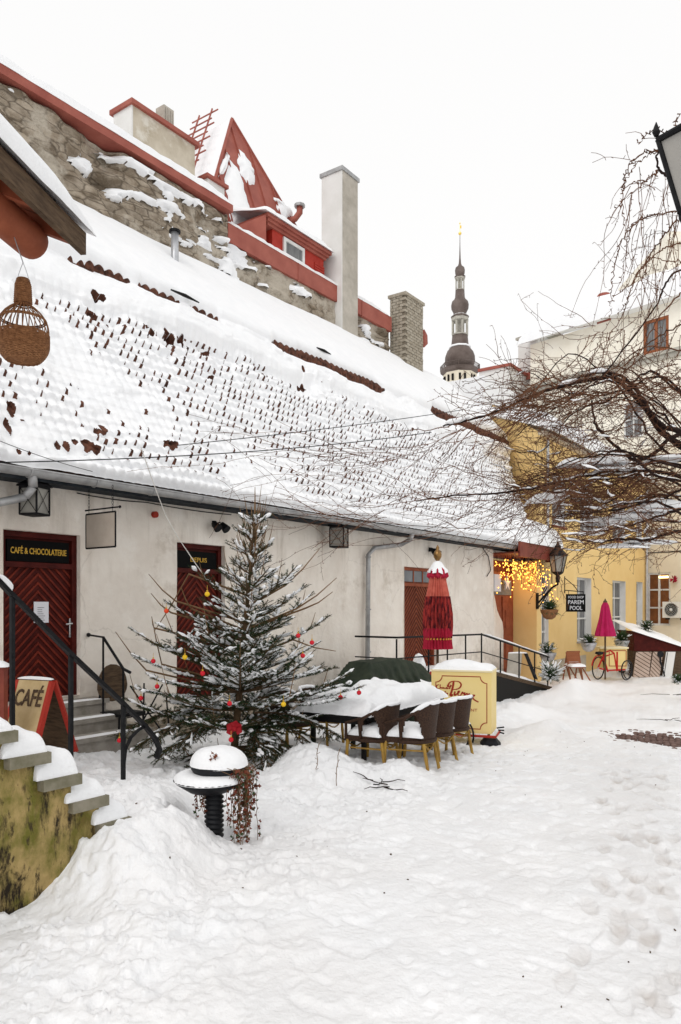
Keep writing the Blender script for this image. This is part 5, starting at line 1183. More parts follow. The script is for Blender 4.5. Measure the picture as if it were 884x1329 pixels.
# red lantern, snow-covered pot on the platform
p = Vector((14.1, 7.7, .30)); q = on_v(559, 888, 7.75); lt = thing('red_lantern', 'small red metal candle lantern beside the yellow cart', 'lantern', (q.x, 7.75, .2))
mb = MB(); mb.lathe([(.09, -.1), (.09, -.06)], q, 4, ph=.7); mb.lathe([(.11, .14), (.03, .24), (.01, .27)], q, 4, ph=.7)
for k in range(4): a = .7 + k * PI / 2; mb.tube([q + Vector((.085 * math.cos(a), .085 * math.sin(a), -.08)), q + Vector((.085 * math.cos(a), .085 * math.sin(a), .15))], .012, 4)
mb.build('body', 'redpaint', lt); mb = MB(); mb.box(q.x - .05, q.x + .05, 7.70, 7.80, q.z - .07, q.z + .13); mb.build('glass', 'darkgap', lt)
q = on_v(549, 892, 7.9); pt = thing('snow_covered_pot', 'plant pot on the platform under a tall cone of snow', 'pot', (q.x, 7.7, .43)); 
mb = MB(); mb.lathe([(.10, 0), (.14, .16), (.14, .18)], (q.x, 8.0, .43), 10); mb.build('pot', 'wood', pt); mb = MB(); mb.lathe([(.15, .18), (.15, .26), (.11, .38), (.08, .46), (.01, .50)], (q.x, 8.0, .43), 10); mb.build('snow', 'snow', pt, smooth=True)
# ================= YELLOW CART =================
th_ = .32; ce = RT * math.cos(th_) - FW * math.sin(th_); cb_ = FW * math.cos(th_) + RT * math.sin(th_); cn_ = -cb_
PR = dep(638, 953, 11.6); Wc = .93; Hc = 80 * 11.6 / 985; PLc = PR - ce * Wc
ct = thing('vendor_cart', 'cream yellow vendor cart box with dark red border and handwritten lettering, snow on top', 'cart', (PR.x, PR.y, G(PR.x, PR.y)))
mb = MB(); mb.obox(PLc, ce * Wc, cb_ * .62, UP * Hc); bx_ = mb.build('box', 'cartyel', ct)
mb = MB(); mb.obox(PLc - ce * .012 - cb_ * .012 + UP * Hc, ce * (Wc + .024), cb_ * .65, UP * .025); mb.build('lid', 'cartside', ct)
mb = MB(); of = cn_ * .003
w, h, m_, r_ = Wc, Hc, .07, .10
P = []
def arc(cx, cy, a_, b_): return [(cx + r_ * math.cos(t), cy + r_ * math.sin(t)) for t in np.linspace(a_, b_, 7)]
P += arc(w - m_, h - m_, -PI / 2, -PI)[::1] + arc(m_, h - m_, 0, -PI / 2)[::1] + arc(m_, m_, PI / 2, 0) + arc(w - m_, m_, PI, PI / 2); P.append(P[0])
vs = []
for i, p in enumerate(P):
    cx_, cy_ = w / 2, h / 2; d_ = Vector((p[0] - cx_, p[1] - cy_)).normalized() * .0085
    for sg in (1, -1): vs.append(tuple(PLc + ce * (p[0] + sg * d_.x) + UP * (p[1] + sg * d_.y) + of))
mb.add(vs, [(2 * i, 2 * i + 1, 2 * i + 3, 2 * i + 2) for i in range(len(P) - 1)]); mb.build('border_line', 'redline', bx_)
mb = MB()
def S_(pts, w_=.010): ribbon_stroke(mb, [(p[0], p[1]) for p in pts], w_, PLc, ce, UP, cn_, .004)
k = Wc / 530.0    # crop units -> metres (crop: x 75..610, y 140..700 downwards)
def cp(l): return [((x - 80) * k, (700 - y) * k * (Hc / (560 * k))) for x, y in l]
S_(cp([(262, 268), (238, 282), (232, 262), (250, 238), (285, 228), (325, 232), (345, 255), (335, 285), (305, 302), (275, 305)]), .011)
S_(cp([(278, 232), (274, 270), (262, 320), (250, 355), (258, 365), (272, 350)]), .014)
S_(cp([(292, 322), (286, 345), (290, 358), (306, 345)]), .012); S_(cp([(300, 300), (303, 303)]), .012)
S_(cp([(306, 345), (322, 335), (330, 318), (320, 320), (316, 345), (328, 360), (346, 350)]), .010)
S_(cp([(346, 350), (358, 325), (364, 340), (378, 330), (372, 355), (384, 352)]), .010)
S_(cp([(384, 352), (396, 335), (402, 348), (418, 338), (412, 362), (430, 368)]), .010)
S_(cp([(432, 372), (452, 362), (462, 350), (450, 352), (448, 375), (465, 395), (498, 412)]), .012)
S_(cp([(205, 322), (200, 350), (192, 365), (178, 360), (184, 345), (198, 345), (198, 366), (208, 360)]), .009)
S_(cp([(212, 355), (226, 345), (218, 340), (214, 360), (230, 364)]), .008)
S_(cp([(150, 265), (132, 270), (125, 288), (135, 302), (155, 298)]), .008)
S_(cp([(160, 262), (158, 300), (166, 288), (172, 300)]), .006); S_(cp([(176, 290), (184, 288), (186, 298), (178, 298), (176, 290)]), .006)
S_(cp([(200, 288), (192, 290), (194, 300), (204, 296)]), .006); S_(cp([(208, 292), (216, 288), (216, 300), (208, 298), (208, 292)]), .006); S_(cp([(224, 262), (222, 300), (230, 296)]), .006); S_(cp([(232, 290), (240, 292), (236, 300), (246, 296), (250, 268), (246, 262)]), .006)
mb.build('handwriting', 'redline', bx_)
text('RESTAURANT', .062, PLc + ce * (355 - 80) * k + UP * (700 - 500) / 560 * Hc + cn_ * .004, ce, UP, 'redline', bx_, depth=.001, width=.46)
mb = MB(); mb.pad(PLc + UP * (Hc + .025) + cb_ * .02, ce * Wc, cb_ * .6, .11, 22, 14, seed=101, over=.0, rough=.35, p=1.5); mb.build('snow', 'snow', ct, smooth=True)
mb = MB(); q = PLc + ce * .55 - cb_ * .05 - UP * .03; mb.tube([q - ce * .2, q + ce * .45, q + ce * .45 + cb_ * .5], .02, 8); mb.build('chassis', 'redpaint', ct)
def wheel(mb1, mb2, c, e, r_, n=28, spk=14):
    mb1.tube([c + e * (r_ * math.cos(t)) + UP * (r_ * math.sin(t)) for t in np.linspace(0, 2 * PI, n + 1)], .02, 7, cap=False)
    for q in range(spk): t = 2 * PI * q / spk; mb2.tube([c, c + e * (r_ * math.cos(t)) + UP * (r_ * math.sin(t))], .0035, 3, cap=False)
    mb2.ball(c, .035, 8)
for lc in (PLc + ce * .35 - cb_ * .16 - UP * .02, PLc + ce * .55 + cb_ * .75 - UP * .02):
    a_ = MB(); b_ = MB(); wheel(a_, b_, lc, ce, .27); wh = a_.build('wheel', 'rubber', ct, smooth=True); b_.build('spokes', 'chrome', wh)
mb = MB(); lc = PLc + ce * .35 - cb_ * .16 - UP * .02; A = [lc + ce * (.33 * math.cos(t)) + UP * (.33 * math.sin(t)) for t in np.linspace(-.3, 2.6, 14)]; vs = [tuple(p + cb_ * s_) for p in A for s_ in (-.045, .045)]
mb.add(vs, [(2 * i, 2 * i + 1, 2 * i + 3, 2 * i + 2) for i in range(13)]); mb.tube(A, .015, 5); mb.build('mudguard', 'rubber', ct)
mb = MB(); q = PR + ce * .05 - UP * .12; 
for i in range(3): mb.tube([q + UP * (.22 - .03 * i) + ce * (.03 + .02 * i), q + UP * (.24 - .05 * i) + ce * .14], .012, 5)
mb.lathe([(.15, -.2), (.16, -.02), (.10, .05)], q - ce * .08 + cb_ * .1, 10); mb.build('stand', 'rubber', ct)
# ================= CLOSED RED PARASOL =================
UY = 12.6; uk = UY / 985; uc = dep(568, 785, UY)
def uz(py): return 1.95 + (785 - py) * uk
um = thing('red_parasol', 'closed crimson and salmon parasol with fringe, brass finial and snow cap behind the yellow cart', 'parasol', (uc.x, uc.y, -.3))
def cloth(mb, prof, nf=22, amp=.16, c=uc, seed=0):
    n = nf * 4; vs = []
    r2 = random.Random(seed); ph = [r2.uniform(.7, 1.3) for _ in range(nf)]
    for (r_, z) in prof:
        for j in range(n):
            a = 2 * PI * j / n; f = 1 + amp * math.sin(j / 4 * 2 * PI) * ph[j // 4]; vs.append((c.x + r_ * f * math.cos(a), c.y + r_ * f * math.sin(a), z))
    k_ = len(prof); mb.add(vs, [(i * n + j, i * n + (j + 1) % n, (i + 1) * n + (j + 1) % n, (i + 1) * n + j) for i in range(k_ - 1) for j in range(n)])
mb = MB(); cloth(mb, [(5 * uk, uz(733)), (9 * uk, uz(742)), (10 * uk, uz(755)), (12.5 * uk, uz(768)), (14 * uk, uz(778))], amp=.13); cn1 = mb.build('canopy', 'umbsal', um)
mb = MB(); cloth(mb, [(14.1 * uk, uz(774)), (14.9 * uk, uz(780)), (17 * uk, uz(797)), (17.3 * uk, uz(812)), (16.2 * uk, uz(828))], amp=.14); mb.build('printed_panel', 'umblace', cn1)
mb = MB(); cloth(mb, [(16.4 * uk, uz(822)), (16.2 * uk, uz(828)), (16.8 * uk, uz(836)), (17.6 * uk, uz(842))], nf=26, amp=.12)
cloth(mb, [(17.2 * uk, uz(815)), (17.0 * uk, uz(824)), (16.0 * uk, uz(828))], nf=22, amp=.12)
cloth(mb, [(5 * uk, uz(735)), (10.5 * uk, uz(740)), (12.5 * uk, uz(748)), (10 * uk, uz(751))], nf=9, amp=.2); mb.build('fringe', 'umbred', cn1)
mb = MB()
for j in range(26): a = 2 * PI * j / 26; mb.ball((uc.x + 17.0 * uk * math.cos(a), uc.y + 17.0 * uk * math.sin(a), uz(829)), .016, 5)
mb.build('tassel_beads', 'gold', cn1)
mb = MB(); mb.tube([(uc.x, uc.y, -.3), (uc.x, uc.y, uz(735))], .022, 8); mb.build('pole', 'wood', um)
mb = MB(); mb.lathe([(.03, uz(736)), (.05, uz(733)), (.02, uz(729)), (.035, uz(727)), (.065, uz(723)), (.07, uz(719)), (.045, uz(715)), (.02, uz(713)), (.03, uz(711)), (.003, uz(707))], (uc.x, uc.y, 0), 12); mb.build('finial', 'brass', um, smooth=True)
mb = MB(); n = 20; vs = []
for (r_, py) in ((2, 728), (5, 730), (8.5, 736), (12.2, 741), (12.6, 744)):
    for j in range(n): a = 2 * PI * j / n; q = 1 + .12 * math.sin(j * 2.1); vs.append((uc.x + r_ * uk * q * math.cos(a), uc.y + r_ * uk * q * math.sin(a), uz(py + (4 * float(vn(j * .9, 3)) - 2) * (py > 740))))
mb.add(vs, [(i * n + j, i * n + (j + 1) % n, (i + 1) * n + (j + 1) % n, (i + 1) * n + j) for i in range(4) for j in range(n) if not (i == 3 and j % 7 == 2) and not (i == 2 and j in (3, 4))]); mb.build('snow', 'snow', um, smooth=True)
# ================= PEDESTAL PLANTER =================
Yp = 6.05; pk_ = Yp / 985; pc_ = dep(278, 1098, Yp); gz0 = G(pc_.x, pc_.y)
pp = thing('pedestal_planter', 'black two-tier bowl on a ribbed pedestal, capped with snow, ivy hanging down', 'planter', tuple(pc_))
def pz(py): return 1.95 + (785 - py) * pk_
axis = Vector((pc_.x, pc_.y, 0))
mb = MB(); z = pc_.z - .12; P = []
while z < pz(1022): P += [(.062, z), (.078, z + .013), (.078, z + .022), (.062, z + .035)]; z += .038
sh = Vector((0, 0, 0)); mb.lathe(P, axis, 16); mb.build('pedestal', 'rubber', pp, smooth=True)
mb = MB(); c2_ = axis + FW * .0 + RT * (-6 * pk_); mb.lathe([(.07, pz(1030)), (.16, pz(1026)), (.215, pz(1020)), (.27, pz(1014)), (.285, pz(1011)), (.275, pz(1009)), (.15, pz(1011))], c2_, 36); mb.build('lower_bowl', 'rubber', pp, smooth=True)
mb = MB(); mb.lathe([(.17, pz(1012)), (.185, pz(1006)), (.225, pz(993)), (.21, pz(992)), (.1, pz(994))], axis + RT * (4 * pk_) + FW * .03, 36); mb.build('upper_bowl', 'rubber', pp, smooth=True)
def dome(mb, c, r_, z0, h, n=36, sx=1.0, seed=0, rough=.1, p=2.2):
    vs = []; rings = 10
    for i in range(rings + 1):
        t = i / rings; rr = math.sin(t * PI / 2) * 1.0
        for j in range(n):
            a = 2 * PI * j / n; q = 1 + (float(fbm(math.cos(a) * 1.6 + 5, math.sin(a) * 1.6 + seed, seed, 3)) - .5) * rough * 2
            zz = h * (max(0, 1 - rr ** (2 * p)) ** .5) * (1 + (float(fbm(rr * math.cos(a) * 2, rr * math.sin(a) * 2, seed + 3, 3)) - .5) * rough * 3); vs.append(tuple(Vector(c) + RT * (r_ * sx * q * rr * math.cos(a)) + FW * (r_ * q * rr * math.sin(a)) + UP * (z0 + zz)))
    mb.add(vs, [(i * n + j, (i + 1) * n + j, (i + 1) * n + (j + 1) % n, i * n + (j + 1) % n) for i in range(rings) for j in range(n)] + [tuple(rings * n + j for j in range(n))])
mb = MB(); dome(mb, c2_, .285, pz(1012), .065, seed=2, rough=.06, p=4); mb.build('lower_snow', 'snow', pp, smooth=True)
mb = MB(); dome(mb, axis + RT * (5 * pk_) + FW * .03, .225, pz(994), .145, seed=5, rough=.07, p=1.6, sx=1.05); mb.build('upper_snow', 'snow', pp, smooth=True)
# ivy
iv = MB(); r2 = random.Random(5)
def leaf(mb, p, s_, r2, star=True):
    d = Vector((r2.gauss(0, 1), r2.gauss(0, 1), r2.gauss(-.5, .8))).normalized(); w_ = d.orthogonal().normalized(); n_ = d.cross(w_)
    pts = [(0, 0), (.35, .15), (.55, .55), (.72, .22), (1, 0), (.72, -.22), (.55, -.55), (.35, -.15)]
    mb.add([tuple(p + d * (s_ * a) + w_ * (s_ * b) + n_ * (s_ * .12 * abs(b) * 2)) for a, b in pts], [(0, 1, 7), (1, 2, 3, 4, 5, 6, 7)], r2.choice([0, 0, 0, 1]))
st_mb = MB(); q0_ = axis + RT * (38 * pk_) - FW * .02
for k in range(40):
    c = q0_ + RT * r2.uniform(-.09, .09) + FW * r2.uniform(-.16, .12); z = pz(993) + r2.uniform(-.02, .04); P = [c - RT * .1 + UP * (z)]
    L_ = r2.choice([.2, .35, .50, .62, .70]) * r2.uniform(.7, 1.08); m_ = int(L_ / .04)
    for i in range(m_): c = c + RT * r2.uniform(-.009, .010) + FW * r2.uniform(-.01, .01); z -= .04; P.append(c + UP * z)
    st_mb.tube(P, .0028, 3, cap=False)
    for p in P[1:]:
        for _ in range(2 if r2.random() < .8 else 1):
            leaf(iv, p + Vector((r2.uniform(-.015, .015), r2.uniform(-.015, .015), r2.uniform(-.02, .02))), r2.uniform(.024, .042), r2)
for k in range(8):
    c = axis - RT * r2.uniform(.03, .17) + FW * r2.uniform(-.1, .15); z = pz(1010); P = [c + UP * z]; L_ = r2.uniform(.15, .38)
    for i in range(int(L_ / .04)): c = c + RT * r2.uniform(-.01, .01); z -= .04; P.append(c + UP * z)
    st_mb.tube(P, .0028, 3, cap=False)
    for p in P[1:]: leaf(iv, p, r2.uniform(.025, .042), r2); leaf(iv, p, r2.uniform(.02, .035), r2)
iv.build('ivy', ['leafred', 'leafgrn'], pp); st_mb.build('ivy_stems', 'shoot', pp)
mb = MB(); 
for k in range(10): leaf(mb, axis + RT * .02 - FW * .17 + UP * (pz(979) + k * .004) + RT * r2.uniform(-.02, .02), .035, r2)
mb.build('leaf_tuft', ['leafred', 'leafred'], pp)
# ================= CHRISTMAS TREE =================
sb = gpt(303, 985); 
tr = thing('christmas_tree', 'snow-laden spruce with bare upright shoots, decorated with coloured baubles', 'christmas tree', tuple(sb))
tY = FW.dot(sb); tk = tY / 985
top = dep(331, 668, tY); TH_ = top.z - sb.z
wood = MB(); ndl = MB(); snw = MB(); sht = MB()
def tx(t): return sb.lerp(top, t)
mb = MB(); mb.tube([tx(t) for t in (0, .25, .5, .75, 1)], [.05, .042, .032, .02, .008], 8); mb.build('trunk', 'bark', tr)
rt = random.Random(77)
NV = []; NF = []
def needles(a, b, L=.034, dens=230, droop=0):
    d = b - a; l = d.length
    if l < .01: return
    T = d / l; x = T.orthogonal().normalized(); y = T.cross(x); n = max(3, int(l * dens))
    for i in range(n):
        t = rt.random(); an = rt.random() * 2 * PI; o = a + d * t; rd = x * math.cos(an) + y * math.sin(an); tip = o + (T * .75 + rd * .8) * L * rt.uniform(.7, 1.1); w = T.cross(rd) * .0030
        k = len(NV); NV.append(tuple(o - w)); NV.append(tuple(o + w)); NV.append(tuple(tip)); NF.append((k, k + 1, k + 2))
def snowlump(P, r_):
    n = len(P); rad = [r_ * (.35 + .9 * rt.random()) for _ in range(n)]; rad[0] *= .4; rad[-1] *= .3
    k0 = snw.n; snw.tube([p + UP * (r_ * .55) for p in P], rad, 6)
    # flatten underneath
def twig(p, d, L, lvl, snowp):
    m_ = max(2, int(L / .06)); P = [p]; dd = d.copy()
    for i in range(m_):
        dd = (dd + Vector((rt.gauss(0, .05), rt.gauss(0, .05), .015 + rt.gauss(0, .04)))).normalized(); P.append(P[-1] + dd * (L / m_))
    wood.tube(P, [.0055 * (1 - .6 * i / m_) for i in range(m_ + 1)], 3, cap=False)
    for i in range(m_): needles(P[i], P[i + 1])
    if rt.random() < snowp:
        i0 = rt.randrange(0, max(1, m_ // 2)); Q_ = P[i0:]
        if len(Q_) >= 2: 
            QQ = []; 
            for i in range(len(Q_) - 1): QQ += [Q_[i], Q_[i].lerp(Q_[i + 1], .5)]
            QQ.append(Q_[-1]); snowlump(QQ, rt.choice([.010, .014, .018, .023]))
    if lvl > 0:
        for i in range(1, m_):
            for sg in (-1, 1):
                if rt.random() < .58:
                    s_ = dd.cross(UP).normalized() * sg; nd = (dd * .75 + s_ * .75 + UP * rt.uniform(-.12, .1)).normalized(); twig(P[i], nd, L * .42 * rt.uniform(.6, 1.1), lvl - 1, snowp)
def rmax(t): # crown radius by height fraction
    return np.interp(t, [0, .06, .14, .26, .40, .55, .70, .82, .92, 1.0], [.75, 1.15, 1.36, 1.38, 1.24, .94, .56, .34, .20, .10])
W_ = 14
for w_ in range(W_):
    t = .05 + .90 * (w_ / (W_ - 1)) ** .95; nb_ = 7 if t < .5 else 5; ph_ = rt.random() * 6
    for k in range(nb_):
        a = ph_ + 2 * PI * k / nb_ + rt.uniform(-.25, .25); L = float(rmax(t)) * rt.uniform(.60, 1.15); az = RT * math.cos(a) + FW * math.sin(a)
        if t > .3 and math.cos(a) > .3: L *= 1.05
        el = np.interp(t, [0, .15, .5, 1], [-.32, .0, .32, .9]) + rt.uniform(-.08, .1); d = (az * math.cos(el) + UP * math.sin(el)).normalized()
        m_ = max(4, int(L / .10)); P = [tx(t)]
        for i in range(m_): d = (d + UP * (.035 if t > .12 else -.01) + Vector((rt.gauss(0, .03), rt.gauss(0, .03), 0))).normalized(); P.append(P[-1] + d * (L / m_))
        wood.tube(P, [.016 * (1 - .75 * i / m_) for i in range(m_ + 1)], 5, cap=False)
        sp = .30 if t > .16 else .10
        for i in range(1, m_):
            if i > m_ * .15: needles(P[i], P[i + 1], dens=200)
            for sg in (-1, 1):
                if rt.random() < .72:
                    s_ = d.cross(UP).normalized() * sg; ll = (.34 * (1 - i / m_) + .12) * (.55 + .45 * L); nd = (d * .8 + s_ * .72 + UP * rt.uniform(-.18, .08)).normalized()
                    twig(P[i], nd, ll * rt.uniform(.7, 1.15), 1 if ll > .2 else 0, sp)
        if rt.random() < sp + .22: snowlump([P[i].lerp(P[i + 1], q) for i in range(m_ // 3, m_) for q in (0, .5)], rt.uniform(.014, .026))
        if rt.random() < (.45 if t < .6 else .8):   # bare upward shoot
            b_ = P[int(m_ * rt.uniform(.6, 1))]; hh = rt.uniform(.15, .42); dd = (UP * rt.uniform(.9, 1.3) + d * .6).normalized(); sht.tube([b_, b_ + dd * hh * .5, b_ + (dd + UP * .12).normalized() * hh], [.008, .006, .003], 4)
for (ex_x, ex_y, oY, sx, sy) in ((402, 1010, -.5, 330, 935), (372, 1004, -.8, 322, 940), (350, 1000, -.9, 318, 945), (425, 985, -.3, 335, 930), (388, 1012, -.6, 325, 950), (178, 968, -.5, 290, 930), (205, 985, -.6, 292, 940), (232, 968, -.8, 296, 935), (440, 955, -.2, 330, 925), (160, 948, -.2, 285, 920)):
    A_ = dep(sx, sy, tY); B_ = dep(ex_x, ex_y, tY + oY); P = [A_.lerp(B_, q) + UP * (.10 * math.sin(q * PI)) for q in np.linspace(0, 1, 9)]
    wood.tube(P, [.012 - .001 * i for i in range(9)], 5, cap=False)
    for i in range(1, 8):
        needles(P[i], P[i + 1], dens=260); d_ = (P[i + 1] - P[i]).normalized()
        for sg in (-1, 1, 1, -1):
            s_ = d_.cross(UP).normalized() * sg; twig(P[i], (d_ * .85 + s_ * rt.uniform(.3, .8) - UP * rt.uniform(.0, .45)).normalized(), rt.uniform(.16, .36), 1, .10)
for (ex_x, ex_y, oY, sx, sy) in ((455, 886, -.45, 335, 905), (472, 890, -.5, 345, 910), (448, 905, -.5, 340, 912), (430, 868, -.3, 330, 880), (196, 880, -.4, 300, 890), (172, 850, -.4, 290, 885), (182, 895, -.4, 290, 900)):
    A_ = dep(sx, sy, tY); B_ = dep(ex_x, ex_y, tY + oY); P = [A_.lerp(B_, q) - UP * (.06 * math.sin(q * PI)) for q in np.linspace(0, 1, 10)]
    wood.tube(P, [.013 - .001 * i for i in range(10)], 5, cap=False); snowlump([P[i].lerp(P[i + 1], q) for i in range(3, 9) for q in (0, .5)], .018)
    for i in range(3, 9):
        needles(P[i], P[i + 1], dens=260); d_ = (P[i + 1] - P[i]).normalized()
        for sg in (-1, 1): twig(P[i], (d_ * .85 + d_.cross(UP).normalized() * sg * rt.uniform(.5, .8)).normalized(), rt.uniform(.12, .26), 1, .5)
# bare shoots of the leader
for k in range(34):
    t = rt.uniform(.62, .99); a = rt.random() * 2 * PI; az = RT * math.cos(a) + FW * math.sin(a); L = rt.uniform(.22, .45); b_ = tx(t) + az * rt.uniform(0, .12)
    P = [b_, b_ + (az * .45 + UP).normalized() * L * .5]; P.append(P[1] + (az * .22 + UP).normalized() * L * .5); sht.tube(P, [.008, .006, .003], 4)
sht.tube([top - UP * .4, top + UP * .15, dep(331, 632, tY)], [.014, .01, .004], 5)
for (x0, y0, x1, y1) in ((228, 780, 193, 745), (222, 795, 196, 770), (200, 815, 197, 800), (210, 862, 197, 800), (190, 870, 150, 820), (385, 790, 437, 750), (380, 830, 436, 845), (370, 760, 415, 712), (395, 790, 432, 768), (248, 790, 235, 762), (245, 745, 200, 820)):
    q_ = tx(min(.95, max(.1, (985 - y0 - 28) / 317))); sht.tube([q_, dep(x0, y0, tY), dep((x0 + x1) / 2, (y0 + y1) / 2 + 3, tY - .1), dep(x1, y1, tY - .1)], [.014, .011, .008, .004], 4)
wood.build('branches', 'bark', tr); sht.build('bare_shoots', 'shoot', tr)
nm = MB(); nm.v = [np.array(NV)]; nm.f = NF; nm.m = [0] * len(NF); nm.n = len(NV); nm.build('needles', 'needle', tr)
snw.build('snow', 'snow', tr, smooth=True)
# baubles
BL = [(216, 793, 'orangeball', 'orange bauble on the bare twig at the upper left of the tree'), (269, 771, 'yellowball', 'yellow bauble high on the tree in front of the dark red door'), (199, 858, 'redball', 'red bauble at the left, on the twig below the bare shoot'), (240, 853, 'yellowball', 'yellow bauble at the left middle of the tree'),
      (263, 874, 'redball', 'bright red bauble at the left middle of the tree, near its front'), (204, 891, 'redball', 'dark red bauble deep in the left branches'), (183, 906, 'redball', 'red bauble on the lowest left branch tip'), (298, 913, 'redball', 'crimson bauble in the middle of the tree above the ribbon bow'),
      (387, 825, 'redball', 'red bauble on the right side of the tree, higher and left of a pair'), (405, 834, 'redball', 'red bauble on the right side of the tree, lower of a pair'), (368, 914, 'yellowball', 'yellow bauble low on the right side of the tree'), (442, 905, 'redball', 'red bauble at the far right branch tip above the table snow'),
      (155, 961, 'redball', 'red bauble hanging low at the left beside the railing scroll'), (466, 899, 'redball', 'small dark red bauble at the outermost right twig'), (393, 851, 'redball', 'pinkish red bauble half hidden at the right of the tree'), (300, 960, 'redball', 'small red bauble under the ribbon bow')]
for (x, y, m_, lab) in BL:
    p = dep(x, y, tY - (1.0 if 230 < x < 380 else .45)); t_ = thing('bauble', lab, 'bauble', tuple(p), 'baubles on the Christmas tree')
    mb = MB(); mb.ball(p, .029, 14); mb.build('ball', m_, t_, smooth=True); mb = MB(); mb.tube([p + UP * .03, p + UP * .045], .010, 6); mb.tube([p + UP * .045, p + UP * .10], .0025, 3); mb.build('hook', 'gold', t_)
p = dep(304, 946, tY - .95); bw = thing('ribbon_bow', 'large dark red ribbon bow low on the front of the Christmas tree', 'bow', tuple(p)); mb = MB()
for k, a in enumerate((.5, 2.6, 1.3, 3.6, 5.9)):
    d = RT * math.cos(a) + UP * math.sin(a); w_ = RT * -math.sin(a) + UP * math.cos(a); L = .10
    mb.add([tuple(p), tuple(p + d * L * .6 + w_ * .05 - FW * .03), tuple(p + d * L - FW * .01), tuple(p + d * L * .6 - w_ * .05 + FW * .02)], [(0, 1, 2, 3)]); mb.add([tuple(p + FW * .01), tuple(p + d * L * .6 + w_ * .05 + FW * .03), tuple(p + d * L), tuple(p + d * L * .6 - w_ * .05)], [(0, 1, 2, 3)])
mb.build('loops', 'bow', bw); mb = MB(); mb.ball(p, .03, 8); mb.build('knot', 'bow', bw)
# ================= VINE =================
vt = thing('hanging_vine', 'wide leafless vine trained over the street, tangled brown twigs carrying snow', 'vine', tuple(dep(975, 1010, 7.8)))
rv2 = random.Random(19); limb = MB(); tw_ = MB(); vs_ = MB()
def path(pts, Y, n=6, jit=0):
    P = [dep(x, y, (Y[i] if hasattr(Y, '__len__') else Y)) for i, (x, y) in enumerate(pts)]; out = []
    for i in range(len(P) - 1):
        p0, p1, p2, p3 = P[max(i - 1, 0)], P[i], P[i + 1], P[min(i + 2, len(P) - 1)]
        for q in range(n):
            u = q / n; out.append(.5 * (2 * p1 + (p2 - p0) * u + (2 * p0 - 5 * p1 + 4 * p2 - p3) * u * u + (3 * p1 - p0 - 3 * p2 + p3) * u ** 3))
    out.append(P[-1]); 
    if jit: out = [o + Vector((rv2.gauss(0, jit), rv2.gauss(0, jit), rv2.gauss(0, jit))) for o in out]
    return out
trunk = path([(985, 1010), (975, 850), (960, 700), (930, 610), (900, 585)], [7.8, 7.8, 7.7, 7.5, 7.3]); limb.tube(trunk, [.11 - .07 * i / len(trunk) for i in range(len(trunk))], 9); 
limb.build('trunk', 'limb', vt); limb = MB()
LIMBS = [([(930, 610), (884, 578), (858, 560), (838, 530), (818, 508), (798, 492), (770, 492), (735, 500), (700, 510), (650, 532), (610, 545), (575, 553)], 7.3, .034, .007, .5),
         ([(930, 600), (884, 562), (860, 553), (842, 530), (825, 505), (805, 488), (780, 483), (750, 490)], 7.1, .028, .008, .5),
         ([(900, 560), (868, 570), (850, 588), (822, 597), (800, 580), (780, 560), (772, 548), (768, 520)], 7.0, .020, .009, .4),
         ([(960, 640), (884, 618), (820, 610), (760, 618), (700, 632), (650, 640), (600, 642), (540, 650)], 7.0, .018, .005, .5),
         ([(960, 700), (884, 690), (840, 700), (800, 700), (776, 704), (740, 698)], 6.6, .018, .005, .9),
         ([(884, 660), (850, 672), (815, 682), (780, 690)], 6.8, .014, .005, .9), ([(884, 635), (850, 650), (800, 655), (760, 668)], 6.9, .012, .005, .9),
         ([(960, 260), (884, 240), (868, 230), (856, 221), (852, 205), (856, 196)], 4.6, .010, .005, .0), ([(960, 330), (884, 350), (862, 372), (850, 400), (800, 465), (770, 500)], 6.0, .009, .005, .0)]
def snow_on(P, r_, amt, lift=1.0):
    i = 0
    while i < len(P) - 3:
        if rv2.random() < amt and abs((P[min(i + 3, len(P) - 1)] - P[i]).normalized().z) < .30:
            m_ = rv2.randint(3, 7); Q_ = P[i:i + m_]
            if len(Q_) > 2: rad = [r_ * rv2.uniform(.6, 1.2) for _ in Q_]; rad[0] *= .3; rad[-1] *= .3; vs_.tube([p + UP * r_ * lift for p in Q_], rad, 6)
            i += m_
        i += rv2.randint(1, 3)
for pts, Y, r0_, r1_, sn_ in LIMBS:
    P = path(pts, Y, 6, .004); n = len(P); limb = MB(); limb.tube(P, [(r0_ + (r1_ - r0_) * i / n) * rv2.uniform(.9, 1.12) for i in range(n)], 7); limb.build('limb', 'limb', vt)
    snow_on(P[6:], r0_ * .75, sn_ * .6)
for (ln, sp_) in (([(930, 595), (860, 520), (800, 500), (740, 510), (690, 535), (655, 550)], 22), ([(930, 610), (860, 600), (790, 608), (720, 625), (660, 640)], 20), ([(950, 690), (860, 660), (790, 650), (730, 655)], 22)):
    for k in range(7):
        n_ = rv2.randint(4, len(ln)); P = path([(x + rv2.gauss(0, 8), y + rv2.gauss(0, sp_)) for x, y in ln[:n_]], rv2.uniform(6.6, 7.8), 8, .007); m_ = len(P)
        r_ = rv2.uniform(.008, .015); limb = MB(); limb.tube(P, [r_ * (1 - .75 * i / m_) for i in range(m_)], 6); limb.build('limb', 'limb', vt); snow_on(P[5:], r_ * .7, .35)
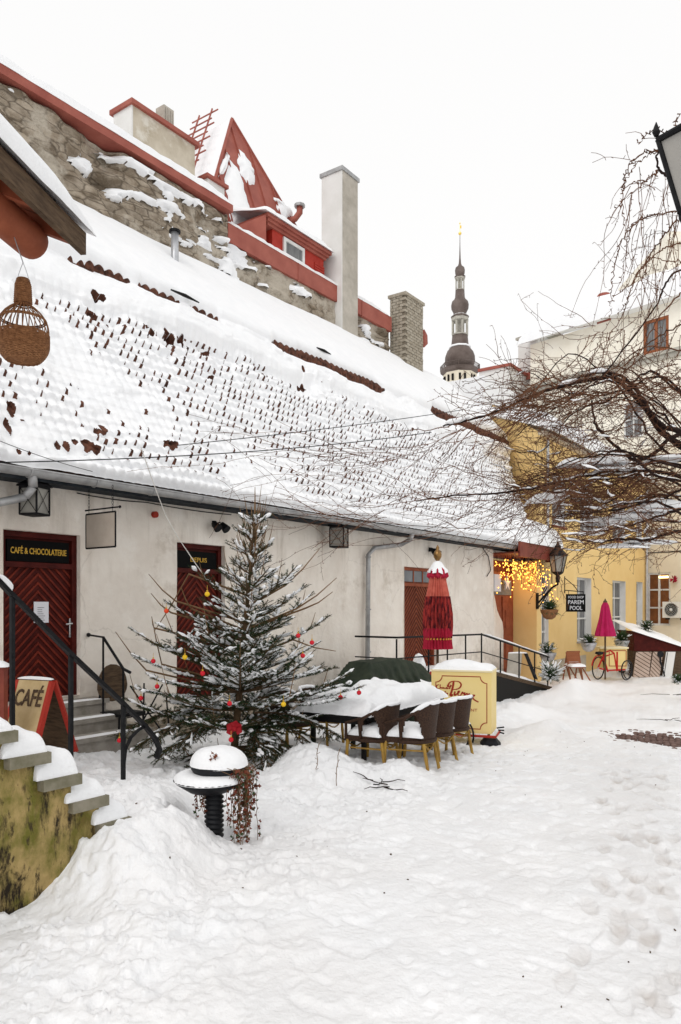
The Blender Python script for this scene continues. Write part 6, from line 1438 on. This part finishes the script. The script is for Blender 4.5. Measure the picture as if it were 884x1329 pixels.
def wander(p, d, L, seg, r0_, curl=.18, bias=Vector((0, 0, 0)), branch=0, snow=0):
    n = max(3, int(L / seg)); P = [p]
    for i in range(n):
        d = (d + Vector((rv2.gauss(0, curl), rv2.gauss(0, curl), rv2.gauss(0, curl))) + bias * .1).normalized(); P.append(P[-1] + d * seg)
        if branch and rv2.random() < branch:
            s_ = (d + Vector((rv2.gauss(0, .8), rv2.gauss(0, .8), rv2.gauss(0, .8)))).normalized(); wander(P[-1], s_, L * rv2.uniform(.12, .35), seg * .8, r0_ * .6, curl, bias, 0, 0)
        if rv2.random() < .35:      # bud
            q = P[-1]; s_ = Vector((rv2.gauss(0, 1), rv2.gauss(0, 1), rv2.gauss(0, 1))).normalized(); tw_.tube([q, q + s_ * .022], [r0_ * .9, r0_ * .6], 3, cap=False)
    tw_.tube(P, [max(.0017, r0_ * (1 - .7 * i / n)) for i in range(n + 1)], 3, cap=False)
    if snow and abs(d.z) < .45: snow_on(P, rv2.uniform(.006, .012), snow, .8)
Wd = -RT
def band(line, Ys, n, spread, Lr, r0_, curl, snow, dirb=(-1, 0), branch=.25, xmin=None):
    for k in range(n):
        t = rv2.random(); f = t * (len(line) - 1); i = min(int(f), len(line) - 2); u = f - i; (x0, y0), (x1, y1) = line[i], line[i + 1]; x = x0 + (x1 - x0) * u; y = y0 + (y1 - y0) * u + rv2.gauss(0, spread)
        Y = rv2.uniform(*Ys); p = dep(x, y, Y); sl_ = -(y1 - y0) / (abs(x1 - x0) + 1); d = (Wd + UP * (sl_ + rv2.gauss(0, .30)) + FW * rv2.gauss(0, .35)).normalized()
        if rv2.random() < .12: d = -d
        wander(p, d, rv2.uniform(*Lr), .055, r0_ * rv2.uniform(.6, 1.2), curl, Wd * .5 + UP * sl_ * .5, branch, snow if rv2.random() < .5 else 0)
band([(900, 500), (820, 500), (760, 505), (710, 512), (680, 525)], (6.4, 8.4), 160, 14, (.35, 1.1), .0052, .17, .08)
band([(900, 540), (820, 545), (760, 550), (720, 550)], (6.4, 8.4), 120, 20, (.3, 1.0), .0042, .30, .10)
band([(900, 590), (840, 605), (790, 618), (750, 624), (700, 632)], (6.4, 8.2), 190, 14, (.4, 1.3), .0045, .20, .22)
band([(900, 640), (850, 640), (790, 645), (740, 645)], (6.4, 8.2), 130, 16, (.3, 1.0), .0042, .26, .25)
band([(900, 640), (840, 650), (770, 655), (740, 645)], (6.4, 8.0), 110, 18, (.3, .9), .0040, .34, .15)
band([(900, 690), (850, 688), (800, 690), (770, 690)], (6.0, 7.4), 100, 11, (.3, .9), .0042, .22, .45)
band([(660, 640), (600, 645), (540, 650), (480, 660)], (6.6, 8.0), 26, 10, (.5, 1.5), .0035, .12, .0, branch=.12)
band([(640, 690), (560, 686), (480, 680), (420, 670)], (6.6, 7.6), 18, 5, (.6, 1.6), .0032, .09, .0, branch=.12)
band([(620, 545), (580, 585), (480, 590), (420, 590)], (6.6, 7.6), 22, 8, (.6, 1.8), .0032, .09, .0, branch=.12)
# upright and drooping whips at the upper right
def whip(pts, Y, r0_, br=.2):
    P = path(pts, Y, 7, .006); n = len(P); tw_.tube(P, [max(.002, r0_ * (1 - .6 * i / n)) for i in range(n)], 4, cap=False)
    for q in P[::2]:
        s_ = Vector((rv2.gauss(0, 1), rv2.gauss(0, 1), rv2.gauss(0, 1))).normalized(); tw_.tube([q, q + s_ * .018], .004, 3, cap=False)
        if rv2.random() < br: wander(q, (s_ * .8 - UP * .4).normalized(), rv2.uniform(.1, .4), .04, .0025, .25, -UP * .6, .1)
for pts, Y, r in [([(880, 275), (850, 278), (830, 287), (812, 303), (803, 325), (797, 350), (793, 375), (792, 395)], 5.6, .006), ([(856, 198), (838, 196), (822, 208), (814, 222), (810, 240), (808, 262), (810, 290)], 4.8, .005),
                  ([(856, 196), (845, 200), (828, 212), (815, 228), (806, 245)], 4.8, .004), ([(854, 222), (840, 232), (822, 238), (808, 246)], 4.9, .005), ([(854, 222), (838, 236), (818, 252), (796, 270)], 4.9, .004),
                  ([(866, 172), (850, 168), (838, 177), (828, 186)], 4.7, .004), ([(884, 315), (868, 320), (850, 330), (830, 350), (820, 372), (812, 400), (790, 440), (770, 490)], 5.8, .006), ([(884, 340), (866, 338), (845, 334), (838, 350), (825, 375), (800, 410)], 5.9, .005),
                  ([(880, 285), (862, 305), (848, 325), (835, 345), (826, 360), (812, 375), (795, 386)], 5.6, .006), ([(850, 278), (835, 282), (822, 290), (815, 310), (812, 335), (806, 365)], 5.6, .004), ([(880, 165), (876, 157), (884, 150)], 4.5, .004),
                  ([(884, 420), (850, 440), (815, 470), (780, 500)], 6.5, .007), ([(884, 380), (850, 420), (830, 460), (800, 495)], 6.4, .007), ([(884, 455), (840, 450), (800, 475), (740, 520)], 6.8, .007), ([(760, 505), (770, 460), (785, 430), (795, 400)], 6.8, .004),
                  ([(735, 500), (700, 480), (665, 478), (640, 485), (600, 500)], 7.4, .005), ([(720, 505), (700, 470), (672, 466), (640, 468)], 7.2, .004), ([(620, 545), (600, 530), (575, 515), (562, 505)], 7.4, .004), ([(700, 510), (660, 500), (620, 494), (600, 497)], 7.4, .004), ([(770, 495), (745, 482), (730, 470), (700, 468)], 7.0, .004),
                  ([(600, 550), (560, 556), (500, 560)], 7.4, .006), ([(705, 700), (690, 720), (680, 742)], 6.9, .003), ([(800, 700), (782, 715), (770, 745), (778, 770)], 6.7, .003), ([(780, 700), (755, 712), (740, 730)], 6.7, .003)]: whip(pts, Y, r)
for k in range(26):
    x = rv2.uniform(815, 890); y = rv2.uniform(200, 330); wander(dep(x, y, rv2.uniform(4.8, 6)), (-UP + Wd * rv2.uniform(-.1, .3)).normalized(), rv2.uniform(.4, 1.1), .045, .0030, .10, -UP, .08)
for k in range(40):
    x = rv2.uniform(760, 900); y = rv2.uniform(380, 500); wander(dep(x, y, rv2.uniform(6, 7)), (-UP * rv2.uniform(-.2, 1) + Wd * rv2.uniform(-.2, .9)).normalized(), rv2.uniform(.3, .9), .05, .0035, .15, Wd * .3, .15)
tw_.build('twigs', 'vine', vt); 
for (x, y, w_, h_) in ((762, 598, 60, 11), (790, 596, 50, 9), (710, 645, 36, 8), (722, 640, 30, 7), (790, 675, 44, 9), (830, 668, 60, 10), (850, 660, 50, 9), (866, 655, 50, 9), (800, 605, 40, 5), (870, 590, 40, 5), (770, 688, 26, 5), (850, 700, 60, 5), (815, 705, 55, 5)):
    Y = 6.9; a = dep(x - w_ / 2, y + 4, Y); k_ = Y / 985; vs_.pad(a, RT * w_ * k_, FW * .22, h_ * k_, 16, 7, seed=x, over=.02, rough=.4, p=1.8)
vs_.build('snow', 'snow', vt, smooth=True)
# ================= STREET FURNITURE AT THE YELLOW HOUSE =================
# wall lamp on scroll bracket
lx = on_v(697, 780, YV - .02); wl = thing('bracket_street_lamp', 'black classic street lamp on a scrolled iron bracket at the yellow pier', 'street lamp', tuple(lx))
base_ = lx; Yl = FW.dot(base_) - .5; LK = Yl / 985; lc = dep(724, 745, Yl); e_ = lc - dep(697, 745, FW.dot(base_)); 
def lz(py): return 1.95 + (785 - py) * LK
mb = MB(); Cl = Vector((lc.x, lc.y, 0)); mb.box(lx.x - .05, lx.x + .05, YV - .06, YV + .0, lx.z - .25, lx.z + .25)
bk = lx + Vector((0, -.05, -.05)); tip_ = Cl + UP * lz(756); mb.tube([bk, bk.lerp(tip_, .3) + UP * .02, bk.lerp(tip_, .7) + UP * .03, tip_ - UP * .05, tip_ + UP * .05], .03, 6)
mb.tube([bk + UP * .2, bk.lerp(tip_, .3) + UP * .12, bk.lerp(tip_, .45) + UP * .20, bk.lerp(tip_, .35) + UP * .28, bk.lerp(tip_, .25) + UP * .2], .018, 5); mb.tube([bk - UP * .15, bk.lerp(tip_, .35) - UP * .05, bk.lerp(tip_, .6) + UP * .0], .02, 5); mb.build('bracket', 'iron', wl)
mb = MB(); r6 = [(.0, 0)]
mb.lathe([(.05, lz(756)), (.07, lz(750)), (.05, lz(747)), (.16, lz(744)), (.17, lz(742))], Cl, 6); 
for k in range(6): a = k * PI / 3; mb.tube([Cl + Vector((.16 * math.cos(a), .16 * math.sin(a), lz(743))), Cl + Vector((.27 * math.cos(a), .27 * math.sin(a), lz(722)))], .014, 4)
mb.build('frame', 'iron', wl); mb = MB(); mb.lathe([(.15, lz(743)), (.25, lz(722))], Cl, 6); mb.build('glass', 'lampglass', wl)
mb = MB(); mb.lathe([(.30, lz(722)), (.29, lz(720)), (.16, lz(714)), (.09, lz(711)), (.10, lz(709)), (.06, lz(707)), (.02, lz(703))], Cl, 6); mb.build('cap', 'iron', wl)
# sign PAREM POOL
sY = 21.8; a = dep(735, 771, sY); sk = sY / 985
sg_ = thing('shop_sign', 'black square hanging sign with white lettering on an iron bracket', 'sign', tuple(a)); nS = -FW
mb = MB(); mb.obox(a - UP * 23 * sk, RT * 25 * sk, FW * .04, UP * 23 * sk); bd = mb.build('board', 'black', sg_)
cx_ = a + RT * 12.5 * sk - FW * .004
text('FOOD SHOP', .10, cx_ - UP * 5.6 * sk, RT, UP, 'hang', bd, depth=.002, width=20 * sk); text('PAREM', .165, cx_ - UP * 13 * sk, RT, UP, 'hang', bd, depth=.002, width=20 * sk); text('POOL', .165, cx_ - UP * 20.5 * sk, RT, UP, 'hang', bd, depth=.002, width=16 * sk)
mb = MB(); w0 = on_v(733.5, 768, YV); b0_ = dep(733, 766, sY + .2); mb.tube([w0, b0_, dep(757, 768, sY)], .014, 5); mb.tube([dep(733, 748, sY + .3), dep(733, 770, sY + .3)], .014, 5); mb.tube([dep(733, 750, sY + .3), dep(745, 760, sY), dep(750, 767, sY)], .012, 5)
for x in (738, 757): mb.tube([dep(x, 767, sY), dep(x, 772, sY)], .008, 4)
mb.build('bracket', 'iron', sg_)
# plants
def bushy(name, px, py, Y, w_, h_, lab, cat, seed, basket=True, snow=.3, mname='leafgrn', group=None):
    r3 = random.Random(seed); k_ = Y / 985; c = dep(px, py, Y); t = thing(name, lab, cat, tuple(c - UP * .15), group); f = MB(); s2 = MB()
    for i in range(150):
        a = r3.uniform(0, 2 * PI); el = r3.uniform(-.3, 1.3); d = RT * (math.cos(a) * math.cos(el)) + FW * (math.sin(a) * math.cos(el)) + UP * math.sin(el); L = (w_ * abs(math.cos(el)) * .5 + h_ * abs(math.sin(el))) * k_ * r3.uniform(.6, 1.1)
        P = [c, c + d * L * .5, c + d * L - UP * .12 * L]; sd_ = d.cross(UP).normalized() * .022
        f.add([tuple(P[0] - sd_), tuple(P[0] + sd_), tuple(P[1] + sd_), tuple(P[1] - sd_), tuple(P[2])], [(0, 1, 2, 3), (3, 2, 4)])
        for q in (.4, .6, .8):
            b = P[0].lerp(P[2], q); e = sd_ * 3 * (1 if i % 2 else -1) + d * .05; f.add([tuple(b), tuple(b + e), tuple(b + e * .5 + d * .03)], [(0, 1, 2)])
        if r3.random() < snow: s2.tube([P[1] + UP * .02, P[1].lerp(P[2], .6) + UP * .02], [.022, .01], 5)
    f.build('foliage', mname, t)
    if s2.v: s2.build('snow', 'snow', t)
    if basket: mb = MB(); mb.lathe([(.08, -.26), (.17, -.20), (.24, -.05), (.26, .02)], c, 12); mb.build('pot', 'wicker' if basket == 1 else 'tin', t)
    return t
hb_ = bushy('hanging_basket', 713, 792, 21.5, 32, 12, 'green fern in a wicker basket hanging below the street lamp', 'hanging basket', 1, 1, .06)
mb = MB()
for s_ in (-9, 9): mb.tube([dep(713 + s_, 792, 21.5), dep(714, 764, 21.6)], .008, 4)
mb.build('hanger', 'iron', hb_)
bushy('window_plant', 764, 835, 24.0, 22, 12, 'evergreen plant in a box under the first full window, left of the magenta parasol', 'plant', 2, 2, .2, group='evergreen plants at the yellow wall'); bushy('window_plant', 807, 832, 25.5, 26, 15, 'evergreen plant right of the magenta parasol', 'plant', 3, 2, .1, group='evergreen plants at the yellow wall')
bushy('window_plant', 711, 848, 22.4, 20, 16, 'dark evergreen plant under the window beside the pier', 'plant', 4, 2, .35, group='evergreen plants at the yellow wall'); bushy('snowy_shrub', 715, 880, 21.2, 26, 30, 'small bare-looking shrub dusted with snow at the end of the ramp railing', 'shrub', 5, 0, .9)
bushy('rhododendron_sprig', 880, 884, 19.0, 16, 8, 'low leafy green sprig poking from the snow at the right edge', 'plant', 6, 0, .1); bushy('ivy_clump', 840, 815, 26.4, 24, 8, 'dark trailing plant on top of the shed roof beside the downpipe', 'plant', 7, 0, .2)
# grey A-frame boards near recess
for (x0, lab, sd) in ((678, 'grey weathered sandwich board standing in the snow behind the ramp railing', 1),):
    Y = 20.9; k_ = Y / 985; p = dep(x0, 882, Y); t = thing('grey_sandwich_board', lab, 'sandwich board', tuple(p)); tp_ = dep(x0 - 3, 848, Y)
    mb = MB(); mb.obox(tp_ - RT * .2 - RT * .12, RT * .38, (p - tp_) - RT * .1 + FW * .1, FW * .03); mb.build('front_panel', 'greywall', t); mb = MB(); mb.obox(tp_ + RT * .18, RT * .03, (p - tp_) + RT * .22, FW * .35); mb.build('side_panel', 'soffit', t)
    mb = MB(); mb.pad(tp_ - RT * .3, RT * .5, FW * .1, .04, 8, 4, seed=3, over=.01); mb.build('snow', 'snow', t, smooth=True)
# folded wooden chairs
def slat_chair(px, py, Y, lean, lab, m1='winbrown'):
    k_ = Y / 985; p = dep(px, py, Y); t = thing('wooden_folding_chair', lab, 'folding chair', tuple(p), 'folding chairs by the yellow wall'); a_ = RT * math.cos(lean) + FW * .2; u_ = (UP + RT * math.sin(lean) * .5).normalized(); 
    for s_ in (-.2, .2): mb = MB(); mb.obox(p + a_ * s_, a_ * .04, FW * .04, u_ * .85); mb.build('leg', m1, t)
    for s_ in (-.2, .2): mb = MB(); mb.obox(p + a_ * s_ + RT * .22, a_ * .04, FW * .04, (u_ - RT * .45) * .5); mb.build('leg', m1, t)
    mb = MB()
    for q in range(5): mb.obox(p + a_ * -.2 + u_ * (.5 + q * .075) - FW * .01, a_ * .44, FW * .02, u_ * .06)
    mb.build('backrest', m1, t); mb = MB(); mb.obox(p + a_ * -.2 + u_ * .42, a_ * .44, FW * -.38, UP * .03); mb.build('seat', m1, t); mb = MB(); mb.pad(p + a_ * -.2 + u_ * .45 - FW * .38, a_ * .44, FW * .38, .08, 8, 8, seed=int(px), over=.02); mb.build('snow', 'snow', t, smooth=True)
slat_chair(738, 882, 22.6, .3, 'brown folding chair left of the other, snow on its seat'); slat_chair(748, 884, 22.2, -.3, 'brown folding chair nearer to the red cargo trike')
# cargo trike
BY = 24.2; bk_ = BY / 985
def B(px, py, o=0): return dep(px, py, BY + o)
bt2 = thing('cargo_trike', 'red cargo bicycle with a yellow box parked by the yellow wall', 'cargo bicycle', tuple(B(795, 881)))
for (x, y, r_, o) in ((776.5, 867, .35, 0), (813, 870, .30, -.35), (815, 869, .30, .5)):
    a_ = MB(); b_ = MB(); wheel(a_, b_, B(x, y, o), (RT * .75 + FW * .66), r_, 24, 12); wh = a_.build('wheel', 'rubber', bt2, smooth=True); b_.build('spokes', 'chrome', wh)
mb = MB(); 
for l in ([(776, 867), (783, 852), (784, 846)], [(776, 867), (790, 870), (812, 869)], [(783, 852), (789, 872)], [(784, 852), (797, 848), (801, 871)], [(797, 848), (792, 844), (787, 846)], [(801, 871), (801, 846)]): mb.tube([B(*q) for q in l], .028, 6)
mb.tube([B(776.5, 867) + (RT * .75 + FW * .66) * (.40 * math.cos(t)) + UP * (.40 * math.sin(t)) for t in np.linspace(.2, 2.9, 12)], .02, 5); mb.build('frame', 'redbike', bt2)
mb = MB(); mb.lathe([(.05, 0), (.14, .04), (.12, .10), (.02, .11)], B(778, 850), 8); mb.build('saddle', 'rubber', bt2)
mb = MB(); a = B(787, 868, .0); mb.obox(a, RT * 27 * bk_, FW * .7, UP * 27 * bk_); cb2 = mb.build('cargo_box', 'cartyel', bt2); mb = MB(); mb.obox(B(779, 842, -.05), RT * 37 * bk_, FW * .8, UP * .05); mb.build('counter', 'cartside', bt2)
mb = MB(); S2 = []; 
for y in (0, 1): mb.obox(a - FW * .012 + UP * (.08 + y * 20 * bk_) + RT * .08, RT * 22 * bk_, FW * .01, UP * .02); 
for x in (0, 1): mb.obox(a - FW * .012 + UP * .08 + RT * (.08 + x * 22 * bk_), RT * .02, FW * .01, UP * 20 * bk_)
mb.build('border_line', 'redline', cb2)
pu = thing('magenta_parasol', 'closed magenta parasol rising from the red cargo bicycle', 'parasol', tuple(B(785.5, 880, -.2))); cp_ = B(785.5, 785, -.2); 
def bz(py): return 1.95 + (785 - py) * bk_
mb = MB(); cloth(mb, [(2.5 * bk_, bz(782)), (4.2 * bk_, bz(786)), (5 * bk_, bz(790)), (7 * bk_, bz(803)), (11.5 * bk_, bz(822)), (12 * bk_, bz(825)), (10 * bk_, bz(825.5))], nf=9, amp=.16, c=cp_); mb.build('canopy', 'magenta', pu)
mb = MB(); mb.tube([(cp_.x, cp_.y, bz(881)), (cp_.x, cp_.y, bz(780))], .028, 6); mb.build('pole', 'wood', pu); mb = MB(); mb.lathe([(.05, bz(783)), (.07, bz(781)), (.03, bz(779)), (.01, bz(777))], (cp_.x, cp_.y, 0), 8); mb.build('finial', 'wood', pu)
# shed with leaning planks
shY = 26.0; hk_ = shY / 985
def Sx(px, py, o=0): return dep(px, py, shY + o)
sh_ = thing('lean_to_shed', 'low dark red lean-to shed with snow on its sloping roof beside the cream wall', 'shed', tuple(Sx(850, 878)))
mb = MB(); mb.prism([Sx(823, 819), Sx(823, 845), Sx(886, 845), Sx(886, 839)], FW * 1.6); mb.build('side_boarding', 'doorred', sh_)
mb = MB(); mb.prism([Sx(822, 845, .05), Sx(822, 884, .05), Sx(892, 884, .05), Sx(892, 845, .05)], FW * 1.4); mb.build('body', 'wood', sh_)
mb = MB(); a = Sx(822, 819, -.08); b = Sx(890, 841, -.08); mb.pad(a, b - a, FW * 1.9 + UP * .32, .13, 26, 12, seed=33, over=.05, rough=.15, p=2.5); mb.build('snow', 'snow', sh_, smooth=True)
def door_leaf(x0, x1, lab, m1, diag, skew=4, yb_=879):
    a = Sx(x0, yb_, -.25); b = Sx(x1, yb_, -.25); up_ = Sx(x0 + skew, 846, -.02) - a; t = thing('leaning_door', lab, 'old door', tuple(a), 'old doors leaning on the shed'); e = b - a
    mb = MB(); mb.obox(a, e, FW * .04, up_); mb.build('leaf', m1, t)
    if diag:
        mb = MB(); n_ = 7
        for k in range(1, n_ + 3):
            z0 = k / n_; 
            p = a + up_ * min(1, z0); q = a + e + up_ * max(0, z0 - .35)
            if z0 > 1: p = a + e * ((z0 - 1) / .35) + up_
            if z0 - .35 < 0: q = a + e * (z0 / .35); 
            if z0 < 1.35: mb.tube([p - FW * .004, q - FW * .004], .010, 4)
        mb.build('board_joint', 'wood', t)
    else:
        mb = MB(); mb.obox(a + e * .1 - FW * .012, e * .06, FW * .01, up_ * .98); mb.build('edge', 'rubber', t)
door_leaf(822, 842, 'pinkish old door with slanting boards leaning on the shed at the left', 'plank', True); door_leaf(843, 856, 'narrow old door with slanting boards in the middle of the shed front', 'plank', True, 5); door_leaf(860, 872, 'whitish plain old door leaning at the right end of the shed', 'whitewall', False, 5)
mb = MB(); q = Sx(857, 849, -.3); mb.tube([q, q - FW * .03], .11, 12); mb.tube([q, q - UP * .28, q - UP * .5 + RT * .1], .03, 5); mb.tube([q - UP * .2, q - UP * .75 + RT * .15], .022, 5); tag(mb.build('black_tool', 'rubber'), 'black long-handled tool with round head leaning on the old shed doors', 'tool')
# AC unit
q = wcut(876, 790); t0 = (q - Pw).dot(Dw); k_ = .98; z0 = 1.95 - (803 - 785) * .0313; z1 = 1.95 + 5 * .0313 - .02
a1 = (wcut(865, 785) - Pw).dot(Dw); a2 = a1 + .95
ac = thing('air_conditioner', 'white air conditioner unit with round fan grille on the cream wall beside the lit window', 'air conditioner', tuple(W(a1, z0)))
mb = MB(); mb.obox(W(a1, z0, .05), Dw * (a2 - a1), Nw * .32, UP * (z1 - z0)); mb.build('casing', 'acwhite', ac); mb = MB(); fcx = W((a1 + a2) / 2 - .08, (z0 + z1) / 2, .37); e3 = Dw
rr4 = (z1 - z0) * .42
mb.prism([fcx + e3 * (rr4 * math.cos(t)) + UP * (rr4 * math.sin(t)) for t in np.linspace(0, 2 * PI, 21)[:-1]], Nw * .012); fan = mb.build('fan', 'iron', ac)
mb = MB()
for r_ in (.3, .5, .7, .9, 1.0): mb.tube([fcx + Nw * .03 + e3 * (rr4 * r_ * math.cos(t)) + UP * (rr4 * r_ * math.sin(t)) for t in np.linspace(0, 2 * PI, 21)], .006, 3, cap=False)
mb.ball(fcx + Nw * .03, rr4 * .22, 8); mb.build('grille', 'whitewood', fan); mb = MB(); mb.obox(W(a1 + .1, z0 - .08, 0), Dw * .05, Nw * .3, UP * .07); mb.obox(W(a2 - .2, z0 - .08, 0), Dw * .05, Nw * .3, UP * .07); mb.build('bracket', 'iron', ac)
q = wcut(877, 752) + Nw * .2; mb = MB(); r5 = random.Random(3)
for k in range(30): d = Vector((r5.gauss(0, 1), r5.gauss(0, 1), r5.gauss(0, 1))).normalized(); w_ = d.orthogonal().normalized() * .04; mb.add([tuple(q), tuple(q + d * .10 + w_), tuple(q + d * .2), tuple(q + d * .10 - w_)], [(0, 1, 2, 3)])
tag(mb.build('red_wreath', 'umbred'), 'small red flower decoration on the cream wall above the air conditioner', 'decoration')
mb = MB(); q = W((tc_ + td) / 2 + .2, lz1 - .25, -.06); mb.obox(q - Dw * .22, Dw * .44, Nw * .02, UP * .09); tag(mb.build('window_lamp', 'lampon'), 'lit lamp strip glowing at the top of the cream wall window', 'lamp')
mb = MB(); P = [W(tc_ - .3, lz1 + .9, .02), W(td + .8, lz1 + .88, .02), W(td + 3, lz1 + .95, .02)]; mb.tube(P, .02, 5); tag(mb.build('wall_conduit', 'soffit'), 'thin dark conduit running across the cream wall above the lit window', 'conduit')
# ================= CAMERA, LIGHT, WORLD =================
cam = bpy.data.cameras.new('camera'); co = bpy.data.objects.new('camera', cam); COL.objects.link(co)
co.location = CAM; co.rotation_euler = (PI / 2, 0, math.atan2(FW.y, FW.x) - PI / 2)
cam.sensor_fit = 'VERTICAL'; cam.sensor_height = 36; cam.sensor_width = 24; cam.lens = FOC / 1329 * 36
cam.shift_y = (785 - 664.5) / 1329; cam.clip_end = 2000; cam.clip_start = .05
scene.camera = co
w = bpy.data.worlds.new('World'); scene.world = w; w.use_nodes = True; nt = w.node_tree; N = nt.nodes; L = nt.links; bg = N['Background']
EL, AZ = math.radians(42), math.radians(200)
sd_ = (-RT * .35 - FW * .75).normalized()     # light comes from behind the camera, a little from the left
az = math.atan2(sd_.x, sd_.y)
sky = N.new('ShaderNodeTexSky'); sky.sky_type = 'NISHITA'; sky.sun_disc = False; sky.sun_elevation = EL; sky.sun_rotation = az; sky.dust_density = 4; sky.air_density = 1.2
hs2 = N.new('ShaderNodeHueSaturation'); hs2.inputs['Saturation'].default_value = .12; L.new(sky.outputs[0], hs2.inputs['Color'])
mx = N.new('ShaderNodeMix'); mx.data_type = 'RGBA'; mx.inputs['Factor'].default_value = .85; L.new(hs2.outputs[0], mx.inputs['A']); mx.inputs['B'].default_value = (9.2, 9.15, 9.1, 1)
L.new(mx.outputs['Result'], bg.inputs['Color']); bg.inputs['Strength'].default_value = .12
ls = bpy.data.lights.new('sun', 'SUN'); ls.energy = .6; ls.angle = math.radians(25); ls.color = (1, .97, .93); so_ = bpy.data.objects.new('sun', ls); COL.objects.link(so_)
dirv = Vector((sd_.x * math.cos(EL), sd_.y * math.cos(EL), math.sin(EL))); so_.rotation_euler = dirv.to_track_quat('Z', 'Y').to_euler()
scene.view_settings.view_transform = 'Standard'; scene.view_settings.look = 'None'; scene.view_settings.exposure = 0; scene.view_settings.gamma = 1
scene.render.engine = 'CYCLES'; scene.cycles.max_bounces = 6; scene.cycles.diffuse_bounces = 4
